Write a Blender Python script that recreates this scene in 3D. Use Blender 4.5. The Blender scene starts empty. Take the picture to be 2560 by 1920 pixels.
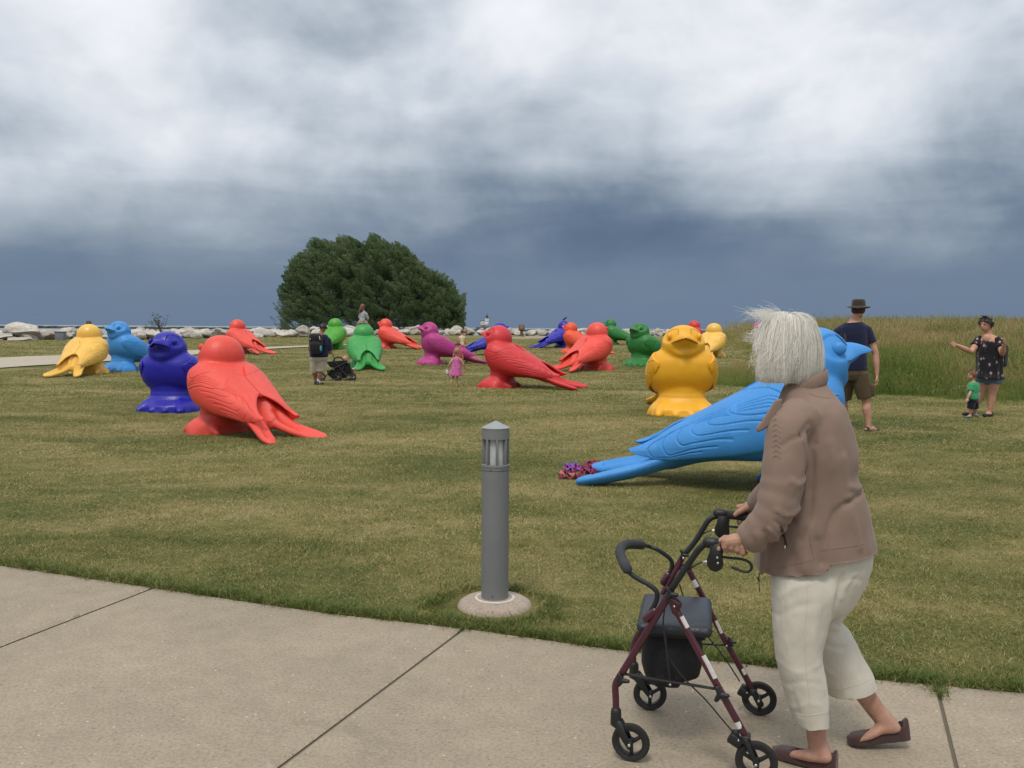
import bpy, bmesh, math, random
import numpy as np
from mathutils import Vector, Matrix, Euler, noise as mn

scene = bpy.context.scene
COL = scene.collection
random.seed(7)
RNG = np.random.default_rng(11)
rad = math.radians

# ------------------------------------------------------------------ camera, sky, sun, exposure
EYE = 1.55
PITCH, ROLL, FPX = 3.63, -0.38, 2213.0
camd = bpy.data.cameras.new("camera")
cam = bpy.data.objects.new("camera", camd)
COL.objects.link(cam)
cam.location = (0, 0, EYE)
cam.rotation_euler = (rad(90 - PITCH), rad(ROLL), 0)
camd.sensor_fit = 'HORIZONTAL'
camd.angle = 2 * math.atan(1280 / FPX)
camd.clip_start = 0.05
camd.clip_end = 30000
scene.camera = cam

world = bpy.data.worlds.new("World")
scene.world = world
world.use_nodes = True

class NT:
    """small helper for building node graphs"""
    def __init__(s, tree):
        s.t = tree
        tree.nodes.clear()
    def n(s, kind, ins=None, **kw):
        nd = s.t.nodes.new(kind)
        for k, v in kw.items():
            setattr(nd, k, v)
        for k, v in (ins or {}).items():
            sock = nd.inputs[k]
            if hasattr(v, 'is_output') or isinstance(v, bpy.types.NodeSocket):
                s.t.links.new(v, sock)
            else:
                sock.default_value = v
        return nd
    def math(s, op, a, b=None, c=None, clamp=False):
        nd = s.t.nodes.new('ShaderNodeMath'); nd.operation = op; nd.use_clamp = clamp
        for i, v in enumerate((a, b, c)):
            if v is None: continue
            if isinstance(v, bpy.types.NodeSocket): s.t.links.new(v, nd.inputs[i])
            else: nd.inputs[i].default_value = v
        return nd.outputs[0]
    def vmath(s, op, a, b=None):
        nd = s.t.nodes.new('ShaderNodeVectorMath'); nd.operation = op
        for i, v in enumerate((a, b)):
            if v is None: continue
            if isinstance(v, bpy.types.NodeSocket): s.t.links.new(v, nd.inputs[i])
            else: nd.inputs[i].default_value = v
        return nd
    def noise(s, vec, scale, detail=4, rough=.55, dist=0, w=None):
        nd = s.n('ShaderNodeTexNoise', {'Scale': scale, 'Detail': detail, 'Roughness': rough, 'Distortion': dist})
        if vec is not None: s.t.links.new(vec, nd.inputs['Vector'])
        return nd.outputs['Fac']
    def ramp(s, fac, stops, interp='LINEAR'):
        nd = s.t.nodes.new('ShaderNodeValToRGB'); cr = nd.color_ramp; cr.interpolation = interp
        while len(cr.elements) < len(stops): cr.elements.new(.5)
        for e, (p, c) in zip(cr.elements, stops):
            e.position = p; e.color = (*c, 1) if len(c) == 3 else c
        s.t.links.new(fac, nd.inputs[0])
        return nd.outputs[0]
    def mix(s, fac, a, b, mode='MIX'):
        nd = s.t.nodes.new('ShaderNodeMix'); nd.data_type = 'RGBA'; nd.blend_type = mode
        for k, v in ((0, fac), (6, a), (7, b)):
            if isinstance(v, bpy.types.NodeSocket): s.t.links.new(v, nd.inputs[k])
            else: nd.inputs[k].default_value = v if k == 0 else (*v, 1)
        return nd.outputs[2]

def sr(r, g, b):
    """0-255 display colour to linear"""
    return tuple(((c / 255) / 12.92 if c / 255 < .04045 else ((c / 255 + .055) / 1.055) ** 2.4) for c in (r, g, b))

SUN_EL, SUN_AZ = 62, 200          # high behind clouds, from behind the camera
W = NT(world.node_tree)
tc = W.n('ShaderNodeTexCoord').outputs['Generated']
sep = W.n('ShaderNodeSeparateXYZ', {0: tc})
X, Y, Z = sep.outputs
up = W.math('MAXIMUM', Z, 0.0)
# the cloud deck is a layer overhead: project the direction on it, so that it flattens towards the horizon
inv = W.math('DIVIDE', 1.0, W.math('ADD', up, 0.33))
uv = W.n('ShaderNodeCombineXYZ', {0: W.math('MULTIPLY', X, inv), 1: W.math('MULTIPLY', Y, inv), 2: 0.0}).outputs[0]
dv = W.vmath('MULTIPLY', tc, (1, 1, 1.45)).outputs[0]
big = W.noise(W.vmath('ADD', uv, (3.7, 1.3, 0.4)).outputs[0], 0.95, 4, .5, .35)
mid = W.noise(W.vmath('ADD', dv, (1.9, 8.1, 2.0)).outputs[0], 4.4, 7, .50, .30)
fine = W.noise(W.vmath('ADD', dv, (5.2, 2.2, 7.0)).outputs[0], 12.0, 6, .50, .25)
def blob(az, el, sa, se):
    """soft direction mask: a brighter or darker stretch of the cloud deck"""
    a, e = rad(az), rad(el)
    saz = W.math('ARCTAN2', X, Y)
    sel = W.math('ARCSINE', Z)
    da = W.math('DIVIDE', W.math('SUBTRACT', saz, a), rad(sa))
    de = W.math('DIVIDE', W.math('SUBTRACT', sel, e), rad(se))
    q = W.math('ADD', W.math('MULTIPLY', da, da), W.math('MULTIPLY', de, de))
    return W.math('POWER', 2.718, W.math('MULTIPLY', q, -1.0))
el = W.math('DIVIDE', W.math('ARCSINE', Z), rad(90))
v = W.ramp(el, [(0, (.24,)*3), (.035, (.24,)*3), (.065, (.32,)*3), (.10, (.45,)*3), (.15, (.57,)*3), (.22, (.67,)*3), (.5, (.95,)*3), (1, (1.0,)*3)])
v = W.math('ADD', v, 0.0)
amp = W.ramp(el, [(0, (.05,)*3), (.03, (.09,)*3), (.06, (.40,)*3), (.12, (.66,)*3), (.2, (.70,)*3), (1, (.7,)*3)])
nz = W.math('ADD', W.math('MULTIPLY', W.math('SUBTRACT', big, .5), .95),
            W.math('ADD', W.math('MULTIPLY', W.math('SUBTRACT', mid, .5), 1.35), W.math('MULTIPLY', W.math('SUBTRACT', fine, .5), .5)))
v = W.math('ADD', v, W.math('MULTIPLY', nz, amp))
for args, k in (((-25, 16, 9, 7), .30), ((-14, 12, 8, 4), .08), ((-30, 9, 10, 4), .05), ((21, 14.5, 9, 5), .24), ((9, 20, 5, 4), .10), ((-1, 19, 5, 4), .16), ((3, 12.5, 7, 3), .05), ((-16, 21, 7, 5), -.10),
                ((7, 5.2, 10, 1.8), -.10), ((22, 7.5, 9, 2.2), -.08), ((-6, 7.5, 9, 2), -.08), ((6, 17.5, 5, 6), -.08), ((28, 11, 4, 2.5), -.07), ((13, 6.2, 5, 1.0), -.07), ((-2, 9.2, 4, 1.2), -.06), ((2.5, 10.6, 2.2, 1.1), .09), ((24, 9.2, 5, 1.1), -.06), ((-20, 10.5, 8, 2), .07)):
    v = W.math('ADD', v, W.math('MULTIPLY', blob(*args), k))
lay = W.noise(W.vmath('MULTIPLY', tc, (2.2, 2.2, 15)).outputs[0], 1.7, 6, .55, .5)
layamp = W.ramp(el, [(0, (.03,)*3), (.03, (.12,)*3), (.10, (.26,)*3), (.17, (.12,)*3), (.3, (0,)*3)])
v = W.math('ADD', v, W.math('MULTIPLY', W.math('SUBTRACT', lay, .5), layamp))
skycol = W.ramp(v, [(0.0, sr(78, 94, 118)), (.15, sr(92, 110, 134)), (.25, sr(111, 127, 147)), (.38, sr(146, 158, 171)), (.52, sr(177, 187, 198)),
                    (.66, sr(203, 210, 219)), (.80, sr(225, 228, 234)), (1.0, sr(243, 244, 248))])
low = W.ramp(el, [(0, (0, 0, 0)), (.02, (.2, .2, .2)), (.07, (1, 1, 1))])
skycol = W.mix(W.math('MULTIPLY', W.math('SUBTRACT', 1.0, low), .65), skycol, sr(99, 119, 145))
below = W.ramp(W.math('ADD', W.math('MULTIPLY', Z, 20), .5), [(0.0, sr(90, 105, 115)), (.5, (1, 1, 1))])
nish = W.n('ShaderNodeTexSky', sky_type='NISHITA', sun_disc=False, sun_elevation=rad(SUN_EL), sun_rotation=rad(SUN_AZ))
bg1 = W.n('ShaderNodeBackground', {0: nish.outputs[0], 1: 0.06})
bg2 = W.n('ShaderNodeBackground', {0: skycol, 1: 0.97})
mx = W.n('ShaderNodeMixShader', {0: 0.96, 1: bg1.outputs[0], 2: bg2.outputs[0]})
W.n('ShaderNodeOutputWorld', {0: mx.outputs[0]})

sund = bpy.data.lights.new("sun", 'SUN')
sun = bpy.data.objects.new("sun", sund)
COL.objects.link(sun)
sund.energy = 1.5
sund.angle = rad(13)
sund.color = (1.0, .92, .80)
# direction towards the sun: azimuth measured clockwise from +Y
_d = Vector((math.sin(rad(SUN_AZ)) * math.cos(rad(SUN_EL)), math.cos(rad(SUN_AZ)) * math.cos(rad(SUN_EL)), math.sin(rad(SUN_EL))))
sun.rotation_euler = _d.to_track_quat('Z', 'Y').to_euler()
sun.location = (0, -20, 40)

scene.view_settings.view_transform = 'Standard'
scene.view_settings.look = 'None'
scene.view_settings.exposure = 0.19
scene.view_settings.gamma = 1
scene.view_settings.use_curve_mapping = False

# ------------------------------------------------------------------ measuring helpers
CR = Euler((rad(90 - PITCH), rad(ROLL), 0)).to_matrix()
def ray(px, py):
    return CR @ Vector(((px - 1280) / FPX, (960 - py) / FPX, -1))
def PY(px, py, y):
    """the point of the sight line through photo pixel (px,py) at distance y"""
    d = ray(px, py)
    return Vector((d.x * y / d.y, y, EYE + d.z * y / d.y))
def smooth(t):
    t = np.clip(t, 0, 1); return t * t * (3 - 2 * t)
_TY = np.array([0, 8, 13, 20, 24, 28, 33, 40, 46, 54, 60, 200.])
_TZ = np.array([-.015, -.01, -.02, .0, .02, .06, .16, .30, .41, .56, .60, .62])
def ground(x, y):
    x = np.asarray(x, float); y = np.asarray(y, float)
    z = np.zeros(np.broadcast(x, y).shape)
    for k, wt in ((-3, .1), (-1.5, .2), (0, .4), (1.5, .2), (3, .1)):
        z = z + wt * np.interp(y + k * np.clip((y - 7) / 6, 0, 1), _TY, _TZ)
    z = z - .15 * np.exp(-((x + 5.5) / 4.0) ** 2 - ((y - 14) / 4.5) ** 2)
    z = z + .58 * smooth((x - .28 * y - .8) / 4.5) * smooth((y - 20) / 9) * (1 - .5 * smooth((y - 45) / 30))
    z = z + .13 * smooth((x - 3.3) / 2.2) * smooth((y - 6) / 5) * (1 - smooth((y - 19) / 8))
    # the lawn ends at the shore and falls to the lake
    s = shore_side(x, y)
    spit = np.exp(-(((x + 20) / 17) ** 4 + ((y - 122) / 12) ** 4))      # the willow stands on a spur of land
    z = z - 3.2 * smooth((s - 1.0) / 6.0) * (1 - spit)
    return z
SHORE = np.array([(-400, -300), (-60, 26), (-30.4, 57), (-20.4, 78), (-15.5, 106), (5.5, 108), (20, 118), (60, 150), (400, 420)], float)
def shore_side(x, y):
    """metres beyond the shoreline (negative inland)"""
    x = np.asarray(x, float); y = np.asarray(y, float)
    best = np.full(np.broadcast(x, y).shape, 1e9); sg = np.zeros(best.shape)
    for a, b in zip(SHORE[:-1], SHORE[1:]):
        d = b - a; L2 = (d ** 2).sum()
        t = np.clip(((x - a[0]) * d[0] + (y - a[1]) * d[1]) / L2, 0, 1)
        qx, qy = a[0] + t * d[0], a[1] + t * d[1]
        ds = np.hypot(x - qx, y - qy)
        cr = d[0] * (y - a[1]) - d[1] * (x - a[0])
        m = ds < best
        best = np.where(m, ds, best); sg = np.where(m, np.sign(cr), sg)
    return best * sg
def gz(x, y): return float(ground(x, y))
def GP(px, py):
    """where the sight line through a photo pixel meets the ground"""
    d = ray(px, py); t = 1.0
    lo, hi = .5, 400.
    f = lambda t: EYE + d.z * t - gz(d.x * t, d.y * t)
    t = lo
    while t < hi and f(t) > 0: t *= 1.02
    a, b = t / 1.02, t
    for _ in range(30):
        m = (a + b) / 2
        if f(m) > 0: a = m
        else: b = m
    return Vector((d.x * b, d.y * b, gz(d.x * b, d.y * b)))

# ------------------------------------------------------------------ object helpers
def link(o, parent=None):
    COL.objects.link(o)
    if parent is not None: o.parent = parent
    return o
def thing(name, label, cat, loc=(0, 0, 0), rz=0, group=None):
    o = bpy.data.objects.new(name, None); COL.objects.link(o)
    o.empty_display_size = .2
    o.location = loc; o.rotation_euler = (0, 0, rz)
    o['label'] = label; o['category'] = cat
    if group: o['group'] = group
    return o
def tag(o, label, cat, group=None):
    o['label'] = label; o['category'] = cat
    if group: o['group'] = group
    return o
def setmat(me, m):
    me.materials.clear()
    for q in (m if isinstance(m, (list, tuple)) else [m]): me.materials.append(q)
def obj(name, me, m=None, parent=None, loc=None, kind=None):
    if m is not None: setmat(me, m)
    o = bpy.data.objects.new(name, me)
    if loc is not None: o.location = loc
    if kind: o['kind'] = kind
    return link(o, parent)
def mesh_np(name, V, F, smooth_=True):
    """V (n,3); F list of faces or (m,k) array"""
    V = np.asarray(V, np.float32)
    me = bpy.data.meshes.new(name)
    me.vertices.add(len(V)); me.vertices.foreach_set('co', V.ravel())
    if isinstance(F, np.ndarray):
        m, k = F.shape
        loops = F.astype(np.int32).ravel(); starts = np.arange(m, dtype=np.int32) * k
    else:
        ks = np.array([len(f) for f in F], np.int32)
        loops = np.fromiter((i for f in F for i in f), np.int32); starts = np.concatenate(([0], np.cumsum(ks)[:-1])).astype(np.int32)
        m = len(F)
    me.loops.add(len(loops)); me.loops.foreach_set('vertex_index', loops)
    me.polygons.add(m); me.polygons.foreach_set('loop_start', starts)
    me.update(calc_edges=True); me.validate()
    if smooth_:
        me.shade_smooth()
        if m < 60000: me.set_sharp_from_angle(angle=rad(48))
    return me

class Acc:
    """collects closed shapes into one mesh"""
    def __init__(s): s.V = []; s.F = []; s.n = 0
    def add(s, V, F):
        V = np.asarray(V, float)
        s.V.append(V); s.F += [tuple(i + s.n for i in f) for f in F]; s.n += len(V); return s
    def rings(s, R, cap=True, closed=False):
        """R list of rings with the same number of points"""
        k = len(R[0]); n = len(R); V = np.concatenate([np.asarray(r, float) for r in R]); F = []
        for i in range(n - 1 + (1 if closed else 0)):
            a, b = i * k, ((i + 1) % n) * k
            for j in range(k):
                j2 = (j + 1) % k
                F.append((a + j, a + j2, b + j2, b + j))
        if cap and not closed:
            F.append(tuple(reversed(range(k)))); F.append(tuple((n - 1) * k + j for j in range(k)))
        return s.add(V, F)
    def ell(s, c, r, rot=None, nu=20, nv=12):
        """ellipsoid"""
        R = []
        M = Euler(rot).to_matrix() if rot else Matrix.Identity(3)
        for i in range(nv + 1):
            t = math.pi * (i + .001) / (nv + .002); st, ct = math.sin(t), math.cos(t)
            R.append([tuple(Vector(c) + M @ Vector((r[0] * st * math.cos(2 * math.pi * j / nu), r[1] * st * math.sin(2 * math.pi * j / nu), -r[2] * ct))) for j in range(nu)])
        return s.rings(R)
    def tube(s, P, r, n=14, flat=1.0, side=None, capr=True, closed=False, tw=None):
        """tube through points P with radii r; flat squashes it across 'side'"""
        P = [Vector(p) for p in P]; m = len(P)
        if not hasattr(r, '__len__'): r = [r] * m
        fl = flat if hasattr(flat, '__len__') else [flat] * m
        R = []; ref = Vector(side) if side else None
        prev = None
        for i in range(m):
            if closed: t = P[(i + 1) % m] - P[i - 1]
            else: t = P[min(i + 1, m - 1)] - P[max(i - 1, 0)]
            if t.length < 1e-9: t = Vector((0, 0, 1))
            t.normalize()
            if ref is not None: u = ref - t * ref.dot(t)
            elif prev is None:
                q = Vector((0, 0, 1)) if abs(t.z) < .9 else Vector((1, 0, 0)); u = q - t * q.dot(t)
            else: u = prev - t * prev.dot(t)
            if u.length < 1e-6: u = t.orthogonal()
            u.normalize(); prev = u; w = t.cross(u)
            R.append([tuple(P[i] + u * (r[i] * fl[i] * math.cos(2 * math.pi * j / n)) + w * (r[i] * math.sin(2 * math.pi * j / n))) for j in range(n)])
        if capr and not closed:
            def dome(ring, c, t, rr):
                out = []
                for a in (.45, .8, .97):
                    k = math.sqrt(1 - a * a); out.append([tuple(Vector(c) + (Vector(p) - Vector(c)) * k + t * (rr * a)) for p in ring])
                return out
            t0 = (P[0] - P[1]).normalized(); t1 = (P[-1] - P[-2]).normalized()
            R = list(reversed(dome(R[0], P[0], t0, r[0] * min(1, fl[0])))) + R + dome(R[-1], P[-1], t1, r[-1] * min(1, fl[-1]))
        return s.rings(R, closed=closed)
    def box(s, c, h, rot=None, bev=0.0):
        M = Euler(rot).to_matrix() if rot else Matrix.Identity(3)
        if bev <= 0:
            V = [tuple(Vector(c) + M @ Vector((h[0] * a, h[1] * b, h[2] * d))) for a in (-1, 1) for b in (-1, 1) for d in (-1, 1)]
            F = [(0, 1, 3, 2), (4, 6, 7, 5), (0, 4, 5, 1), (2, 3, 7, 6), (0, 2, 6, 4), (1, 5, 7, 3)]
            return s.add(V, F)
        bm = bmesh.new(); bmesh.ops.create_cube(bm, size=2)
        for v in bm.verts: v.co = Vector((v.co.x * h[0], v.co.y * h[1], v.co.z * h[2]))
        bmesh.ops.bevel(bm, geom=bm.edges[:] + bm.verts[:], offset=bev, segments=2, affect='EDGES', profile=.5)
        bm.verts.index_update()
        V = [tuple(Vector(c) + M @ v.co) for v in bm.verts]; F = [tuple(v.index for v in f.verts) for f in bm.faces]
        bm.free(); return s.add(V, F)
    def mesh(s, name, sm=True):
        return mesh_np(name, np.concatenate(s.V), s.F, sm)

def spline(P, n=8, closed=False):
    """Catmull-Rom through points (any dimension)"""
    P = np.asarray(P, float); m = len(P); out = []
    for i in range(m if closed else m - 1):
        if closed: a, b, c, d = P[i - 1], P[i], P[(i + 1) % m], P[(i + 2) % m]
        else: a, b, c, d = P[max(i - 1, 0)], P[i], P[i + 1], P[min(i + 2, m - 1)]
        for k in range(n):
            t = k / n
            out.append(.5 * ((2 * b) + (-a + c) * t + (2 * a - 5 * b + 4 * c - d) * t * t + (-a + 3 * b - 3 * c + d) * t ** 3))
    if not closed: out.append(P[-1])
    return np.array(out)

def remesh(acc, voxel, smooth_it=6, name='m', factor=.5):
    """fuse overlapping closed shapes into one continuous skin"""
    me = acc.mesh('tmp') if isinstance(acc, Acc) else acc
    o = bpy.data.objects.new('tmp', me); COL.objects.link(o)
    r = o.modifiers.new('r', 'REMESH'); r.mode = 'VOXEL'; r.voxel_size = voxel; r.adaptivity = 0
    if smooth_it:
        s = o.modifiers.new('s', 'SMOOTH'); s.factor = factor; s.iterations = smooth_it
    dg = bpy.context.evaluated_depsgraph_get(); dg.update()
    out = bpy.data.meshes.new_from_object(o.evaluated_get(dg))
    out.name = name
    bpy.data.objects.remove(o); bpy.data.meshes.remove(me)
    out.materials.clear(); out.shade_smooth()
    return out
def getco(me):
    a = np.empty(len(me.vertices) * 3, np.float32); me.vertices.foreach_get('co', a); return a.reshape(-1, 3).astype(float)
def getno(me):
    a = np.empty(len(me.vertices) * 3, np.float32); me.vertices.foreach_get('normal', a); return a.reshape(-1, 3).astype(float)
def setco(me, V):
    me.vertices.foreach_set('co', np.asarray(V, np.float32).ravel()); me.update()

# ------------------------------------------------------------------ materials
_M = {}
def plain(name, col, rough=.6, bump=0, bscale=60, var=.0, vscale=6, spec=.5, metal=0, sheen=0, coat=0, dirt=None):
    if name in _M: return _M[name]
    m = bpy.data.materials.new(name); m.use_nodes = True; N = NT(m.node_tree)
    co = N.n('ShaderNodeTexCoord').outputs['Object']
    c = col
    if var:
        f = N.noise(co, vscale, 5, .6)
        a = tuple(min(1, x * (1 + var)) for x in col); b = tuple(x * (1 - var) for x in col)
        c = N.ramp(f, [(.3, b), (.7, a)])
    if dirt:
        f = N.ramp(N.noise(co, 3.0, 6, .7), [(.52, (0, 0, 0)), (.75, (1, 1, 1))])
        c = N.mix(N.math('MULTIPLY', f, dirt[1]), c, dirt[0])
    b = N.n('ShaderNodeBsdfPrincipled', {'Roughness': rough, 'Metallic': metal, 'Specular IOR Level': spec})
    if isinstance(c, tuple): b.inputs['Base Color'].default_value = (*c, 1)
    else: N.t.links.new(c, b.inputs['Base Color'])
    if sheen: b.inputs['Sheen Weight'].default_value = sheen; b.inputs['Sheen Roughness'].default_value = .5
    if coat: b.inputs['Coat Weight'].default_value = coat
    if bump:
        h = N.noise(co, bscale, 4, .6)
        bp = N.n('ShaderNodeBump', {'Strength': bump, 'Distance': .01, 'Height': h})
        N.t.links.new(bp.outputs[0], b.inputs['Normal'])
    N.n('ShaderNodeOutputMaterial', {0: b.outputs[0]})
    _M[name] = m
    return m
# ------------------------------------------------------------------ lawn, meadow and path outlines
def lawn_colour(N, pos):
    """dry and green patches of the lawn, by place"""
    p = N.vmath('MULTIPLY', pos, (1, 1, 0)).outputs[0]
    a = N.noise(N.vmath('MULTIPLY', p, (.5, 1, 1)).outputs[0], .55, 4, .6, .4)
    b = N.noise(p, 2.6, 5, .65)
    c = N.noise(p, 14, 3, .6)
    f = N.math('ADD', N.math('MULTIPLY', a, .80), N.math('ADD', N.math('MULTIPLY', b, .42), N.math('ADD', N.math('MULTIPLY', c, .14), -.17)))
    # greener strip beside the pavement
    s = N.n('ShaderNodeSeparateXYZ', {0: pos})
    edge = N.math('SUBTRACT', s.outputs[1], N.math('ADD', 4.35, N.math('MULTIPLY', s.outputs[0], -.52)))
    near = N.math('SUBTRACT', 1.0, N.math('MULTIPLY', edge, .55), clamp=True)
    f = N.math('SUBTRACT', f, N.math('MULTIPLY', near, .09))
    return f
PATH_EDGE_PX = [(-700, 1318), (-300, 1366), (0, 1412), (385, 1468), (800, 1528), (1160, 1570), (1560, 1625), (1950, 1668), (2200, 1698), (2340, 1710), (2560, 1730), (3000, 1770)]
def flat(px, py, z=0.0):
    d = ray(px, py); t = (z - EYE) / d.z
    return np.array([d.x * t, d.y * t])
PATH_EDGE = spline([flat(*p) for p in PATH_EDGE_PX], 10)
FARPATH = None
def lawn_mat():
    m = bpy.data.materials.new("lawn"); m.use_nodes = True; N = NT(m.node_tree)
    pos = N.n('ShaderNodeNewGeometry').outputs['Position']
    f = lawn_colour(N, pos)
    col = N.ramp(f, [(.35, (.095, .115, .030)), (.46, (.165, .165, .050)), (.56, (.255, .222, .085)), (.66, (.35, .285, .135))])
    fl = N.noise(N.vmath('MULTIPLY', pos, (1, 1, 0)).outputs[0], 95, 2, .6)
    col = N.mix(.8, col, N.ramp(fl, [(.3, (.45, .45, .45)), (.7, (1.25, 1.25, 1.25))]), 'MULTIPLY')
    b = N.n('ShaderNodeBsdfPrincipled', {'Base Color': col, 'Roughness': .9, 'Specular IOR Level': .15})
    bp = N.n('ShaderNodeBump', {'Strength': .7, 'Distance': .03, 'Height': fl})
    N.t.links.new(bp.outputs[0], b.inputs['Normal'])
    N.n('ShaderNodeOutputMaterial', {0: b.outputs[0]})
    return m
def blade_mat(name, stops, trans=.25, vary=.55):
    m = bpy.data.materials.new(name); m.use_nodes = True; N = NT(m.node_tree)
    pos = N.n('ShaderNodeNewGeometry').outputs['Position']
    rnd = N.n('ShaderNodeAttribute', attribute_name='tone').outputs['Fac']
    f = lawn_colour(N, pos)
    f = N.math('ADD', f, N.math('MULTIPLY', N.math('SUBTRACT', rnd, .5), vary))
    col = N.ramp(f, stops)
    d = N.n('ShaderNodeBsdfPrincipled', {'Base Color': col, 'Roughness': .55, 'Specular IOR Level': .25})
    t = N.n('ShaderNodeBsdfTranslucent', {'Color': col})
    x = N.n('ShaderNodeMixShader', {0: trans, 1: d.outputs[0], 2: t.outputs[0]})
    N.n('ShaderNodeOutputMaterial', {0: x.outputs[0]})
    return m
M_LAWN = lawn_mat()
M_BLADE = blade_mat("lawn_blades", [(.22, (.095, .145, .030)), (.41, (.18, .205, .054)), (.56, (.295, .27, .095)), (.74, (.45, .38, .17)), (.95, (.58, .49, .27))])

# lawn sheet: fine near the camera, coarse far away
def sheet(xs, ys, fn, name):
    gx, gy = np.meshgrid(xs, ys)
    gzv = fn(gx, gy)
    V = np.stack([gx.ravel(), gy.ravel(), gzv.ravel()], 1)
    nx, ny = len(xs), len(ys)
    i = np.arange(nx * ny).reshape(ny, nx)
    F = np.stack([i[:-1, :-1].ravel(), i[:-1, 1:].ravel(), i[1:, 1:].ravel(), i[1:, :-1].ravel()], 1)
    return mesh_np(name, V, F)
def _lawn_z(x, y):
    n = np.sin(x * 1.7 + 2 * np.sin(y * .6)) * np.sin(y * 1.3 + 1.1) * .008 + np.sin(x * 4.1 + y * 2.2) * np.sin(y * 3.7) * .003
    # sink under the pavement
    ye = np.interp(x, PATH_EDGE[:, 0], PATH_EDGE[:, 1])
    s = np.clip((ye - y) / .15, 0, 1)
    return ground(x, y) + n * np.clip((y - 4) / 4, 0, 1) - .05 * s
xs = np.unique(np.concatenate([np.linspace(-420, -40, 30), np.linspace(-40, -12, 50), np.linspace(-12, 14, 180), np.linspace(14, 45, 60), np.linspace(45, 500, 30)]))
ys = np.unique(np.concatenate([np.linspace(-60, -3, 20), np.linspace(-3, 2, 12), np.linspace(2, 12, 120), np.linspace(12, 60, 140), np.linspace(60, 180, 80), np.linspace(180, 460, 20)]))
lawn = obj('lawn', sheet(xs, ys, _lawn_z, 'lawn'), M_LAWN, kind='structure')

# lake out to the horizon
def water_mat():
    m = bpy.data.materials.new("lake"); m.use_nodes = True; N = NT(m.node_tree)
    pos = N.n('ShaderNodeNewGeometry').outputs['Position']
    n1 = N.noise(N.vmath('MULTIPLY', pos, (.25, 1, 1)).outputs[0], .35, 6, .6)
    b = N.n('ShaderNodeBsdfPrincipled', {'Base Color': (.16, .21, .22, 1), 'Roughness': .35, 'Specular IOR Level': .5})
    bp = N.n('ShaderNodeBump', {'Strength': .6, 'Distance': .3, 'Height': n1})
    N.t.links.new(bp.outputs[0], b.inputs['Normal'])
    N.n('ShaderNodeOutputMaterial', {0: b.outputs[0]})
    return m
wx = np.concatenate([np.linspace(-14000, -600, 8), np.linspace(-500, 700, 8), np.linspace(800, 14000, 8)])
wy = np.concatenate([np.linspace(-200, 500, 6), np.linspace(600, 20000, 12)])
lake = obj('lake', sheet(wx, wy, lambda x, y: np.full(x.shape, -1.9), 'lake'), water_mat(), kind='structure')

# ------------------------------------------------------------------ foreground pavement of cast slabs
def concrete(name, base, big=.12):
    m = bpy.data.materials.new(name); m.use_nodes = True; N = NT(m.node_tree)
    pos = N.n('ShaderNodeNewGeometry').outputs['Position']
    a = N.noise(pos, .9, 5, .6, .3); b_ = N.noise(pos, 7, 6, .65); c_ = N.noise(pos, 70, 3, .7)
    d_ = N.noise(N.vmath('ADD', pos, (7, 3, 1)).outputs[0], 2.3, 7, .7, 1.2)
    col = N.ramp(a, [(.3, tuple(x * (1 - big) for x in base)), (.7, tuple(x * (1 + big) for x in base))])
    col = N.mix(.7, col, N.ramp(b_, [(.35, (.88, .88, .87)), (.65, (1.07, 1.07, 1.07))]), 'MULTIPLY')
    col = N.mix(.8, col, N.ramp(c_, [(.32, (.66, .65, .63)), (.5, (1, 1, 1)), (.72, (1.22, 1.2, 1.16))]), 'MULTIPLY')
    # exposed pebbles and pits, chalky stains
    vor = N.n('ShaderNodeTexVoronoi', {'Vector': pos, 'Scale': 42.0, 'Randomness': 1.0})
    rc = N.n('ShaderNodeSeparateColor', {0: vor.outputs['Color']})
    pit = N.math('MULTIPLY', N.math('LESS_THAN', vor.outputs['Distance'], .13), N.math('GREATER_THAN', rc.outputs[0], .9))
    peb = N.math('MULTIPLY', N.math('LESS_THAN', vor.outputs['Distance'], .20), N.math('GREATER_THAN', rc.outputs[1], .95))
    col = N.mix(pit, col, (.09, .085, .07)); col = N.mix(N.math('MULTIPLY', peb, .7), col, (.62, .58, .5))
    st = N.ramp(d_, [(.66, (0, 0, 0)), (.74, (1, 1, 1))])
    col = N.mix(N.math('MULTIPLY', st, .4), col, (.62, .57, .49))
    st2 = N.ramp(N.noise(N.vmath('ADD', pos, (1, 13, 4)).outputs[0], 1.6, 8, .75, .6), [(.58, (0, 0, 0)), (.72, (1, 1, 1))])
    col = N.mix(N.math('MULTIPLY', st2, .45), col, (.17, .14, .10))
    b = N.n('ShaderNodeBsdfPrincipled', {'Base Color': col, 'Roughness': .88, 'Specular IOR Level': .25})
    h = N.math('ADD', N.math('MULTIPLY', c_, .5), N.math('SUBTRACT', N.math('MULTIPLY', b_, .6), pit))
    bp = N.n('ShaderNodeBump', {'Strength': .45, 'Distance': .006, 'Height': h})
    N.t.links.new(bp.outputs[0], b.inputs['Normal'])
    N.n('ShaderNodeOutputMaterial', {0: b.outputs[0]})
    return m
M_CONC = concrete('concrete', (.325, .277, .208))
M_DIRT = plain('joint_dirt', (.13, .11, .08), .95, .5, 80)
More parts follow.
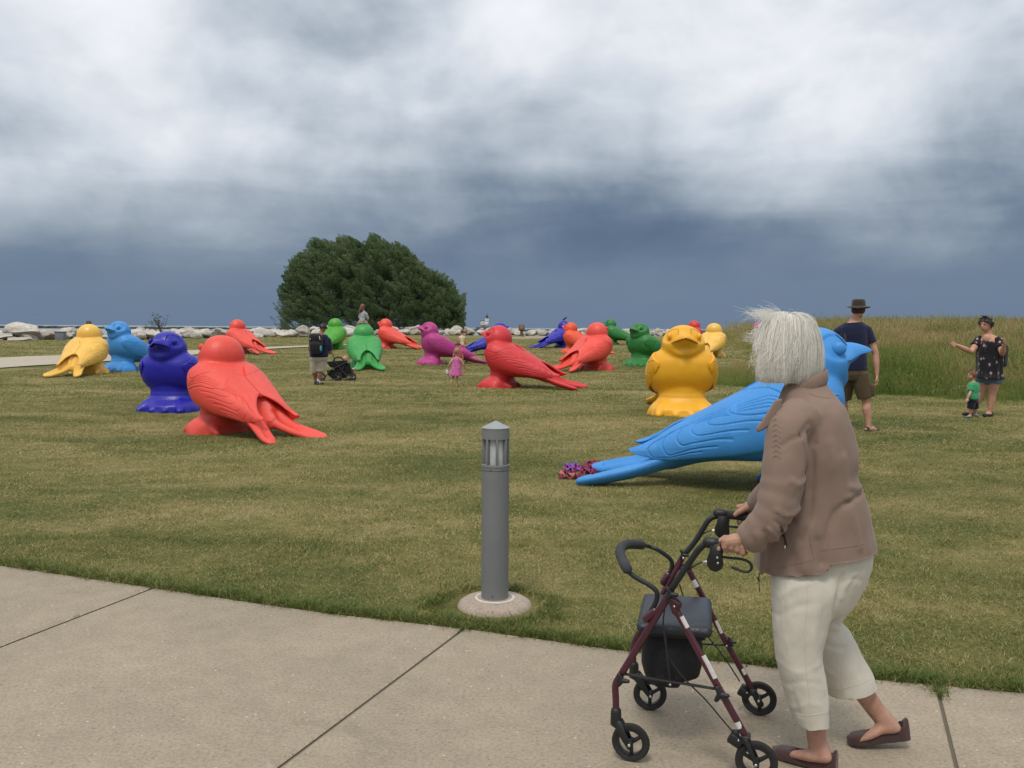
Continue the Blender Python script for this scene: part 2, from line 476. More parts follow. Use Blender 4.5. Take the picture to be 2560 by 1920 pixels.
# pavement outline: far edge = PATH_EDGE, near edge 3.4 m behind it
def edge_at(x): return float(np.interp(x, PATH_EDGE[:, 0], PATH_EDGE[:, 1]))
JOINTS = []
for a, b in (((-420, 1350), (-1400, 1520)), ((385, 1467), (0, 1615)), ((1160, 1569), (690, 1920)), ((2340, 1709), (2392, 1920)), ((3300, 1800), (3700, 2100))):
    A = flat(*a); B = flat(*b); d = (B - A) / np.linalg.norm(B - A)
    JOINTS.append((A, d))
_je = [J[0][0] for J in JOINTS]
path = bpy.data.objects.new('pavement', None); COL.objects.link(path); path['kind'] = 'structure'
PW = 3.4
for k in range(len(JOINTS) - 1):
    (A, da), (B, db) = JOINTS[k], JOINTS[k + 1]
    n = 26; top = []
    xs_ = np.linspace(A[0], B[0], n)
    far = np.array([(x, edge_at(x)) for x in xs_])
    nearp = np.array([(A + da * PW) * (1 - t) + (B + db * PW) * t for t in np.linspace(0, 1, n)])
    # pull in the joint sides by 6 mm and round the arris
    g = .0075
    e = (far[-1] - far[0]) / np.linalg.norm(far[-1] - far[0])
    far[0] += e * g; far[-1] -= e * g; nearp[0] += e * g; nearp[-1] -= e * g
    m = 14
    V = []; F = []
    for i in range(n):
        for j in range(m):
            t = j / (m - 1); p = far[i] * (1 - t) + nearp[i] * t
            z = 0.0
            if i in (0, n - 1) or j in (0, m - 1): z = -.006
            V.append((p[0], p[1], z))
    # extra rows so that the rounded arris stays narrow
    V = np.array(V).reshape(n, m, 3)
    def ins(Vv, axis, a, b, w):
        pa = np.take(Vv, a, axis); pb = np.take(Vv, b, axis)
        d = pb - pa; L = np.linalg.norm(d[..., :2], axis=-1, keepdims=True)
        q = pa + d * (w / L); q[..., 2] = np.where(pb[..., 2] < -.001, pb[..., 2], 0)
        return q
    r0 = ins(V, 0, 0, 1, .012)[None]; r1 = ins(V, 0, n - 1, n - 2, .012)[None]
    V = np.concatenate([V[:1], r0, V[1:-1], r1, V[-1:]], 0)
    c0 = ins(V, 1, 0, 1, .014)[:, None]; c1 = ins(V, 1, m - 1, m - 2, .014)[:, None]
    V = np.concatenate([V[:, :1], c0, V[:, 1:-1], c1, V[:, -1:]], 1)
    n2, m2 = V.shape[:2]
    idx = np.arange(n2 * m2).reshape(n2, m2)
    F = [(idx[i, j], idx[i, j + 1], idx[i + 1, j + 1], idx[i + 1, j]) for i in range(n2 - 1) for j in range(m2 - 1)]
    Vf = V.reshape(-1, 3)
    rim = list(idx[0, :]) + list(idx[1:, -1]) + list(idx[-1, -2::-1]) + list(idx[-2:0:-1, 0])
    base = len(Vf); low = Vf[rim].copy(); low[:, 2] = -.10
    Vf = np.concatenate([Vf, low])
    L = len(rim)
    F += [(rim[i], rim[(i + 1) % L], base + (i + 1) % L, base + i) for i in range(L)]
    F = [tuple(reversed(f)) for f in F]
    Vf = Vf + 0; me = mesh_np('slab', Vf, F, False)
    s = obj('slab', me, M_CONC, path)
    s.location.z = random.uniform(-.0015, .0015)
bed = Acc()
P0 = [tuple(J[0]) for J in JOINTS]; P1 = [tuple(J[0] + J[1] * PW) for J in JOINTS]
for k in range(1, len(JOINTS) - 1):
    A, d = JOINTS[k]
    q = np.array([-d[1], d[0]]) * .014
    c0, c1 = A + d * .02, A + d * (PW - .02)
    bed.add([(c0[0] - q[0], c0[1] - q[1], -.011), (c0[0] + q[0], c0[1] + q[1], -.011), (c1[0] + q[0], c1[1] + q[1], -.011), (c1[0] - q[0], c1[1] - q[1], -.014)], [(0, 1, 2, 3)])
obj('joint_fill', bed.mesh('joint_fill', False), M_DIRT, path)

# far footpath on the left of the lawn, curving behind the birds
fp = [(-900, 945, 985), (-400, 920, 955), (0, 896, 922), (150, 890, 912), (350, 882.5, 899), (560, 873.5, 882), (700, 867.5, 872), (800, 864, 867), (880, 861.5, 863)]
R = []
FPC = []
for a in spline(fp, 6):
    q0 = GP(a[0], a[1]); q1 = GP(a[0], a[2]); FPC.append(((q0 + q1) / 2, (q0 - q1).length / 2))
    R.append([(q0.x, q0.y), (q1.x, q1.y)])
V = []; 
for (a, b) in R:
    for t in (0, .33, .66, 1): 
        x = a[0] * (1 - t) + b[0] * t; y = a[1] * (1 - t) + b[1] * t; V.append((x, y, gz(x, y) + .035))
F = [(i * 4 + j, i * 4 + j + 1, i * 4 + j + 5, i * 4 + j + 4) for i in range(len(R) - 1) for j in range(3)]
obj('footpath', mesh_np('footpath', V, F), concrete('far_concrete', (.44, .39, .31), .05), kind='structure')
# ------------------------------------------------------------------ moulded birds (local +X is where the beak points)
def superring(x, zb, zt, w, n=40, e=2.55):
    zc, h = (zb + zt) / 2, (zt - zb) / 2
    out = []
    for j in range(n):
        a = 2 * math.pi * j / n; ca, sa = math.cos(a), math.sin(a)
        out.append((x, w * math.copysign(abs(ca) ** (2 / e), ca), zc + h * math.copysign(abs(sa) ** (2 / e), sa)))
    return out
def bird_body():
    A = Acc()
    st = [(.325, .86, .90, .03), (.313, .76, .98, .19), (.285, .65, 1.05, .33), (.225, .53, 1.12, .45), (.12, .41, 1.22, .545), (-.05, .34, 1.235, .585), (-.25, .295, 1.165, .59), (-.45, .275, 1.04, .57),
          (-.65, .27, .91, .52), (-.85, .26, .785, .44), (-1.05, .225, .655, .34), (-1.2, .18, .53, .28), (-1.32, .145, .42, .24), (-1.38, .15, .36, .2)]
    A.rings([superring(*s) for s in spline(st, 3)])
    A.ell((.045, 0, 1.245), (.350, .385, .358))
    A.ell((.02, 0, 1.13), (.285, .40, .28))
    A.ell((.095, 0, 1.0), (.215, .46, .24))
    A.tube([(.10, 0, 1.18), (.30, 0, 1.285), (.44, 0, 1.345)], [.19, .105, .03], 20, [1.25, 1.4, 2.0], side=(0, 1, 0))
    # the cast foot: a skirt with ring folds, flaring to a toed base
    rs = []
    for z, cx, rx, ry in [(.55, -.08, .30, .42), (.42, -.06, .275, .41), (.375, -.055, .27, .405), (.35, -.055, .292, .427), (.325, -.05, .275, .41), (.305, -.05, .278, .413), (.28, -.045, .31, .445), (.255, -.035, .30, .44),
                         (.225, -.02, .325, .49), (.18, .0, .36, .535), (.12, .03, .41, .575), (.06, .035, .405, .60), (.0, .035, .42, .61), (-.04, .035, .42, .61)]:
        ring = []
        for j in range(48):
            a = 2 * math.pi * j / 48
            k = 1 + (.035 * math.cos(7 * a) * max(0, (.2 - z) / .2) if z < .2 else 0)
            ca, sa = math.cos(a), math.sin(a)
            ring.append((cx + rx * k * math.copysign(abs(ca) ** .9, ca), ry * k * math.copysign(abs(sa) ** .9, sa), z))
        rs.append(ring)
    A.rings(rs)
    for s in (-1, 1):
        A.tube([(.20, .34 * s, .13), (.32, .40 * s, .07), (.41, .43 * s, .03)], [.13, .10, .07], 12)
        A.tube([(.20, .12 * s, .11), (.37, .13 * s, .05), (.45, .14 * s, .03)], [.12, .09, .06], 12)
        A.tube([(-.2, .3 * s, .10), (-.36, .33 * s, .05), (-.42, .34 * s, .03)], [.12, .08, .06], 12)
        # tail prongs
        P = spline([(-.95, .16 * s, .45), (-1.2, .19 * s, .335), (-1.45, .23 * s, .225), (-1.7, .30 * s, .145), (-1.95, .385 * s, .09), (-2.12, .445 * s, .058), (-2.2, .47 * s, .048)], 4)
        rr = spline([(.25, .6), (.21, .50), (.17, .46), (.15, .46), (.14, .46), (.115, .46), (.065, .6)], 4)
        A.tube(P, [r for r, f in rr], 20, [f for r, f in rr], side=(0, -.34 * s, 1))
    me = remesh(A, .017, 20, 'bird_body')
    V = getco(me)
    # trough along the top of each prong
    for s in (-1, 1):
        P = spline([(-1.25, .17 * s), (-1.45, .21 * s), (-1.7, .28 * s), (-1.95, .365 * s), (-2.15, .44 * s)], 8)
        d = np.min(np.hypot(V[:, None, 0] - P[None, :, 0], V[:, None, 1] - P[None, :, 1]), axis=1) if len(V) < 60000 else np.full(len(V), 9.)
        ok = (V[:, 0] < -1.25)
        zc = np.interp(-V[:, 0], [1.2, 1.45, 1.7, 1.95, 2.2], [.335, .225, .145, .09, .045])
        up = ok & (V[:, 2] > zc) & (V[:, 0] > -2.08)
        V[:, 2] -= np.where(up, .045 * np.clip(1 - (d / .075) ** 2, 0, 1), 0)
    # rump hollow between the wing tips
    r = np.hypot((V[:, 0] + 1.28) / .30, V[:, 1] / .13)
    V[:, 2] -= np.where((V[:, 2] > .3) & (V[:, 0] < -.95), .10 * np.clip(1 - r * r, 0, 1), 0)
    # almond eye sockets
    for s in (-1, 1):
        m = (V[:, 1] * s > .12) & (V[:, 2] > 1.15)
        dx, dz = V[:, 0] - .22, V[:, 2] - 1.41
        u = dx * math.cos(.25) - dz * math.sin(.25); w = dx * math.sin(.25) + dz * math.cos(.25)
        r = np.sqrt((u / .175) ** 2 + (w / .122) ** 2)
        dep = .040 * smooth((1.10 - r) / .34)
        V[:, 1] -= np.where(m, s * dep, 0)
    # the breast folds in under the bill
    r = np.sqrt(((V[:, 0] - .34) / .16) ** 2 + (V[:, 1] / .25) ** 2 + ((V[:, 2] - 1.20) / .13) ** 2)
    V[:, 0] -= np.where(V[:, 0] > .1, .06 * smooth(1 - r), 0)
    setco(me, V)
    return me
def polydist(U, W, P):
    best = np.full(U.shape, 9.)
    P = np.asarray(P)
    for a, b in zip(P[:-1], P[1:]):
        d = b - a; L = (d * d).sum() + 1e-12
        t = np.clip(((U - a[0]) * d[0] + (W - a[1]) * d[1]) / L, 0, 1)
        best = np.minimum(best, np.hypot(U - a[0] - t * d[0], W - a[1] - t * d[1]))
    return best
def bird_wing(s):
    xk = np.array([.27, .22, .10, 0, -.2, -.4, -.7, -1.12, -1.30, -1.45, -1.6, -1.72])[::-1]
    def I(v): return lambda x: np.interp(x, xk, np.array(v)[::-1])
    zc = I([.92, .90, .85, .81, .73, .665, .555, .43, .39, .355, .35, .365])
    w = I([.43, .50, .565, .60, .63, .62, .56, .455, .40, .355, .335, .30])
    h = I([.20, .26, .38, .44, .455, .435, .36, .255, .215, .175, .12, .06])
    zb = I([.90, .80, .66, .585, .515, .465, .39, .325, .295, .30, .325, .36])
    ft = I([2, 14, 27, 38, 58, 80, 90, 90, 70, 50, 30, 12])
    nu, nv = 330, 140
    xs = np.linspace(0, 1, nu)
    xs = .27 + (-1.72 - .27) * (xs - .10 * np.sin(2 * np.pi * xs) / (2 * np.pi) * 0)
    vs = np.linspace(0, 1, nv)
    Xg, Vg = np.meshgrid(xs, vs, indexing='ij')
    phb = np.degrees(np.arcsin(np.clip((zb(Xg) - zc(Xg)) / h(Xg), -.99, .99)))
    ph = np.radians(phb + (ft(Xg) - phb) * Vg)
    tin = np.clip(np.minimum((.27 - Xg) / .05, (Xg + 1.72) / .04), 0, 1) ** .5
    mid_ = (Xg < -.42) & (Xg > -1.13)
    edge = np.clip(np.minimum(Vg, np.where(mid_, 1, 1 - Vg)) / .045, 0, 1) ** .5 * tin
    # feather grooves in (x, v*0.72)
    U, Wv = Xg, Vg * .72
    L = []
    L.append((spline([(.22, .66), (.05, .47), (-.12, .40), (-.30, .47), (-.50, .58), (-.66, .72)], 5), 1.1))     # edge of the mantle
    L.append((spline([(.12, .22), (-.1, .25), (-.40, .275), (-.62, .32), (-.76, .41), (-.74, .50), (-.64, .60), (-.50, .68)], 5), 1.0))   # end of the coverts
    for a in range(4):
        t = (a + 1) / 5
        L.append((spline([(-.02 - t * .1, .27 + t * .10), (-.35, .285 + t * .17), (-.69 + t * .0, .35 + t * .12)], 4), .7))
    for k, (tip, top, bot) in enumerate([(-.93, .42, .31), (-1.08, .44, .25), (-1.22, .48, .19), (-1.36, .53, .13), (-1.50, .52, .08)]):
        b0 = .235 - k * .032; s0 = tip + .50
        lo = [(s0, b0 - .01)] + [(x, bot + (b0 - bot) * (x - tip) / (s0 - tip)) for x in np.linspace(s0 - .15, tip + .12, 4)]
        hi = [(x, top + (.36 + k * .03 - top) * ((x - tip) / (-.72 - tip))) for x in np.linspace(tip + .12, -.76, 4)]
        L.append((spline(lo + [(tip + .02, bot + .015), (tip - .03, (bot + top) / 2 + .01), (tip + .02, top - .01)] + hi, 5), .85))
    for k in range(2):
        L.append((spline([(-.66, .50 + .06 * k), (-.95, .535 + .05 * k), (-1.25 - .03 * k, .60 + .03 * k)], 4), .6))
    g = np.zeros(U.shape)
    for P, k in L:
        d = polydist(U, Wv, P)
        g = np.maximum(g, k * np.exp(-(d / .0065) ** 2))
    # each feather is slightly pillowed
    out = .018 * edge - .011 * g * edge
    W_, H_ = w(Xg), h(Xg)
    sc_, ss_ = np.sign(np.cos(ph)) * np.abs(np.cos(ph)) ** .84, np.sign(np.sin(ph)) * np.abs(np.sin(ph)) ** .84
    yo = (W_ + out) * sc_; zo = zc(Xg) + (H_ + out) * ss_
    th = .035
    inn = -th * edge
    yi = (W_ + inn) * sc_; zi = zc(Xg) + (H_ + inn) * ss_
    # flare of the tip edges outward
    flare = .03 * np.clip((-1.2 - Xg) / .4, 0, 1) * (1 - Vg)
    yo = yo + flare; yi = yi + flare
    yo = np.maximum(yo, .006); yi = np.maximum(yi, .004)
    O = np.stack([Xg, yo, zo], -1); Ii = np.stack([Xg, yi, zi], -1)[:, [0, 4, 10, 30, 60, 90, 120, 130, 135, 139]]
    O[..., 1] *= s; Ii[..., 1] *= s
    ring = np.concatenate([O, Ii[:, ::-1]], 1)   # nu x 2nv
    k = ring.shape[1]; V = ring.reshape(-1, 3)
    i = np.arange(nu * k).reshape(nu, k); i2 = np.roll(i, -1, axis=1)
    F = np.stack([i[:-1].ravel(), i2[:-1].ravel(), i2[1:].ravel(), i[1:].ravel()], 1)
    if s > 0: F = F[:, ::-1]
    return mesh_np('bird_wing', V, F)
def bird_beak():
    A = Acc(); R = []
    for x, zc, w, h in spline([(.28, 1.385, .245, .068), (.36, 1.392, .215, .062), (.41, 1.392, .160, .055), (.46, 1.390, .100, .044), (.51, 1.384, .058, .033), (.548, 1.378, .027, .018), (.56, 1.377, .008, .008)], 4):
        ring = []
        for j in range(40):
            a = 2 * math.pi * j / 40; ca, sa = math.cos(a), math.sin(a)
            z = h * (sa if sa > 0 else sa * .40)
            droop = .46 * w * (ca * ca)          # corners of the gape turn down
            ring.append((x, w * ca, zc + z - droop))
        R.append(ring)
    A.rings(R)
    return A.mesh('bird_beak')
def bird_eye(s):
    A = Acc(); A.ell((.235, .255 * s, 1.395), (.068, .036, .062), None, 24, 16); return A.mesh('bird_eye')
def bird_mat(name, col, gloss=.42):
    m = bpy.data.materials.new(name); m.use_nodes = True; N = NT(m.node_tree)
    co = N.n('ShaderNodeTexCoord').outputs['Object']
    n1 = N.noise(co, 3, 5, .6); n2 = N.noise(co, 160, 2, .5); n3 = N.noise(co, 26, 4, .6)
    c = N.ramp(n1, [(.3, tuple(x * .90 for x in col)), (.7, tuple(min(1, x * 1.06 + .004) for x in col))])
    c = N.mix(N.math('MULTIPLY', N.ramp(n3, [(.6, (0, 0, 0)), (.85, (1, 1, 1))]), .12), c, (.45, .42, .36))
    b = N.n('ShaderNodeBsdfPrincipled', {'Base Color': c, 'Roughness': gloss, 'Specular IOR Level': .5, 'Subsurface Weight': .0})
    N.t.links.new(N.ramp(n3, [(.3, (gloss - .05,)*3), (.7, (gloss + .12,)*3)]), b.inputs['Roughness'])
    # scalloped breast and mantle feathers, pebbled casting skin
    s = N.n('ShaderNodeSeparateXYZ', {0: co})
    msk = N.math('MULTIPLY', N.math('LESS_THAN', s.outputs[0], .15), N.math('GREATER_THAN', N.math('ADD', s.outputs[2], N.math('MULTIPLY', s.outputs[0], -.6)), .98))
    msk = N.math('MULTIPLY', msk, N.math('LESS_THAN', s.outputs[2], 1.22))
    vor = N.n('ShaderNodeTexVoronoi', {'Vector': N.vmath('MULTIPLY', co, (1, 1, 1.3)).outputs[0], 'Scale': 15.0, 'Randomness': .45}, feature='DISTANCE_TO_EDGE')
    sc = N.ramp(vor.outputs[0], [(0, (0, 0, 0)), (.07, (1, 1, 1))])
    h = N.math('ADD', N.math('MULTIPLY', n2, .25), N.math('MULTIPLY', N.math('MULTIPLY', sc, msk), .35))
    bp = N.n('ShaderNodeBump', {'Strength': .5, 'Distance': .008, 'Height': h})
    N.t.links.new(bp.outputs[0], b.inputs['Normal'])
    N.n('ShaderNodeOutputMaterial', {0: b.outputs[0]})
    return m
BIRD_MESH = {'body': bird_body(), 'wing': bird_wing(1), 'wing_': bird_wing(-1), 'beak': bird_beak(), 'eye': bird_eye(1), 'eye_': bird_eye(-1)}
for me in BIRD_MESH.values(): me.materials.append(None)
BC = {
 'yellow': bird_mat('yellow_plastic', (.86, .43, .018), .42), 'pale': bird_mat('pale_yellow_plastic', (.84, .50, .085), .30),
 'sky': bird_mat('sky_blue_plastic', (.045, .27, .68), .5),
 'navy': bird_mat('royal_blue_plastic', (.012, .011, .36), .34),
 'red': bird_mat('coral_red_plastic', (.78, .075, .050), .42),
 'red2': bird_mat('crimson_plastic', (.62, .030, .035), .45),
 'orange': bird_mat('orange_red_plastic', (.78, .085, .028), .45),
 'green': bird_mat('green_plastic', (.045, .33, .070), .42),
 'lime': bird_mat('lime_plastic', (.065, .33, .022), .42),
 'dark': bird_mat('dark_green_plastic', (.020, .19, .035), .5),
 'magenta': bird_mat('magenta_plastic', (.42, .035, .21), .5),
}
BIRDS = {}
def bird(key, col, px, ybase, ytop, heading, label, dist=None):
    """px,ybase,ytop: foot centre and head top in the photo; heading: degrees, 0 = beak to +X, 90 = beak away"""
    hz = 811.4 + .0066 * px
    p = GP(px, ybase)
    Y = p.y + .45 if dist is None else dist
    d = ray(px, ybase); x = d.x / d.y * Y
    z = gz(x, Y)
    top = PY(px, ytop, Y).z
    sc = (top - z) / 1.6
    sc = min(1.08, max(.93, sc))
    t = thing('bird_sculpture', label, 'sculpture', (x, Y, z - .01), rad(heading), 'giant moulded plastic birds on the lawn')
    t.scale = (sc,) * 3
    for nm in ('body', 'wing', 'wing_', 'beak', 'eye', 'eye_'):
        o = bpy.data.objects.new(nm.strip('_'), BIRD_MESH[nm]); COL.objects.link(o); o.parent = t
        o.material_slots[0].link = 'OBJECT'; o.material_slots[0].material = BC[col]
    BIRDS[key] = t
    return t
BL = [
 ('yl', 'pale', 224, 936, 809, 95, 'pale glossy yellow bird seen from behind at the left end of the lawn'),
 ('bl', 'sky', 303, 929, 802, 238, 'sky blue bird standing just behind the leftmost yellow bird, facing the viewer'),
 ('nl', 'navy', 425, 1033, 827, 262, 'royal blue bird facing the viewer, partly covered by the big coral red bird'),
 ('rn', 'red', 560, 1086, 836, 137, 'largest coral red bird, seen from behind, tail fork towards the bollard'),
 ('rb', 'red', 596, 884, 798, 142, 'small coral red bird beyond the biggest red one, tail to the right'),
 ('gl', 'lime', 838, 874, 795, 80, 'lime green bird with its back turned, beside the man with the black backpack'),
 ('gm', 'green', 910, 921, 809, 105, 'green bird seen from behind with a girl sitting on its head'),
 ('rf', 'red', 966, 872, 796, 157, 'red bird in profile below the willow crown, right of the seated girl'),
 ('mg', 'magenta', 1076, 912, 804, 200, 'magenta bird in profile beside the little girl in the pink dress'),
 ('nb', 'navy', 1247, 888, 808, 17, 'royal blue bird almost hidden behind the large red profile bird'),
 ('rc', 'red2', 1250, 970, 812, 159, 'big red bird in profile above the bollard, beak to the left'),
 ('nf', 'navy', 1408, 870, 801, 38, 'distant royal blue bird with a small dark bird perched on its head'),
 ('of', 'orange', 1428, 884, 805, 152, 'small orange red bird between the royal blue and coral birds, beak left'),
 ('cr', 'red', 1490, 926, 805, 52, 'coral bird with its back turned, tail fork to the left, touching the big red bird'),
 ('gf', 'dark', 1528, 862, 797, 164, 'farthest green bird, in profile with its beak pointing left'),
 ('gr', 'dark', 1600, 917, 806, 218, 'dark green bird just left of the big yellow front-facing bird'),
 ('yf', 'yellow', 1704, 1042, 811, 264, 'large yellow bird facing the viewer head-on in the centre right of the lawn'),
 ('rr', 'red2', 1733, 868, 801, 40, 'crimson bird of which only the head shows above the yellow front-facing bird'),
 ('yb', 'pale', 1783, 893, 807, 62, 'small yellow bird looking away, just behind the large yellow one'),
]
for a in BL:
    bird(a[0], a[1], a[2], a[3], a[4], a[5], a[6])

t = thing('bird_sculpture', 'foreground sky blue bird half hidden by the grey haired woman', 'sculpture', (2.92, 8.66, gz(2.92, 8.66) - .01), rad(-14), 'giant moulded plastic birds on the lawn')
for nm in ('body', 'wing', 'wing_', 'beak', 'eye', 'eye_'):
    o = bpy.data.objects.new(nm.strip('_'), BIRD_MESH[nm]); COL.objects.link(o); o.parent = t
    o.material_slots[0].link = 'OBJECT'; o.material_slots[0].material = BC['sky']
# ------------------------------------------------------------------ scattering (stuff only: grass blades, meadow stalks, leaf sprays)
def blades(n, r, h, w, lean, seed, segs=2, tone=(0, 1), tip=None, tipr=.012):
    """a tuft of n bent blades; tip = length of a seed head drawn at the top"""
    g = np.random.default_rng(seed); V = []; F = []; T = []
    for i in range(n):
        a = g.uniform(0, 6.283); rr = r * math.sqrt(g.uniform())
        x0, y0 = rr * math.cos(a), rr * math.sin(a)
        hh = h * g.uniform(.55, 1.15); b = g.uniform(0, 6.283); ln = lean * g.uniform(.2, 1.2) * hh
        dx, dy = math.cos(b) * ln, math.sin(b) * ln
        f = g.uniform(0, 6.283); wx, wy = math.cos(f) * w / 2, math.sin(f) * w / 2
        t = g.uniform(*tone); base = len(V)
        for s in range(segs + 1):
            q = s / segs; cx = x0 + dx * q ** 1.7; cy = y0 + dy * q ** 1.7; cz = hh * (q - .18 * lean * q * q)
            if s == segs and not tip:
                V.append((cx, cy, cz))
            else:
                k = (1 - .55 * q) if not tip else .6
                V.append((cx - wx * k, cy - wy * k, cz)); V.append((cx + wx * k, cy + wy * k, cz))
        for s in range(segs):
            o = base + 2 * s
            if s == segs - 1 and not tip: F.append((o, o + 1, o + 2))
            else: F.append((o, o + 1, o + 3, o + 2))
        nb = len(V) - base
        T += [t] * nb
        if tip:
            c = np.array([x0 + dx, y0 + dy, hh * (1 - .18 * lean)]); d = np.array([dx, dy, hh]); d /= np.linalg.norm(d)
            for m in range(6):
                q = m / 6; p = c + d * tip * (q - .3); u = g.normal(size=3); u /= np.linalg.norm(u); u *= tipr * (1.1 - q)
                o = len(V); V += [tuple(p - u), tuple(p + u), tuple(p + d * tip * .35 + u * .3)]; F.append((o, o + 1, o + 2)); T += [1.15] * 3
    return V, F, T
def proto(name, parts, mat):
    """prototype for scattering; it is only referred to, never placed"""
    V = []; F = []; T = []
    for v, f, t in parts:
        n = len(V); V += v; F += [tuple(i + n for i in q) for q in f]; T += t
    me = mesh_np(name, V, F, False); setmat(me, mat)
    at = me.attributes.new('tone', 'FLOAT', 'POINT'); at.data.foreach_set('value', np.array(T, np.float32))
    o = bpy.data.objects.new(name, me); o.use_fake_user = True
    return o
def scatter(name, protos, P, rot, scl, idx, itone, parent=None, kind='stuff'):
    me = bpy.data.meshes.new(name)
    n = len(P); me.vertices.add(n); me.vertices.foreach_set('co', np.asarray(P, np.float32).ravel())
    for nm, ty, key, arr in (('rot', 'FLOAT_VECTOR', 'vector', rot), ('scl', 'FLOAT_VECTOR', 'vector', scl), ('itone', 'FLOAT', 'value', itone)):
        at = me.attributes.new(nm, ty, 'POINT'); at.data.foreach_set(key, np.asarray(arr, np.float32).ravel())
    at = me.attributes.new('idx', 'INT', 'POINT'); at.data.foreach_set('value', np.asarray(idx, np.int32))
    o = bpy.data.objects.new(name, me); link(o, parent)
    if kind: o['kind'] = kind
    ng = bpy.data.node_groups.new(name, 'GeometryNodeTree')
    ng.interface.new_socket('Geometry', in_out='INPUT', socket_type='NodeSocketGeometry')
    ng.interface.new_socket('Geometry', in_out='OUTPUT', socket_type='NodeSocketGeometry')
    gi = ng.nodes.new('NodeGroupInput'); go = ng.nodes.new('NodeGroupOutput')
    ip = ng.nodes.new('GeometryNodeInstanceOnPoints'); ip.inputs['Pick Instance'].default_value = True
    jn = ng.nodes.new('GeometryNodeJoinGeometry')
    for p in reversed(protos):
        oi = ng.nodes.new('GeometryNodeObjectInfo'); oi.inputs['Object'].default_value = p; oi.inputs['As Instance'].default_value = True
        ng.links.new(oi.outputs['Geometry'], jn.inputs[0])
    ng.links.new(gi.outputs[0], ip.inputs['Points']); ng.links.new(jn.outputs[0], ip.inputs['Instance'])
    for nm, ty, sock in (('idx', 'INT', 'Instance Index'), ('rot', 'FLOAT_VECTOR', 'Rotation'), ('scl', 'FLOAT_VECTOR', 'Scale')):
        na = ng.nodes.new('GeometryNodeInputNamedAttribute'); na.data_type = ty; na.inputs['Name'].default_value = nm
        ng.links.new(na.outputs['Attribute'], ip.inputs[sock])
    ng.links.new(ip.outputs[0], go.inputs[0])
    md = o.modifiers.new('scatter', 'NODES'); md.node_group = ng
    return o

def in_poly(x, y, P):
    x = np.asarray(x); y = np.asarray(y); c = np.zeros(x.shape, bool); n = len(P)
    for i in range(n):
        x1, y1 = P[i]; x2, y2 = P[(i + 1) % n]
        m = ((y1 > y) != (y2 > y)) & (x < (x2 - x1) * (y - y1) / (y2 - y1 + 1e-12) + x1)
        c ^= m
    return c
MEADOW = [(5.1, 22.8), (5.3, 26.5), (6.6, 29.5), (9, 32), (12, 45), (14.6, 63), (14.2, 72), (22, 92), (60, 130), (120, 120), (120, 10), (45, 12), (22, 15.6), (14, 17.2), (9.2, 18.2), (6.7, 20.2)]
FP = np.array([(c.x, c.y, w) for c, w in FPC])
def on_footpath(x, y):
    r = np.zeros(x.shape, bool)
    for a, b in zip(FP[:-1], FP[1:]):
        d = b[:2] - a[:2]; L2 = (d ** 2).sum() + 1e-9
        t = np.clip(((x - a[0]) * d[0] + (y - a[1]) * d[1]) / L2, 0, 1)
        ds = np.hypot(x - a[0] - t * d[0], y - a[1] - t * d[1])
        r |= ds < (a[2] + (b[2] - a[2]) * t) * .97
    return r
BOL = GP(1231, 1515)
def lawn_points(y0, y1, dens, seed, margin=1.2):
    g = np.random.default_rng(seed)
    wmax = .60 * y1 + margin; A_ = 2 * wmax * (y1 - y0); n = int(A_ * dens)
    x = g.uniform(-wmax, wmax, n); y = g.uniform(y0, y1, n)
    ok = (np.abs(x) < .60 * y + margin)
    ye = np.interp(x, PATH_EDGE[:, 0], PATH_EDGE[:, 1])
    ok &= y > ye + .006
    ok &= ~in_poly(x, y, MEADOW) | (g.uniform(size=n) < .15)
    ok &= ~on_footpath(x, y)
    ok &= np.hypot(x - BOL.x, y - BOL.y) > .29
    ok &= shore_side(x, y) < 0
    return x[ok], y[ok], ye[ok], g
M = M_BLADE
PT = [proto('tuft', [blades(18, .055, .030, .0034, 1.6, 1), blades(3, .05, .026, .0034, 2.2, 51, tone=(1.0, 1.5))], M), proto('tuft', [blades(16, .06, .024, .0036, 1.9, 2, tone=(.0, .9))], M),
      proto('tuft', [blades(13, .05, .038, .0034, 1.3, 3, tone=(0, .8)), blades(5, .06, .026, .0034, 2.4, 53, tone=(.9, 1.6))], M), proto('tuft', [blades(17, .06, .027, .0038, 1.8, 4, tone=(.2, 1.1))], M)]
EDGE_T = [proto('edge_tuft', [blades(15, .04, .07, .0045, 1.1, 5, 3, tone=(-.2, .6))], M), proto('edge_tuft', [blades(12, .05, .055, .005, 1.5, 6, 3, tone=(-.1, .9))], M)]
def patchy(x, y):
    return np.sin(x * 2.1 + 3 * np.sin(y * .9)) * np.sin(y * 2.6 + 2 * np.sin(x * 1.3))
allP = []
for (y0, y1, dens, sc, zs, seed) in ((2.6, 6.5, 640, 1.0, 1.0, 21), (6.5, 11, 330, 1.3, 1.0, 22), (11, 19, 130, 2.0, 1.1, 23), (19, 34, 42, 3.4, 1.3, 24), (34, 75, 9, 6.5, 1.5, 25)):
    x, y, ye, g = lawn_points(y0, y1, dens, seed)
    n = len(x); z = _lawn_z(x, y) - .004
    pt = patchy(x, y)
    s = sc * g.uniform(.7, 1.25, n)
    hz = sc ** .25 * zs * g.uniform(.6, 1.25, n) * (1 + .30 * np.clip(pt, -1, 1)) * (1 + .4 * np.clip(1 - (y - ye) / .5, 0, 1))
    allP.append((x, y, z, s, hz, g.integers(0, 4, n), g.uniform(0, 6.283, n), g.normal(0, .10, n)))
x, y, z, s, hz, ix, rz_, tn = [np.concatenate(q) for q in zip(*allP)]
n = len(x); zz = np.zeros(n)
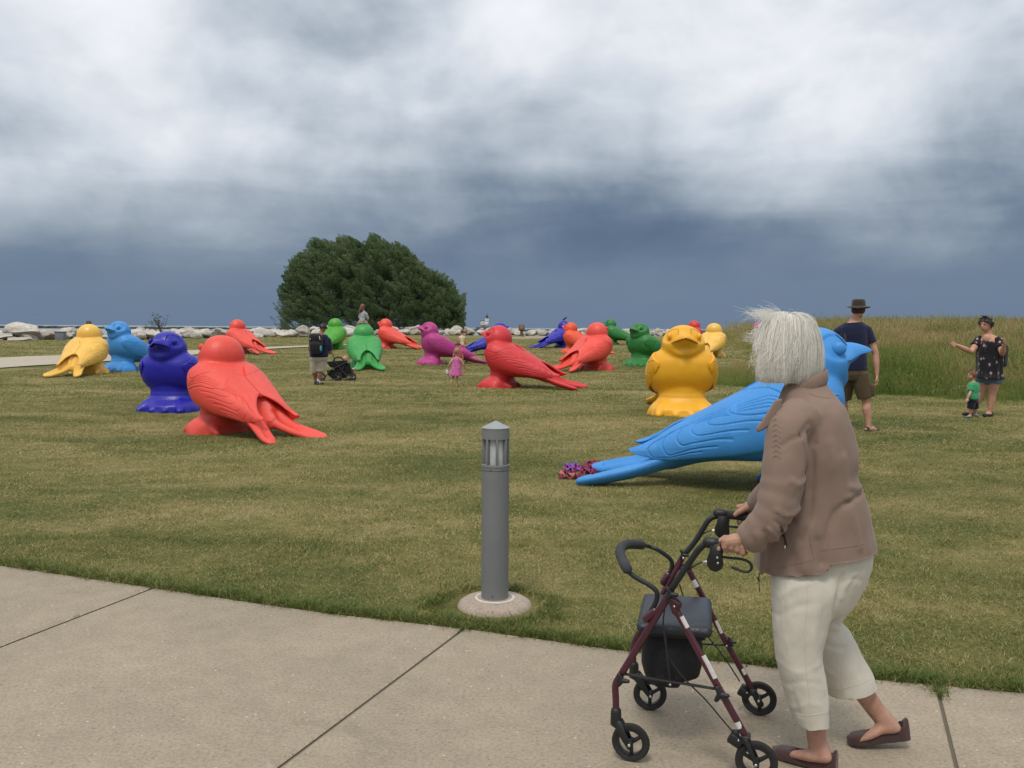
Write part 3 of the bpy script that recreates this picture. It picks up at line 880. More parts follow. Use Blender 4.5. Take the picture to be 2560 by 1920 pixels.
rot = np.stack([zz, zz, rz_], 1); scl = np.stack([s, s, hz], 1)
# longer fringe hanging over the pavement and round the bollard footing
g = np.random.default_rng(5)
fx = g.uniform(-3.4, 4.2, 5200); fy = np.interp(fx, PATH_EDGE[:, 0], PATH_EDGE[:, 1]) + np.abs(g.normal(0, .07, fx.size)) + .004
th = g.uniform(0, 6.283, 420); rr = .30 + np.abs(g.normal(0, .05, 420))
fx = np.concatenate([fx, BOL.x + rr * np.cos(th)]); fy = np.concatenate([fy, BOL.y + rr * np.sin(th)])
keep = np.interp(fx * 3.1, [0], [0]) + np.sin(fx * 5.3) + g.normal(0, 1.0, fx.size) > -1.1
fx, fy = fx[keep], fy[keep]
for (A_, d_), n_, sd in zip(JOINTS[1:4], (2, 3, 30), (.3, .06, .08)):      # sprigs in the pavement joints
    tt = np.abs(g.normal(0, sd, n_)); fx = np.concatenate([fx, A_[0] + d_[0] * tt + g.normal(0, .006, n_)]); fy = np.concatenate([fy, A_[1] + d_[1] * tt + g.normal(0, .006, n_)])
m = len(fx)
fs = g.uniform(.5, 1.15, m)
P = np.concatenate([np.stack([x, y, z], 1), np.stack([fx, fy, ground(fx, fy) - .006], 1)])
rot = np.concatenate([rot, np.stack([g.normal(0, .12, m), g.normal(0, .12, m), g.uniform(0, 6.28, m)], 1)])
scl = np.concatenate([scl, np.stack([fs, fs, fs * g.uniform(.6, 1.1, m)], 1)])
ix = np.concatenate([ix, 4 + g.integers(0, 2, m)]); tn = np.concatenate([tn, np.zeros(m)])
scatter('lawn_grass', PT + EDGE_T, P, rot, scl, ix, tn)

# ------------------------------------------------------------------ meadow on the bank
def veg_mat(name, stops, scale=.5, trans=.3, rough=.6, spec=.2, vary=.5):
    m = bpy.data.materials.new(name); m.use_nodes = True; N = NT(m.node_tree)
    pos = N.n('ShaderNodeNewGeometry').outputs['Position']
    rnd = N.n('ShaderNodeAttribute', attribute_name='tone').outputs['Fac']
    it = N.n('ShaderNodeAttribute', attribute_name='itone', attribute_type='INSTANCER').outputs['Fac']
    f = N.math('ADD', N.math('MULTIPLY', N.noise(pos, scale, 4, .6), .6), N.math('MULTIPLY', N.math('SUBTRACT', rnd, .3), vary))
    f = N.math('ADD', f, N.math('MULTIPLY', it, 1.0))
    col = N.ramp(f, stops)
    d = N.n('ShaderNodeBsdfPrincipled', {'Base Color': col, 'Roughness': rough, 'Specular IOR Level': spec})
    t = N.n('ShaderNodeBsdfTranslucent', {'Color': col})
    x = N.n('ShaderNodeMixShader', {0: trans, 1: d.outputs[0], 2: t.outputs[0]})
    N.n('ShaderNodeOutputMaterial', {0: x.outputs[0]})
    return m
M_MEAD = veg_mat('meadow_stalks', [(.15, (.085, .155, .028)), (.35, (.165, .24, .050)), (.58, (.27, .29, .085)), (.80, (.47, .37, .18)), (1.0, (.62, .47, .27))])
M_WEED = veg_mat('weed_leaves', [(.15, (.030, .10, .012)), (.45, (.070, .19, .024)), (.7, (.12, .24, .045)), (.9, (.19, .28, .08))], vary=.35)
M_YEL = plain('yellow_petals', (.65, .50, .02), .6)
M_WHT = plain('white_petals', (.62, .62, .56), .7)
def leafy(n, r, h, L, w, seed):
    g = np.random.default_rng(seed); V = []; F = []; T = []
    for i in range(n):
        a = g.uniform(0, 6.283); rr = r * g.uniform(.1, 1) ** .5; z = h * g.uniform(.1, 1) * (1 - .4 * (rr / r) ** 2)
        c = np.array([rr * math.cos(a), rr * math.sin(a), z]); d = g.normal(size=3); d[2] = d[2] * .5 + .25; d /= np.linalg.norm(d)
        u = np.cross(d, g.normal(size=3)); u /= np.linalg.norm(u); l = L * g.uniform(.6, 1.2); ww = w * g.uniform(.7, 1.2)
        o = len(V); V += [tuple(c - d * l / 2), tuple(c + u * ww / 2), tuple(c + d * l / 2), tuple(c - u * ww / 2)]; F.append((o, o + 1, o + 2, o + 3)); T += [g.uniform(0, 1)] * 4
    return V, F, T
def disc(n, r, h, rad_, seed):
    g = np.random.default_rng(seed); V = []; F = []; T = []
    for i in range(n):
        a = g.uniform(0, 6.283); rr = r * math.sqrt(g.uniform()); c = np.array([rr * math.cos(a), rr * math.sin(a), h * g.uniform(.8, 1.1)])
        o = len(V); u = g.normal(size=3) * .25 + (0, -.4, .9); u /= np.linalg.norm(u); p = np.cross(u, (1, 0, 0)); p /= np.linalg.norm(p); q = np.cross(u, p)
        V += [tuple(c + rad_ * (p * math.cos(k * 1.0472) + q * math.sin(k * 1.0472))) for k in range(6)]; F.append(tuple(o + k for k in range(6))); T += [.5] * 6
    return V, F, T
PM = [proto('stalks', [blades(34, .22, .55, .009, .7, 11, 3, (0, .7)), blades(10, .2, .82, .005, .5, 12, 3, (.5, 1), tip=.13)], M_MEAD),
      proto('stalks', [blades(30, .25, .45, .010, .9, 13, 3, (-.1, .6)), blades(6, .2, .70, .005, .6, 14, 3, (.5, 1), tip=.16, tipr=.016)], M_MEAD),
      proto('stalks', [blades(22, .2, .60, .008, .6, 15, 3, (0, .9)), blades(16, .24, .92, .005, .45, 16, 3, (.6, 1.1), tip=.15, tipr=.014)], M_MEAD),
      proto('weeds', [leafy(90, .26, .55, .10, .045, 17), blades(8, .15, .45, .01, .4, 18, 2, (0, .4))], M_WEED),
      proto('weeds', [leafy(70, .22, .75, .08, .035, 19), blades(10, .12, .6, .01, .4, 20, 2, (0, .4))], M_WEED),
      proto('yellow_flowers', [disc(9, .2, .42, .022, 31)], M_YEL),
      proto('white_flowers', [disc(8, .3, .5, .018, 32)], M_WHT)]
g = np.random.default_rng(77)
P = []; RO = []; SC = []; IX = []; TN = []
def meadow_pts(n, xr, yr, cond):
    x = g.uniform(*xr, n); y = g.uniform(*yr, n); k = in_poly(x, y, MEADOW) & cond(x, y); return x[k], y[k]
for n_, xr, yr, cond, smul in ((26000, (4.5, 24), (16, 33), lambda x, y: np.abs(x) < .72 * y, 1.0), (16000, (6, 44), (30, 62), lambda x, y: np.abs(x) < .68 * y, 1.25), (9000, (12, 75), (60, 112), lambda x, y: np.abs(x) < .66 * y, 1.7)):
    x, y = meadow_pts(n_, xr, yr, cond); n = len(x)
    x = x + .35 * np.sin(y * 3.1) + g.normal(0, .16, n); y = y + .30 * np.sin(x * 2.3 + 1) + g.normal(0, .14, n)
    # clear distance inside the outline controls height
    d = np.full(n, 9.0)
    for a, b in zip(MEADOW, MEADOW[1:] + MEADOW[:1]):
        a = np.array(a); b = np.array(b); e = b - a; t = np.clip(((x - a[0]) * e[0] + (y - a[1]) * e[1]) / (e @ e), 0, 1)
        d = np.minimum(d, np.hypot(x - a[0] - t * e[0], y - a[1] - t * e[1]))
    clump = np.sin(x * 1.1 + 2 * np.sin(y * .7)) * np.sin(y * .9 + 1.7 * np.sin(x * .5))
    s = .88 * smul * g.uniform(.7, 1.15, n) * (.34 + .66 * smooth(d / 2.8)) * (1 + .15 * clump)
    left = (x < 7.5) & (y < 31)
    s = np.where(left, s * .8, s)
    high = smooth((y - 23) / 7)
    weedy = (clump > .1) & (y > 21.8) & (y < 29) & (g.uniform(size=n) < .7) & ~left
    r = g.uniform(size=n)
    ix = np.where(weedy, 3 + (r > .5), np.where(r < .38 - .2 * high, 1, np.where(r < .72 - .3 * high, 0, 2)))
    fl = g.uniform(size=n)
    ix = np.where((fl < .014) & (y < 30), 5, np.where(fl > .985, 6, ix))
    tone = .20 * high - .15 + .17 * clump * -1 + g.normal(0, .07, n)
    P.append(np.stack([x, y, ground(x, y) - .02], 1)); RO.append(np.stack([g.normal(0, .1, n) , g.normal(0, .1, n) - .08, g.uniform(0, 6.28, n)], 1))
    SC.append(np.stack([s * 1.1, s * 1.1, s], 1)); IX.append(ix); TN.append(tone)
scatter('meadow_grass', PM, np.concatenate(P), np.concatenate(RO), np.concatenate(SC), np.concatenate(IX), np.concatenate(TN))

# ------------------------------------------------------------------ wind-blown willow behind the rocks
M_LEAF = veg_mat('willow_leaves', [(.12, (.040, .070, .030)), (.35, (.095, .145, .062)), (.6, (.16, .225, .10)), (.85, (.30, .35, .21))], scale=.22, trans=.3, vary=.40)
M_BARK = plain('bark', (.09, .07, .05), .9, .8, 12, .3, 3)
TY = 120.0
def tw(zx, zy):      # outline read off the photo -> metres on the tree's own plane
    p = PY(660 + zx * .2400, 560 + zy * .2486, TY); return p.x, p.z
OUT = [(185, 1060), (180, 930), (235, 800), (262, 640), (290, 390), (400, 300), (505, 265), (535, 150), (640, 165), (780, 205), (815, 125), (900, 130), (1060, 215), (1115, 200), (1135, 95), (1200, 130), (1310, 195), (1360, 180), (1500, 245), (1600, 350), (1680, 445), (1850, 500), (1980, 610), (2005, 720), (2050, 810), (2110, 930), (2060, 1060)]
OW = np.array([tw(*p) for p in OUT]); tcx = (OW[:, 0].min() + OW[:, 0].max()) / 2
tbz = gz(tcx, TY)
willow = thing('willow_tree', 'broad dark green willow with wind-swept crown standing behind the shoreline boulders', 'tree', (tcx, TY, tbz))
def spray(seed, n=230):
    g = np.random.default_rng(seed); V = []; F = []; T = []
    for i in range(n):
        q = g.uniform() ** .8; rr = .42 * math.sin(math.pi * min(.97, q * .8 + .12)) * g.uniform(.2, 1) ** .5; a = g.uniform(0, 6.283)
        c = np.array([rr * math.cos(a), rr * math.sin(a), q * 1.9])
        d = np.array([g.normal(0, .45), g.normal(0, .45), .8 + g.normal(0, .3)]); d /= np.linalg.norm(d)
        u = np.cross(d, g.normal(size=3)); u /= np.linalg.norm(u); l = g.uniform(.12, .26); w = g.uniform(.035, .07)
        o = len(V); V += [tuple(c - d * l / 2), tuple(c + u * w / 2), tuple(c + d * l / 2), tuple(c - u * w / 2)]; F.append((o, o + 1, o + 2, o + 3))
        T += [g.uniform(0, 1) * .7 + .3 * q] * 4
    return V, F, T
SP = [proto('spray', [spray(60 + k)], M_LEAF) for k in range(5)]
g = np.random.default_rng(9)
pts = []; rots = []; sc = []; tn = []
ox = OW[:, 0]; oz = OW[:, 1]
def top_at(x): return np.interp(x, ox, oz)
c0 = np.array([tcx, tbz])
while len(pts) < 4600:
    x = g.uniform(ox.min() + 1.3, ox.max() - .5); th = top_at(x) - .5 if x > ox[4] else np.interp(x, [ox[1], ox[4]], [tbz + 2.0, oz[4]]) - .2
    H = max(th - tbz, .6)
    u = g.uniform(-1, 1)
    depth = 9.5 * math.sqrt(max(.02, 1 - ((x - tcx) / 13.6) ** 2))
    prof = math.sqrt(1 - u * u)
    zt = tbz + H * prof
    k = g.uniform() ** .45
    z = tbz + .2 + (zt - tbz - .2) * k if g.uniform() < .62 else zt
    yy = TY + u * depth
    # big clump bumps: push the shell in and out so that light and dark masses form
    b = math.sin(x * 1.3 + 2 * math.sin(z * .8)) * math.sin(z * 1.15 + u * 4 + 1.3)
    if g.uniform() < .6 and b < -.45 and k > .45: continue
    z -= 1.1 * max(0, -b)
    dirv = Vector(((x - tcx) * .055 - .55, (yy - TY) * .06, .55 + .5 * (z - tbz) / 13))
    dirv += Vector((g.normal(0, .35), g.normal(0, .35), g.normal(0, .3)))
    e = dirv.to_track_quat('Z', 'Y').to_euler()
    s = g.uniform(.6, 1.15) * (1 if z > tbz + 2 else .8)
    pts.append((x - tcx - dirv.normalized().x * s * 1.1, yy - TY, z - tbz - dirv.normalized().z * s * 1.3)); rots.append(tuple(e)); sc.append((s, s, s))
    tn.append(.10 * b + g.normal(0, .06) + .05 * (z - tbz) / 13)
for k in range(420):          # wind-lifted tips breaking the outline
    x = g.uniform(ox.min() + .4, ox.max() - .3); th = top_at(x) - tbz if x > ox[4] else np.interp(x, [ox[1], ox[4]], [2.0, oz[4] - tbz]); u = g.normal(0, .16)
    zt = th * math.sqrt(max(.05, 1 - u * u)) * (1 if g.uniform() < .6 else g.uniform(.3, 1)); sd = 0
    if zt < th * .85: x = (ox.min() + .6 if g.uniform() < .55 else ox.max() - .6); zt = g.uniform(.3, 5.5); u = g.normal(0, .25)
    dirv = Vector((-.55 + (x - tcx) * .03, g.normal(0, .3), .8)).normalized() if x < tcx + 8 else Vector((.5, g.normal(0, .3), .5)).normalized()
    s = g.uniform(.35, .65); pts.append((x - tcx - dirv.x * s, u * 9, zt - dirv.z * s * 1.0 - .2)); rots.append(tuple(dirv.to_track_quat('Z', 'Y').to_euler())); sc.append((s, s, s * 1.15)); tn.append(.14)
pts = np.array(pts); pts[:, 2] = np.maximum(pts[:, 2], .1)
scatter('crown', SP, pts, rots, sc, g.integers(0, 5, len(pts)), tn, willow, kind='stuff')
A = Acc()
A.tube(spline([(0, 0, -.3), (.2, 0, 1.2), (-.3, .3, 2.6), (-1.2, .4, 5)], 4), np.linspace(.75, .35, 13), 12)
for a in range(9):
    an = a * .7 + .2; L = 6 + (a % 3) * 1.8; tx = math.cos(an); tyy = math.sin(an)
    A.tube(spline([(0, 0, .8 + .2 * (a % 3)), (tx * L * .3, tyy * L * .25, 2.6 + (a % 2)), (tx * L * .62 - .5, tyy * L * .5, 5 + (a % 3) * .8), (tx * L - 1.4, tyy * L * .7, 6.3 + (a % 3) * 1.2)], 4), np.linspace(.36, .06, 13), 8)
obj('trunk', A.mesh('trunk'), M_BARK, willow)
# ------------------------------------------------------------------ shoreline boulders
def rock_mat():
    m = bpy.data.materials.new('limestone'); m.use_nodes = True; N = NT(m.node_tree)
    co = N.n('ShaderNodeTexCoord').outputs['Object']; oi = N.n('ShaderNodeObjectInfo').outputs['Random']
    co = N.vmath('ADD', co, N.n('ShaderNodeCombineXYZ', {0: N.math('MULTIPLY', oi, 37), 1: oi, 2: oi}).outputs[0]).outputs[0]
    a = N.noise(co, 1.3, 6, .65); b_ = N.noise(co, 6, 6, .7)
    c = N.ramp(a, [(.28, (.24, .225, .20)), (.42, (.44, .42, .385)), (.6, (.58, .56, .52)), (.8, (.68, .66, .62))])
    c = N.mix(.8, c, N.ramp(b_, [(.3, (.5, .48, .45)), (.55, (1, 1, 1)), (.8, (1.15, 1.12, 1.08))]), 'MULTIPLY')
    tint = N.ramp(oi, [(0, (.72, .68, .64)), (.4, (1, .97, .93)), (.8, (1.1, 1.1, 1.1)), (1, (.85, .78, .70))])
    c = N.mix(1.0, c, tint, 'MULTIPLY')
    b = N.n('ShaderNodeBsdfPrincipled', {'Base Color': c, 'Roughness': .92, 'Specular IOR Level': .2})
    bp = N.n('ShaderNodeBump', {'Strength': .8, 'Distance': .06, 'Height': b_})
    N.t.links.new(bp.outputs[0], b.inputs['Normal']); N.n('ShaderNodeOutputMaterial', {0: b.outputs[0]})
    return m
M_ROCK = rock_mat()
def rock_mesh(seed):
    g = np.random.default_rng(seed)
    bm = bmesh.new(); bmesh.ops.create_icosphere(bm, subdivisions=4, radius=1)
    V = np.array([v.co[:] for v in bm.verts]); F = [tuple(v.index for v in f.verts) for f in bm.faces]; bm.free()
    for k in range(11):          # broken faces
        n = g.normal(size=3); n /= np.linalg.norm(n); h = g.uniform(.55, .85)
        d = V @ n; V -= np.where(d > h, (d - h) * .93, 0)[:, None] * n
    off = g.uniform(0, 50, 3)
    dn = np.array([mn.fractal(Vector(v * 1.8 + off), 1.0, 2.0, 4) for v in V])
    V *= (1 + .09 * dn)[:, None]
    V[:, 2] *= .72
    V[:, 2] += .12
    return mesh_np('boulder', V * .5 / .75, F, False)
ROCKS = [rock_mesh(100 + k) for k in range(14)]
for r in ROCKS: setmat(r, M_ROCK)
rk = random.Random(3)
def boulder(x, y, size, label, group, zoff=0, el=None):
    o = bpy.data.objects.new('boulder', rk.choice(ROCKS)); COL.objects.link(o)
    el = el or (rk.uniform(.85, 1.3), rk.uniform(.8, 1.1), rk.uniform(.75, 1.05))
    o.scale = tuple(size * e for e in el)
    o.rotation_euler = (rk.uniform(-.3, .3), rk.uniform(-.3, .3), rk.uniform(0, 6.28))
    o.location = (x, y, gz(x, y) + zoff + size * .16)
    tag(o, label, 'boulder', group)
    return o
def bpx(px, y_top, y_base, wpx, label, group=None, Y=None, deep=1.0):
    """boulder measured in the photo: centre px, top and base rows, width"""
    p = GP(px, y_base) if Y is None else None
    Yd = (p.y if p is not None else Y) + .3
    d = ray(px, y_base); x = d.x / d.y * Yd; z = gz(x, Yd)
    k = Yd / FPX
    w = wpx * k; h = (y_base - y_top) * k
    o = bpy.data.objects.new('boulder', rk.choice(ROCKS)); COL.objects.link(o)
    o.scale = (w * .92, w * .75 * deep, h * 1.15); o.rotation_euler = (rk.uniform(-.12, .12), rk.uniform(-.12, .12), rk.choice((0, 3.14)) + rk.uniform(-.3, .3))
    o.location = (x, Yd, z + h * .36)
    tag(o, label, 'boulder', group or 'large boulders at the left end of the shoreline')
    return o
bpx(62, 805, 850, 80, 'big triangular grey boulder rising above the others near the left edge of the photo')
bpx(112, 824, 850, 56, 'wide pale boulder sloping down right of the big triangular one')
bpx(12, 832, 851, 50, 'flat grey boulder cut by the left edge of the photo')
bpx(45, 842, 852, 52, 'low whitish boulder lying in front of the big triangular one')
bpx(128, 813, 845, 56, 'rounded beige boulder just left of the yellow bird with its back turned', Y=60)
bpx(163, 818, 840, 36, 'small brownish boulder behind the grey box beside the yellow bird', Y=59)
bpx(316, 812, 838, 24, 'small tan boulder touching the head of the sky blue bird on its right', Y=62)
bpx(345, 822, 850, 58, 'grey boulder with a dark split, right of the left sky blue bird')
bpx(378, 823, 850, 50, 'long pale boulder under the bare driftwood shrub')
bpx(421, 812, 832, 52, 'boulder at the foot of the driftwood shrub, above the royal blue bird', Y=64)
bpx(470, 818, 846, 60, 'whitish boulder behind the head of the royal blue bird', Y=66)
bpx(492, 832, 852, 26, 'dark brown boulder between the royal blue and coral red birds', Y=61)
bpx(512, 820, 846, 44, 'pale boulder directly above the biggest coral red bird', Y=66)
bpx(660, 819, 843, 62, 'long whitish boulder just right of the small coral red bird')
bpx(718, 822, 844, 56, 'pale grey boulder between the small coral bird and the man with the backpack')
bpx(757, 821, 843, 48, 'whitish boulder immediately left of the man with the backpack')
bpx(872, 814, 838, 44, 'grey-white boulder between the lime green bird and the green bird with the girl', Y=84)
bpx(1008, 822, 839, 30, 'round grey boulder right of the red profile bird under the willow', Y=104)
bpx(1034, 823, 839, 26, 'square pale boulder touching the back of the magenta bird head', Y=104)
bpx(1102, 822, 838, 24, 'pale boulder just right of the magenta bird head', Y=106)
bpx(1132, 821, 838, 26, 'pale rounded boulder left of the child in the yellow top', Y=106)
def along(t):
    P_ = SHORE; seg = np.hypot(*(P_[1:] - P_[:-1]).T); cum = np.concatenate([[0], np.cumsum(seg)])
    return np.array([np.interp(t, cum, P_[:, 0]), np.interp(t, cum, P_[:, 1])])
seg = np.hypot(*(SHORE[1:] - SHORE[:-1]).T); cum = np.concatenate([[0], np.cumsum(seg)])
refs = [(-9999, 'beyond the footpath at the left edge'), (30, 'under the big triangular boulder'), (118, 'left of the yellow bird'), (215, 'between the yellow and sky blue birds'), (345, 'right of the left sky blue bird'), (420, 'above the near royal blue bird'),
        (500, 'above the largest coral red bird'), (570, 'behind the small coral red bird'), (640, 'just right of the small coral red bird'), (710, 'left of the man with the backpack'), (780, 'behind the man with the backpack'), (850, 'between the two green birds on the left'),
        (930, 'behind the red profile bird under the willow'), (985, 'between the red and magenta birds'), (1050, 'behind the magenta bird'), (1110, 'left of the child in the yellow top'), (1165, 'under the distant lighthouse'), (1230, 'behind the big red profile bird'),
        (1265, 'left of the weathered wooden post'), (1318, 'right of the weathered wooden post'), (1375, 'behind the far royal blue bird'), (1430, 'between the orange red and coral birds'), (1530, 'behind the farthest green bird'), (1600, 'between the dark green and large yellow birds'), (1680, 'behind the large yellow bird')]
stretch = [(a[0], b[0] if b else 9999, 'one of the pale riprap boulders ' + a[1]) for a, b in zip(refs, refs[1:] + [None])]
t = cum[1] + 14; todo = []
while t < cum[7] - 14:
    for row in range(2):
        p = along(t + rk.uniform(-.5, .5)); q = along(t + .5) - along(t - .5); q /= np.hypot(*q); nrm = np.array([-q[1], q[0]])
        far = p[1] > 85
        size = rk.uniform(.85, 1.5) * (.78 if not far else .95) * (1 if row else .85)
        off = -.1 + row * 1.15 + rk.uniform(-.3, .3)
        x, y = p + nrm * off
        px = 1280 + x / y * FPX
        if px < -260 or px > 1720 or y < 20: continue
        if px < 560 and row == 0 and rk.random() < .35: continue
        lab = next(l for a, b, l in stretch if a <= px < b)
        todo.append((lab, row, px, x, y, size, (-.08, .12)[row] + (.1 if far else 0)))
    t += (.95 if along(t)[1] < 90 else 1.25)

ORD = 'first second third fourth fifth sixth seventh eighth ninth tenth eleventh twelfth'.split()
for lab in sorted({q[0] for q in todo}):
    for row in (0, 1):
        L_ = sorted([q for q in todo if q[0] == lab and q[1] == row], key=lambda q: q[2])
        for i, q in enumerate(L_):
            wh = lab.replace('one of the pale riprap boulders ', ''); nm = ('low front' if row == 0 else 'upper')
            boulder(q[3], q[4], q[5], f"{nm} riprap boulder, {ORD[min(i, 11)]} from the left, {wh}", 'pale boulders of the shoreline riprap', zoff=q[6])

# grey box marker on the rocks at left
A = Acc(); A.box((0, 0, .2), (.28, .2, .32), None, .03); A.box((0, 0, .54), (.31, .23, .03), None, .01)
o = obj('utility_box', A.mesh('utility_box', False), plain('box_grey', (.16, .18, .21), .6, .2)); q = GP(156, 851); o.location = (q.x, q.y - .2, q.z); tag(o, 'small dark grey box at the foot of the boulders beside the left yellow bird', 'box')

# bare driftwood shrub with a few leaves
q = PY(404, 826, 62)
ds = thing('driftwood_shrub', 'scraggly half-bare shrub growing between the boulders above the royal blue bird', 'shrub', (q.x, q.y, q.z))
A = Acc(); g = np.random.default_rng(4); tips = []
for k in range(12):
    a = g.uniform(-1.35, .6); L = g.uniform(.5, 1.25) * (1.2 if k < 3 else 1)
    if k > 9: a = g.uniform(-1.45, -1.1); L = g.uniform(.9, 1.6)
    P_ = spline([(0, 0, -.2), (math.sin(a) * L * .5, g.normal(0, .1), math.cos(a) * L * .5), (math.sin(a) * L + g.normal(0, .1), g.normal(0, .2), math.cos(a) * L + g.normal(0, .08))], 3)
    A.tube(P_, np.linspace(.022, .007, len(P_)), 6); tips += [p for p in P_[3:]]
obj('branches', A.mesh('branches'), M_BARK, ds)
A = Acc()
for p in tips:
    for _ in range(4):
        c = np.array(p) + g.normal(0, .10, 3); A.V.append(np.array([c + g.normal(0, .05, 3) for _ in range(3)])); A.F.append((A.n, A.n + 1, A.n + 2)); A.n += 3
obj('foliage', A.mesh('foliage', False), plain('shrub_leaf', (.06, .08, .03), .8), ds)

# long low breakwater out on the lake
A = Acc(); g = np.random.default_rng(8)
xs_ = np.arange(-1500, 640, 7.0)
for x in xs_:
    A.box((x, 880 + x * .05, -1.3), (3.6, 3, 1.0 + g.uniform(0, .9)), (g.normal(0, .05), g.normal(0, .05), g.normal(0, .1)))
bw = obj('breakwater', A.mesh('breakwater', False), plain('breakwater_stone', (.07, .075, .08), .95, .3, 2, .3, .1)); tag(bw, 'long thin dark stone breakwater lying on the lake just below the horizon', 'breakwater')

# lighthouse on its pier head
LY = 900.0
lh0 = PY(1214, 821, LY)
lh = thing('lighthouse', 'white square lighthouse with stepped tower and dark lantern on the distant pier', 'lighthouse', (lh0.x, LY, -1.9))
mw = plain('light_white', (.68, .68, .66), .8); md = plain('light_dark', (.035, .04, .045), .6); mp = plain('pier_stone', (.09, .085, .08), .9)
k = LY / FPX
def zt(py): return PY(1214, py, LY).z + 1.9
A = Acc(); A.box((-1.5, 0, zt(818) / 2), (8.2, 6, zt(818) / 2), None, .3); A.box((-16, 0, .6), (9, 3, 1.2)); obj('pier_base', A.mesh('b', False), mp, lh)
A = Acc(); z0, z1 = zt(818), zt(803); A.box((-1.0, 0, (z0 + z1) / 2), (3.9, 3.2, (z1 - z0) / 2)); obj('keepers_house', A.mesh('b', False), mw, lh)
A = Acc(); A.box((-1.0, 0, z1 + .2), (4.1, 3.4, .22)); obj('house_roof', A.mesh('b', False), md, lh)
z2 = zt(794.5); A = Acc()
R = []
for z, h in ((z0, 2.1), (z2, 1.75)): R.append([(1.4 - h, -h - 1, z), (1.4 + h, -h - 1, z), (1.4 + h, h - 1, z), (1.4 - h, h - 1, z)])
A.rings(R); obj('tower', A.mesh('b', False), mw, lh)
A = Acc(); A.box((1.4, -1, z2 + .12), (2.1, 2.1, .14)); obj('gallery', A.mesh('b', False), md, lh)
A = Acc(); A.rings([[(1.4 + 1.1 * math.cos(a), -1 + 1.1 * math.sin(a), z) for a in np.arange(8) * math.pi / 4] for z in (z2 + .25, z2 + 1.7)]); lr = obj('lantern_room', A.mesh('b', False), plain('lantern_glass', (.10, .12, .13), .2), lh)
A = Acc(); A.rings([[(1.4 + r * math.cos(a), -1 + r * math.sin(a), z) for a in np.arange(8) * math.pi / 4] for z, r in ((z2 + 1.7, 1.35), (z2 + 2.6, .5), (z2 + 4.2, .06))]); obj('lantern_roof', A.mesh('b', False), md, lh)
wm = None
for (x, z, face) in [(-3.6, .30, 0), (-2.2, .30, 0), (-.8, .30, 0), (-3.6, .72, 0), (-2.2, .72, 0), (-.8, .72, 0)]:
    A = Acc(); A.box((x, -3.22, z0 + (z1 - z0) * z), (.38, .06, .62)); obj('window', A.mesh('w', False), md, lh)
for z in (.35, .62, .86):
    for dx in (-.75, .75):
        A = Acc(); zz = z0 + (z2 - z0) * z; A.box((1.4 + dx, -3.08 + .3 * z, zz), (.32, .08, .6)); obj('window', A.mesh('w', False), md, lh)

# weathered post by the shore
q = PY(1304, 846, 98); zb = gz(q.x, 98)
po = thing('wooden_post', 'weathered brown wooden post with a broad top standing among the white boulders', 'post', (q.x, 98, zb))
hh = PY(1304, 810, 98).z - zb
A = Acc(); A.rings([[(r * math.cos(a), r * .8 * math.sin(a), z) for a in np.arange(12) * math.pi / 6] for z, r in ((-.2, .17), (hh * .35, .16), (hh * .42, .16), (hh * .48, .30), (hh * .55, .34), (hh * .9, .32), (hh * .97, .27), (hh, .12))])
obj('shaft', A.mesh('p'), plain('post_wood', (.17, .105, .075), .9, .8, 8, .4, 4), po)
A = Acc(); A.box((0, -.3, hh * .72), (.2, .03, .22), None, .02); obj('plate', A.mesh('p', False), plain('post_plate', (.24, .15, .11), .8, .3, 10, .3, 6), po)

# dry sand and debris patch by the post
def patch(pts_, name, m, lift=.02, kind='structure'):
    V = []; c = np.mean([p[:2] for p in pts_], 0); P_ = spline([p[:2] for p in pts_], 6, True)
    rows = [P_ * t + c * (1 - t) for t in (1, .75, .5, .25, .02)]
    V = [(x, y, gz(x, y) + lift * (0.2 if i == 0 else 1)) for i, r in enumerate(rows) for x, y in r]; k = len(P_)
    F = [(i * k + j, i * k + (j + 1) % k, (i + 1) * k + (j + 1) % k, (i + 1) * k + j) for i in range(4) for j in range(k)]
    return obj(name, mesh_np(name, V, F), m, kind=kind)
patch([tuple(GP(px, py)) for px, py in ((1275, 843), (1330, 839), (1400, 838.5), (1440, 841), (1420, 845.5), (1340, 846), (1290, 847))], 'sand_patch', plain('sand', (.30, .245, .165), .95, .5, 20, .25, 2))

# distant gull
gp = PY(86, 787, 300)
A = Acc(); A.tube([(-.55, 0, .12), (-.2, 0, .18), (0, 0, 0), (.2, 0, .18), (.55, 0, .12)], [.02, .07, .09, .07, .02], 8, side=(0, 1, 0)); A.tube([(0, -.3, 0), (0, .3, 0)], [.06, .09], 8)
o = obj('gull', A.mesh('gull'), plain('gull', (.2, .2, .2), .8)); o.location = gp; tag(o, 'tiny dark gull flying over the lake at the far left', 'bird')
# small dark bird perched on the far royal blue sculpture
b_ = BIRDS['nf']; s = b_.scale[0]
q = b_.matrix_basis @ Vector((.08, 0, 1.61))
A = Acc(); A.tube([(-.16, 0, .0), (-.05, 0, .07), (.06, 0, .12), (.11, 0, .16)], [.012, .045, .05, .03], 10); A.ell((.13, 0, .18), (.04, .03, .03)); A.tube([(.16, 0, .18), (.21, 0, .175)], [.012, .003], 6)
A.tube([(.0, .015, .0), (.02, .02, .06)], [.006, .006], 5); A.tube([(.0, -.015, .0), (.02, -.02, .06)], [.006, .006], 5)
o = obj('perched_bird', A.mesh('perched_bird'), plain('blackbird', (.015, .015, .018), .6)); o.location = q; o.rotation_euler = (0, 0, rad(35)); tag(o, 'small dark live bird perched on the head of the far royal blue bird', 'bird')
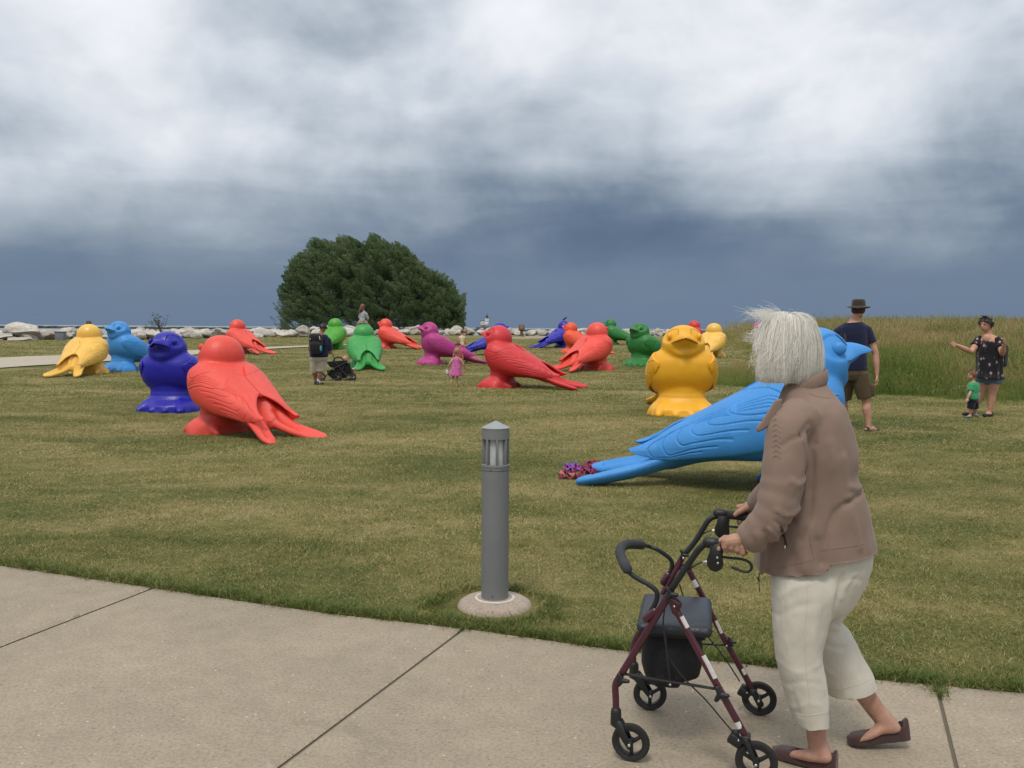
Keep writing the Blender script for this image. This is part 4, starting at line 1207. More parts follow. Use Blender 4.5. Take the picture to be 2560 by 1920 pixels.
# ------------------------------------------------------------------ bollard light
def lathe(prof, n=40, c=(0, 0)):
    prof = [(max(r, .0008), z) for r, z in prof]
    A = Acc(); A.rings([[(c[0] + r * math.cos(2 * math.pi * j / n), c[1] + r * math.sin(2 * math.pi * j / n), z) for j in range(n)] for r, z in prof]); return A
M_ALU = plain('bollard_paint', (.19, .20, .20), .5, .25, 220, .08, 2, dirt=((.30, .29, .26), .25))
M_ALU2 = plain('bollard_cap', (.33, .35, .36), .42, .2, 150, .08, 3, metal=.3)
def bz(py): return PY(1237, py, BY).z
_q = flat(1237, 1500, 0.02); BX, BY = float(_q[0]), float(_q[1]) + .0
bol = thing('bollard_light', 'grey cylindrical bollard light with pointed cap on a round concrete footing in the lawn', 'bollard', (BX, BY, gz(BX, BY)))
g0 = gz(BX, BY); H = bz(1052) - g0; r = .0765
o = obj('footing', lathe([(.212, -.12), (.21, .0), (.20, .02), (.175, .036), (.13, .047), (.10, .0498), (.08, .0505), (.03, .051)], 48).mesh('f'), concrete('footing_concrete', (.40, .33, .27), .15), bol)
o = obj('chalk_ring', lathe([(.113, .0480), (.108, .0525), (.101, .0525), (.097, .0485)], 48).mesh('f'), plain('chalk', (.60, .57, .52), .9, .4, 90, .2, 30), bol)
zc = {k: bz(k) - g0 for k in (1070, 1096, 1159, 1166, 1173)}
obj('post', lathe([(r, .045), (r, zc[1173] - .004), (r - .004, zc[1173] - .002), (r - .004, zc[1173])], 64).mesh('p'), M_ALU, bol)
obj('collar', lathe([(r - .004, zc[1173] + .0), (r + .0015, zc[1173] + .001), (r + .0015, zc[1166]), (r + .004, zc[1166] + .002), (r + .004, zc[1159] - .002), (r, zc[1159]), (.03, zc[1159])], 64).mesh('p'), M_ALU, bol)
hood = obj('hood', lathe([(.03, zc[1096]), (r, zc[1096]), (r, zc[1070])], 64).mesh('p'), M_ALU, bol)
obj('cap', lathe([(r - .01, zc[1070] - .001), (r + .002, zc[1070]), (r + .002, zc[1070] + .004), (.004, H), (.0, H + .001)], 64).mesh('p'), M_ALU2, bol)
obj('lens', lathe([(.056, zc[1159]), (.056, zc[1096])], 32).mesh('p'), plain('lens_glass', (.50, .52, .52), .25, .2, 60, .25, 14, dirt=((.12, .11, .09), .5)), bol)
for k in range(8):
    a = k * math.pi / 4 + .12; A = Acc()
    A.box((0, 0, (zc[1159] + zc[1096]) / 2), (.013, .0055, (zc[1096] - zc[1159]) / 2), None, .001)
    m = obj('mullion', A.mesh('m', False), M_ALU, bol); m.location = (math.cos(a) * (r - .013), math.sin(a) * (r - .013), 0); m.rotation_euler = (0, 0, a)
for a in (-1.9, -1.05):
    A = Acc(); A.ell((r * math.cos(a) * 1.03, r * math.sin(a) * 1.03, (zc[1166] + zc[1173]) / 2), (.003,) * 3); obj('screw', A.mesh('s'), plain('screw', (.05, .05, .05), .4), bol)
A = Acc(); A.ell((-.012, -r - .0005, .075), (.0035,) * 3); obj('drain_hole', A.mesh('s'), plain('hole', (.01, .01, .01), .9), bol)

# ------------------------------------------------------------------ wheeled walker
nf, nr = flat(1582, 1903), flat(1890, 1955); ff, fr = flat(1622, 1775), flat(1898, 1788)
def on_plane(a, b):
    n = np.array([-(b - a)[1], (b - a)[0]]); n = n / np.linalg.norm(n)
    def f(zx, zy, off=0.0):
        px, py = 1480 + zx * .40977, 1240 + zy * .40977
        d = ray(px, py); t = ((a + n * off) @ n) / (d.x * n[0] + d.y * n[1])
        return Vector((d.x * t, d.y * t, EYE + d.z * t))
    return f
rn = on_plane(nf, nr)
side = (nr - nf) / np.linalg.norm(nr - nf)
cross = np.array([-side[1], side[0]])          # towards the far side
fr_off = ((ff + fr) / 2 - (nf + nr) / 2) @ cross
rf = on_plane(ff, fr)
LAT = Vector((cross[0], cross[1], 0))
WB = Vector(((nf + nr + ff + fr)[0] / 4, (nf + nr + ff + fr)[1] / 4, 0))
walker = thing('rollator', 'maroon four-wheeled walker with black seat and bag pushed by the grey haired woman', 'walker', WB)
M_MAR = plain('maroon_enamel', (.062, .010, .022), .28, .1, 120, .25, 5, coat=.4)
M_BLK = plain('black_plastic', (.012, .013, .015), .45, .2, 150, .2, 10)
M_GRIP = plain('black_rubber', (.018, .018, .020), .62, .5, 260)
M_FOAM = plain('grey_foam', (.042, .046, .052), .85, .5, 300)
M_VINYL = plain('seat_vinyl', (.020, .026, .036), .38, .35, 90, .15, 4, dirt=((.10, .10, .09), .15))
M_NYLON = plain('bag_nylon', (.008, .008, .010), .8, .8, 35)
M_TYRE = plain('tyre_rubber', (.016, .016, .016), .75, .4, 120, .2, 8, dirt=((.10, .09, .07), .35))
M_STEEL = plain('bright_steel', (.55, .55, .55), .3, metal=1)
M_STICK = plain('label_white', (.62, .62, .60), .5, .0, 60, .12, 60)
def P3(f, pts): return [f(x, y) for x, y in pts]
def wpart(name, acc, m, parent=walker, sm=True, base=None):
    V = np.concatenate(acc.V) - np.array((base or WB)[:]); me = mesh_np(name, V, acc.F, sm); return obj(name, me, m, parent)
def tubepart(name, pts, r, m, parent=walker, n=14, k=6, **kw):
    A = Acc(); A.tube(spline([tuple(p) for p in pts], k), r, n, **kw); return wpart(name, A, m, parent)
RT = .0125
for f, up in ((rn, [(475, 592), (440, 655), (180, 1085), (152, 1130), (142, 1165), (145, 1240), (146, 1330)]), (rf, [(552, 372), (430, 600), (268, 870), (250, 930), (252, 985), (254, 1045)])):
    P = [tuple(p) for p in P3(f, up)]
    if f is rn: Q = [P[0], P[1]] + [tuple(q) for q in spline(P[2:], 6)]
    else: Q = [P[0], P[1]] + [tuple(q) for q in spline(P[2:], 6)]
    A = Acc(); A.tube(Q, RT, 16); wpart('front_leg', A, M_MAR)
for f, up in ((rn, [(492, 655), (705, 1050), (945, 1480)]), (rf, [(585, 440), (800, 860), (1030, 1270)])):
    A = Acc(); A.tube(P3(f, up), RT, 16); wpart('rear_leg', A, M_MAR)
A = Acc(); A.tube(P3(rn, [(475, 625), (520, 660)]), .017, 12); A.tube(P3(rn, [(498, 645), (512, 700)]), .016, 12); wpart('hinge_bracket', A, M_MAR)
A = Acc(); A.tube(P3(rf, [(555, 440), (590, 425)]), .016, 12); wpart('hinge_bracket', A, M_MAR)
# handle tubes, grips, brakes
hn = [(482, 575), (560, 455), (632, 352), (665, 312), (700, 290), (745, 283), (790, 285)]
hf = [(575, 345), (640, 262), (690, 178), (720, 140), (760, 122), (810, 112), (870, 116)]
for f, h, g0_, g1_ in ((rn, hn, (725, 284), (915, 305)), (rf, hf, (785, 108), (985, 133))):
    hd = tubepart('handle', P3(f, h), .0112, M_BLK)
    a, b = f(*g0_), f(*g1_)
    A = Acc(); m_ = 22
    A.tube([a.lerp(b, i / (m_ - 1)) for i in range(m_)], [.0165 + .0012 * (i % 2) for i in range(m_)], 16); wpart('grip', A, M_GRIP, hd)
    A = Acc(); A.tube([a.lerp(b, -.08), a.lerp(b, .10)], .020, 14); wpart('clamp', A, M_BLK, hd)
def housing(f, pts, cx, cy):
    A = Acc(); o1 = [f(x, y, -.014) for x, y in pts]; o2 = [f(x, y, .014) for x, y in pts]; o3 = [f(cx + (x - cx) * .9, cy + (y - cy) * .9, -.019) for x, y in pts]; o4 = [f(cx + (x - cx) * .9, cy + (y - cy) * .9, .019) for x, y in pts]
    A.rings([[tuple(p) for p in q] for q in (o3, o1, o2, o4)])
    return A
hp = [(722, 288), (790, 290), (802, 330), (796, 372), (803, 420), (790, 448), (755, 464), (722, 452), (702, 425), (700, 385), (716, 345)]
A = housing(rn, hp, 755, 380); bh = wpart('brake_housing', A, M_BLK, sm=False)
for c in ((765, 377), (768, 410)):
    A = Acc(); A.ell(tuple(rn(c[0], c[1], -.020)), (.0045, .003, .0045)); wpart('bolt', A, M_STEEL, bh)
hp2 = [(x + 52, y - 181) for x, y in hp]
A = housing(rf, [(768 + (x - 722) * .9, 112 + (y - 288) * .85) for x, y in hp], 800, 190); bh2 = wpart('brake_housing', A, M_BLK, sm=False)
tubepart('brake_lever', P3(rn, [(795, 372), (850, 378), (905, 384), (945, 396), (970, 418), (972, 445), (950, 462), (915, 458), (885, 446), (858, 436)]), [.0048] * 55, M_BLK)
tubepart('brake_lever', P3(rf, [(835, 185), (880, 190), (930, 202), (965, 212), (985, 232), (975, 250), (930, 240)]), [.0045] * 37, M_BLK)
for f, pts in ((rn, [(702, 402), (660, 408), (620, 430), (585, 455)]), (rf, [(752, 210), (710, 215), (665, 240)])):
    tubepart('brake_cable', P3(f, pts), .0028, M_BLK, n=8)
for f, a, b in ((rn, (700, 401), (680, 404)), (rf, (752, 210), (735, 211))):
    A = Acc(); A.tube(P3(f, [a, b]), .005, 10); wpart('cable_ferrule', A, M_STEEL)
# seat back loop with foam
lo = P3(rn, [(345, 735), (362, 700), (388, 650), (398, 605), (385, 572), (345, 540), (280, 505), (232, 470), (207, 432)])
hi_ = [rn(x, y).lerp(rf(x, y), t) for (x, y), t in (((190, 400), .12), ((172, 350), .25), ((182, 312), .42), ((225, 294), .6), ((300, 298), .8))]
fa = P3(rf, [(340, 305), (395, 325), (450, 360), (484, 395), (486, 440), (466, 482), (448, 520)])
lo = [p for p in lo]
loop = [tuple(p) for p in lo + hi_ + fa]
S = spline(loop, 6)
A = Acc(); A.tube(S, .0088, 12); bb = wpart('backrest_bar', A, M_BLK)
i0, i1 = 8 * 6 - 2, (8 + 5) * 6 + 1
A = Acc(); A.tube(S[i0:i1], .0185, 16); wpart('foam_sleeve', A, M_FOAM, bb)
for f, a, b in ((rn, (330, 748), (380, 700)), (rf, (436, 525), (462, 482))):
    A = Acc(); A.tube(P3(f, [a, b]), .0145, 14); wpart('backrest_socket', A, M_MAR)
# seat, pan and bag
c = [rn(262, 728, .045), rn(722, 765, .045), rf(742, 662, -.045), rf(322, 618, -.045)]
top = sum(p.z for p in c) / 4
cc = sum((p for p in c), Vector()) / 4
ex = ((c[1] + c[2]) / 2 - (c[0] + c[3]) / 2); ey = ((c[2] + c[3]) / 2 - (c[0] + c[1]) / 2)
ang = math.atan2(ex.y, ex.x); Lx, Ly = Vector((ex.x, ex.y)).length / 2, Vector((ey.x, ey.y)).length / 2
A = Acc(); A.box((0, 0, 0), (Lx, Ly, .021), None, .019); V = np.concatenate(A.V)
rr = (V[:, 0] / Lx) ** 2; V[:, 2] += -.012 * (1 - rr) * 0 + np.where(V[:, 2] > 0, .006 * (1 - rr) * (1 - (V[:, 1] / Ly) ** 2), 0)
me = mesh_np('seat', V, A.F); so = obj('seat', me, M_VINYL, walker); so.location = (cc.x - WB.x, cc.y - WB.y, top - .021); so.rotation_euler = (0, 0, ang)
A = Acc(); A.box((0, 0, -.03), (Lx * .82, Ly * .82, .006)); me = A.mesh('pan', False); po_ = obj('seat_pan', me, M_BLK, walker); po_.location = so.location; po_.rotation_euler = so.rotation_euler
A = Acc()
for z, kx, ky in ((-.035, .80, .70), (-.10, .80, .74), (-.18, .78, .76), (-.25, .70, .68), (-.285, .55, .5), (-.292, .2, .2)):
    A.rings([[(Lx * kx * math.copysign(abs(math.cos(a)) ** .55, math.cos(a)) + z * .10, Ly * ky * math.copysign(abs(math.sin(a)) ** .55, math.sin(a)), z) for a in np.arange(40) * math.pi / 20]], cap=False) if False else None
rg = [[(Lx * kx * math.copysign(abs(math.cos(a)) ** .55, math.cos(a)) - .01, Ly * ky * math.copysign(abs(math.sin(a)) ** .55, math.sin(a)), z + .02 * (math.cos(a * 1) > .2) * (z < -.2)) for a in np.arange(48) * math.pi / 24] for z, kx, ky in spline([(-.03, .80, .70), (-.09, .84, .78), (-.15, .84, .80), (-.205, .76, .74), (-.235, .60, .58), (-.243, .2, .2)], 5)]
A = Acc(); A.rings(rg); me = A.mesh('bag'); V = getco(me)
for i, v in enumerate(V):
    n_ = mn.fractal(Vector(v) * 14, 1, 2, 3); V[i] += np.array([n_ * .006, n_ * .009, n_ * .004])
setco(me, V); bg_ = obj('storage_bag', me, M_NYLON, walker); bg_.location = so.location; bg_.rotation_euler = so.rotation_euler
# side braces, cross brace, knobs
for f, a, b in ((rn, (165, 1080), (775, 1180)), (rf, (262, 880), (862, 912))):
    A = Acc(); A.tube(P3(f, [a, b]), .0085, 10, .5, side=(0, 0, 1)); br = wpart('side_brace', A, M_BLK)
A = Acc(); A.tube([rn(470, 1145), rf(552, 905)], .007, 10); wpart('cross_brace', A, M_BLK)
A = Acc(); A.tube([rn(440, 800), rn(480, 1150)], .004, 8); wpart('fold_strap', A, M_BLK)
for f, c_, s_ in ((rn, (182, 1125), 1), (rn, (782, 1212), 1.1), (rn, (478, 600), 1), (rf, (848, 890), .8), (rf, (556, 360), .8)):
    A = Acc(); C_ = f(c_[0], c_[1], -.022)
    A.tube([f(c_[0], c_[1], .01), C_], .009, 12)
    ax = -LAT; u = Vector((0, 0, 1)); w_ = ax.cross(u)
    for k in range(3):
        a = k * 2.094 + .5; A.tube([C_, C_ + (u * math.cos(a) + w_ * math.sin(a)) * .022 * s_], [.010 * s_, .007 * s_], 10)
    wpart('knob', A, M_BLK)
for f, c_ in ((rn, (558, 380)), (rn, (503, 674)), (rn, (477, 1152)), (rf, (822, 916)), (rf, (587, 455))):
    A = Acc(); A.ell(tuple(f(c_[0], c_[1], -.0135)), (.0045, .0035, .0045)); wpart('bolt', A, M_STEEL)
# labels on the legs
for f, a, b in ((rn, (545, 730), (582, 800)), (rn, (678, 968), (712, 1030)), (rn, (712, 1030), (750, 1108)), (rn, (886, 1372), (904, 1412)), (rf, (618, 508), (642, 550)), (rf, (752, 755), (788, 832)), (rf, (912, 1048), (930, 1084))):
    p, q_ = f(*a), f(*b); d = (q_ - p).normalized()
    A = Acc(); R = []
    u = (-LAT); u = (u - d * u.dot(d)).normalized(); w_ = d.cross(u)
    V = []; F = []; n_ = 8
    for t in (0, 1):
        for j in range(n_):
            an = (j / (n_ - 1) - .5) * 2.2 + .25; V.append(tuple(p.lerp(q_, t) + (u * math.cos(an) + w_ * math.sin(an)) * (RT + .0006)))
    F = [(j, j + 1, n_ + j + 1, n_ + j) for j in range(n_ - 1)]
    A.add(V, F); wpart('label_sticker', A, M_STICK)
# brake cables down the rear legs, brake shoes
for f, pts in ((rn, [(445, 680), (435, 800), (470, 980), (560, 1110), (690, 1240), (800, 1370), (868, 1450)]), (rf, [(535, 540), (570, 640), (680, 820), (780, 950), (850, 1050), (900, 1130)])):
    tubepart('brake_cable', P3(f, pts), .0026, M_BLK, n=8)
def wheel(f, c, r, rot, fork, front):
    C_ = f(*c); r_ = r
    R = C_.copy()
    w = bpy.data.objects.new('wheel', None); COL.objects.link(w); w.parent = walker; w.location = (C_.x - WB.x, C_.y - WB.y, r_ + .001)
    th = math.atan2(side[1], side[0]) + rot; w.rotation_euler = (0, rot * .3, th)
    A = Acc(); R = []
    prof = [(-.010, -.008), (.0, -.0125), (.0085, -.0105), (.0115, -.004), (.0115, .004), (.0085, .0105), (.0, .0125), (-.010, .008)]
    A.rings([[((r_ - .0115 + pr) * math.cos(a), y, (r_ - .0115 + pr) * math.sin(a)) for pr, y in prof] for a in np.arange(56) * math.pi / 28], cap=False, closed=True)
    obj('tyre', A.mesh('tyre'), M_TYRE, w)
    A = Acc(); rin = r_ - .022
    A.rings([[((rin + pr) * math.cos(a), y, (rin + pr) * math.sin(a)) for pr, y in ((-.004, -.009), (.004, -.009), (.004, .009), (-.004, .009))] for a in np.arange(56) * math.pi / 28], cap=False, closed=True)
    obj('rim', A.mesh('rim', True), M_BLK, w)
    for k in range(3):
        a = k * 2.0944 + .6; A = Acc()
        A.tube([(0.008 * math.cos(a), 0, .008 * math.sin(a)), (rin * math.cos(a), 0, rin * math.sin(a))], [.0085, .0065], 8, .8, side=(0, 1, 0)); obj('spoke', A.mesh('spoke'), M_BLK, w)
    A = Acc(); A.tube([(0, -.018, 0), (0, .018, 0)], .011, 14); obj('hub', A.mesh('hub'), M_BLK, w)
    A = Acc(); A.ell((0, -.031, 0), (.006, .004, .006)); obj('axle_cap', A.mesh('cap'), M_STEEL, w)
    return C_
zoff = .026
def fork(f, top, ctr, name='wheel_fork'):
    A = Acc(); T = f(*top); C_ = f(*ctr)
    A.tube([T + Vector((0, 0, .022)), T - Vector((0, 0, .02)), T.lerp(C_, .3)], [.019, .021, .019], 14)
    for s in (-1, 1):
        A.tube([T.lerp(C_, .15) + LAT * .012 * s, T.lerp(C_, .45) + LAT * .020 * s, C_ + LAT * .021 * s], [.017, .015, .009], 12, .45, side=tuple(LAT))
    wpart(name, A, M_BLK)
wheel(rn, (236, 1524), .0685, .0, None, True); wheel(rn, (1003, 1620), .0715, .0, None, False)
wheel(rf, (354, 1205), .0675, .25, None, True); wheel(rf, (1020, 1228), .0685, .0, None, False)
fork(rn, (146, 1350), (236, 1524)); fork(rf, (256, 1065), (354, 1205))
for f, top, ctr in ((rn, (940, 1478), (1003, 1620)), (rf, (985, 1190), (1020, 1262))):
    T = f(*top); C_ = f(*ctr); A = Acc()
    for s in (-1, 1): A.tube([T + LAT * .016 * s, C_ + LAT * .021 * s], [.010, .008], 10)
    A.box(tuple(T), (.014, .022, .014), (0, 0, math.atan2(side[1], side[0])), .004); wpart('wheel_bracket', A, M_BLK)
    A = Acc(); B = T + Vector((-side[0] * .035, -side[1] * .035, -.012)); A.box(tuple(B), (.024, .015, .018), (0, .5, math.atan2(side[1], side[0])), .004); A.box(tuple(B + Vector((0, 0, .022))), (.010, .012, .012), None, .003); wpart('brake_shoe', A, M_BLK)
    A = Acc(); A.ell(tuple(B - LAT * .018 + Vector((.012, 0, .006))), (.0045, .003, .0045)); wpart('bolt', A, M_STEEL)
# ------------------------------------------------------------------ people
def frame_of(d):
    d = Vector(d).normalized(); up_ = Vector((0, 0, 1)); l = up_.cross(d).normalized(); u = d.cross(l); return d, l, u
def skin_mat(name, col):
    m = bpy.data.materials.new(name); m.use_nodes = True; N = NT(m.node_tree)
    co = N.n('ShaderNodeTexCoord').outputs['Object']
    c = N.ramp(N.noise(co, 22, 5, .65), [(.3, tuple(x * f for x, f in zip(col, (.86, .72, .70)))), (.55, col), (.75, tuple(min(1, x * 1.12) for x in col))])
    b = N.n('ShaderNodeBsdfPrincipled', {'Base Color': c, 'Roughness': .55, 'Specular IOR Level': .35, 'Subsurface Weight': .12, 'Subsurface Radius': (1, .35, .2), 'Subsurface Scale': .008})
    bp = N.n('ShaderNodeBump', {'Strength': .35, 'Distance': .002, 'Height': N.noise(co, 160, 4, .6)}); N.t.links.new(bp.outputs[0], b.inputs['Normal'])
    N.n('ShaderNodeOutputMaterial', {0: b.outputs[0]}); return m
def cloth(name, col, bump=.5, scale=9, weave=600, var=.10, sheen=.2, rough=.85, pattern=None, dist=.012):
    m = bpy.data.materials.new(name); m.use_nodes = True; N = NT(m.node_tree)
    co = N.n('ShaderNodeTexCoord').outputs['Object']
    f = N.noise(N.vmath('MULTIPLY', co, (1, 1, .45)).outputs[0], scale, 4, .55, .8)
    c = N.ramp(f, [(.3, tuple(x * (1 - var) for x in col)), (.7, tuple(min(1, x * (1 + var)) for x in col))])
    if pattern: c = pattern(N, co, c)
    b = N.n('ShaderNodeBsdfPrincipled', {'Base Color': c, 'Roughness': rough, 'Specular IOR Level': .2, 'Sheen Weight': sheen, 'Sheen Roughness': .5})
    h = N.math('ADD', N.math('MULTIPLY', f, 1.0), N.math('MULTIPLY', N.noise(co, weave, 2, .5), .06))
    bp = N.n('ShaderNodeBump', {'Strength': bump, 'Distance': dist, 'Height': h}); N.t.links.new(bp.outputs[0], b.inputs['Normal'])
    N.n('ShaderNodeOutputMaterial', {0: b.outputs[0]}); return m
SK = {'old': skin_mat('skin_elder', (.43, .25, .18)), 'fair': skin_mat('skin_fair', (.56, .31, .22)), 'tan': skin_mat('skin_tan', (.36, .185, .115))}
M_EYE = plain('eye_dark', (.02, .015, .012), .2); M_LIP = plain('lips', (.34, .10, .09), .5)
def part(name, acc_or_me, m, root, voxel=None, sm=8):
    b = root.location
    if isinstance(acc_or_me, Acc):
        if voxel: me = remesh(acc_or_me, voxel, sm, name)
        else: me = acc_or_me.mesh(name)
    else: me = acc_or_me
    me.transform(Matrix.Translation(-b))
    return obj(name, me, m, root)
def add_head(A, c, f, h, child=False):
    """head of half-height h centred at c and facing f"""
    d, l, u = frame_of(f); c = Vector(c); M_ = Matrix((d, l, u)).transposed()
    e = M_.to_euler()
    A.ell(c + u * h * .18 - d * h * .05, (h * .80, h * .66, h * .80), e, 24, 16)
    A.ell(c - u * h * .30 + d * h * .18, (h * .58, h * .50, h * .62), e, 20, 12)
    A.ell(c - u * h * .72 + d * h * .42, (h * .22, h * .26, h * .20), e)
    if not child: A.ell(c - u * h * .45 - d * h * .1, (h * .45, h * .56, h * .35), e)
    else: A.ell(c - u * h * .38 + d * h * .3, (h * .42, h * .56, h * .34), e)
    A.tube([c + u * h * .12 + d * h * .66, c - u * h * .20 + d * h * .86, c - u * h * .26 + d * h * .72], [h * .09, h * .13, h * .12], 10)
    A.tube([c + u * h * .22 + d * h * .62 + l * h * .34, c + u * h * .27 + d * h * .72, c + u * h * .22 + d * h * .62 - l * h * .34], h * .10, 8)
    A.tube([c - u * h * .50 + d * h * .66 + l * h * .16, c - u * h * .47 + d * h * .74, c - u * h * .50 + d * h * .66 - l * h * .16], h * .07, 8)
    for s in (-1, 1): A.ell(c + l * h * .68 * s - d * h * .08 - u * h * .06, (h * .15, h * .07, h * .22), e, 12, 8)
    return d, l, u
def face_parts(root, c, f, h):
    d, l, u = frame_of(f); c = Vector(c)
    for s in (-1, 1):
        A = Acc(); A.ell(c + u * h * .06 + d * h * .72 + l * h * .27 * s, (h * .06, h * .10, h * .045), Matrix((d, l, u)).transposed().to_euler(), 10, 6); part('eye', A, M_EYE, root)
    A = Acc(); A.tube([c - u * h * .50 + d * h * .68 + l * h * .17, c - u * h * .50 + d * h * .79, c - u * h * .50 + d * h * .68 - l * h * .17], h * .045, 8); part('lips', A, M_LIP, root)
def add_hand(A, w, d, n, L, side_, curl=.35, spread=.12):
    """hand from wrist w; d finger direction, n palm normal, side_ = +1/-1 thumb side of d x n"""
    d = Vector(d).normalized(); n = Vector(n); n = (n - d * n.dot(d)).normalized(); s = d.cross(n) * side_; w = Vector(w)
    A.tube([w - d * .1 * L, w + d * .05 * L], L * .15, 10, .7, side=tuple(n))
    for k in range(4):
        o = (1.5 - k) / 1.5
        K = w + d * L * (.50 - .03 * abs(k - 1)) + s * L * .17 * o
        A.tube([w + d * L * .02 + s * L * .08 * o, K], [L * .095, L * .085], 8)
        ln = L * (.46, .52, .48, .38)[k]; a = curl * .5; q = K; P = [q]; dd = (d + s * spread * o).normalized()
        for fr_, kk in ((.44, 1), (.32, 2), (.24, 3)):
            v = dd * math.cos(a) + n * math.sin(a); q = q + v * ln * fr_; P.append(q); a += curl
        A.tube(P, [L * .062, L * .055, L * .05, L * .042], 8)
    b = w + d * L * .12 + s * L * .14
    t1 = b + (d * .6 + s * .7 + n * .25).normalized() * L * .22; t2 = t1 + (d * .9 + s * .25 + n * .35).normalized() * L * .17; t3 = t2 + (d * .95 + n * .3).normalized() * L * .12
    A.tube([b, t1, t2, t3], [L * .085, L * .068, L * .058, L * .046], 8)

def person(label, base, joints, H, face, skin, top, bottom, shoe, hair=None, child=False, build=1.0, hem=.02, sleeve=.6, short=.85, dress=None, name='person', cat='person', voxel=.011, group=None, barefoot=False, headk=1.0, vx_cloth=None, hand_curl=.5):
    J = {k: PY(v[0], v[1], base[1] + v[2]) for k, v in joints.items()}
    root = thing(name, label, cat, base, 0, group)
    lat = (J['shL'] - J['shR']); sw = lat.length / 2; lat.normalize()
    h = H * (.0665 if not child else .092) * headk
    A = Acc(); add_head(A, J['head'], face, h, child)
    nk = J['neck']; A.tube([nk - Vector((0, 0, .02 * H)), (nk + J['head']) / 2, J['head'] - Vector((0, 0, h * .2))], [H * .036 * (1 + .1 * build), H * .031, H * .030], 12)
    def torso(B, grow, lo=0.0, hi=1.0, hipk=1.0, flare=0.0):
        R = []
        for t, wk, dk in ((-.12, .60, .060), (0, .86, .066), (.15, .90, .069), (.35, .84, .062), (.55, .92, .066), (.75, 1.0, .068), (.90, .95, .058), (1.0, .62, .045), (1.06, .30, .034)):
            if t < lo - 1e-6 or t > hi + 1e-6: continue
            c = J['pelvis'].lerp(nk, t); k = (build if t < .8 else 1) ; w_ = sw * wk * (k if t < .7 else 1) + grow + flare * max(0, .5 - t); dp = H * dk * build + grow + flare * .8 * max(0, .5 - t)
            ax = (nk - J['pelvis']).normalized(); f_ = lat.cross(ax).normalized()
            R.append([tuple(c + lat * (w_ * math.copysign(abs(math.cos(a)) ** .85, math.cos(a))) + f_ * (dp * math.sin(a))) for a in np.arange(28) * math.pi / 14])
        B.rings(R)
    torso(A, -.008)
    bk = build ** .6
    for s in 'LR':
        A.tube([J['sh' + s], J['sh' + s].lerp(J['el' + s], .5), J['el' + s], J['el' + s].lerp(J['wr' + s], .4), J['wr' + s]], [H * .030 * bk, H * .029 * bk, H * .023 * bk, H * .0245 * bk, H * .015], 12)
        hp = J['hip' + s]; kn = J['kn' + s]; an = J['an' + s]; toe = J['toe' + s]
        cf = ((kn + an) / 2); bdir = -((toe - an).normalized())
        A.tube([hp, hp.lerp(kn, .5), kn, kn.lerp(an, .3) + bdir * H * .008, kn.lerp(an, .7), an], [H * .052 * bk, H * .045 * bk, H * .031 * bk, H * .033 * bk, H * .023 * bk, H * .019], 14)
        td = (toe - an); td.z = 0; td = td.normalized()
        A.tube([an - td * H * .022 - Vector((0, 0, H * .022)), an + td * H * .03 - Vector((0, 0, H * .018)), toe + Vector((0, 0, H * .002))], [H * .021, H * .023, H * .017], 12)
    part('body', A, skin, root, voxel, 5)
    if child or H > 1: face_parts(root, J['head'], face, h)
    for s in 'LR':
        A = Acc(); d = (J['wr' + s] - J['el' + s]).normalized(); hd = joints.get('hand' + s)
        if 'hd' + s in joints: pass
        add_hand(A, J['wr' + s], d, (lat * (-1 if s == 'L' else 1)), H * .098, 1 if s == 'L' else -1, hand_curl); part('hand', A, skin, root, max(.0035, H * .0026), 2)
    vc = vx_cloth or voxel
    if dress is None:
        A = Acc(); torso(A, H * .010, -.12 + hem if hem > -.5 else -.12, 1.0, 1.0, 0)
        if hem < 0:
            c = J['pelvis']; 
        for s in 'LR':
            e = J['sh' + s].lerp(J['el' + s], sleeve)
            A.tube([J['sh' + s].lerp(nk, .35), J['sh' + s], e], [H * .036 * bk, H * .042 * bk, H * .040 * bk], 14, capr=False)
        part('shirt', A, top, root, vc, 4)
        A = Acc()
        R = []; ax = (nk - J['pelvis']).normalized(); f_ = lat.cross(ax).normalized()
        for t, wk, dk in ((-.2, .8, .060), (-.08, .93, .073), (.08, .90, .070), (.17, .86, .064)):
            c = J['pelvis'].lerp(nk, t); R.append([tuple(c + lat * ((sw * wk * build) * math.copysign(abs(math.cos(a)) ** .85, math.cos(a))) + f_ * (H * dk * build * math.sin(a))) for a in np.arange(28) * math.pi / 14])
        A.rings(R)
        for s in 'LR':
            k_ = J['hip' + s].lerp(J['kn' + s], short)
            A.tube([J['hip' + s] + Vector((0, 0, .02 * H)), J['hip' + s].lerp(k_, .5), k_], [H * .062 * bk, H * .060 * bk, H * .057 * bk], 16, capr=False)
        part('shorts', A, bottom, root, vc, 3)
    else:
        A = Acc(); R = []; ax = (nk - J['pelvis']).normalized(); f_ = lat.cross(Vector((0, 0, 1))).normalized(); kn = (J['knL'] + J['knR']) / 2
        low = J['pelvis'].lerp(kn, dress[0]); n_ = 36
        for c, w_, dp, rip in ((nk.lerp(J['pelvis'], .04), sw * .72, H * .05, 0), (nk.lerp(J['pelvis'], .22), sw * .92, H * .075 * build, 0), (nk.lerp(J['pelvis'], .5), sw * .98 * build, H * .078 * build, .02), (J['pelvis'], sw * dress[1], H * .10 * build * dress[1] / 1.1, .05), (low, sw * dress[2], H * .125 * build * dress[2] / 1.3, .08), (low + Vector((0, 0, .004)), sw * dress[2] * .8, H * .09, .05)):
            R.append([tuple(c + lat * (w_ * (1 + rip * math.cos(9 * a)) * math.cos(a)) + f_ * (dp * (1 + rip * math.cos(9 * a + 1)) * math.sin(a))) for a in np.arange(n_) * 2 * math.pi / n_])
        A.rings(R)
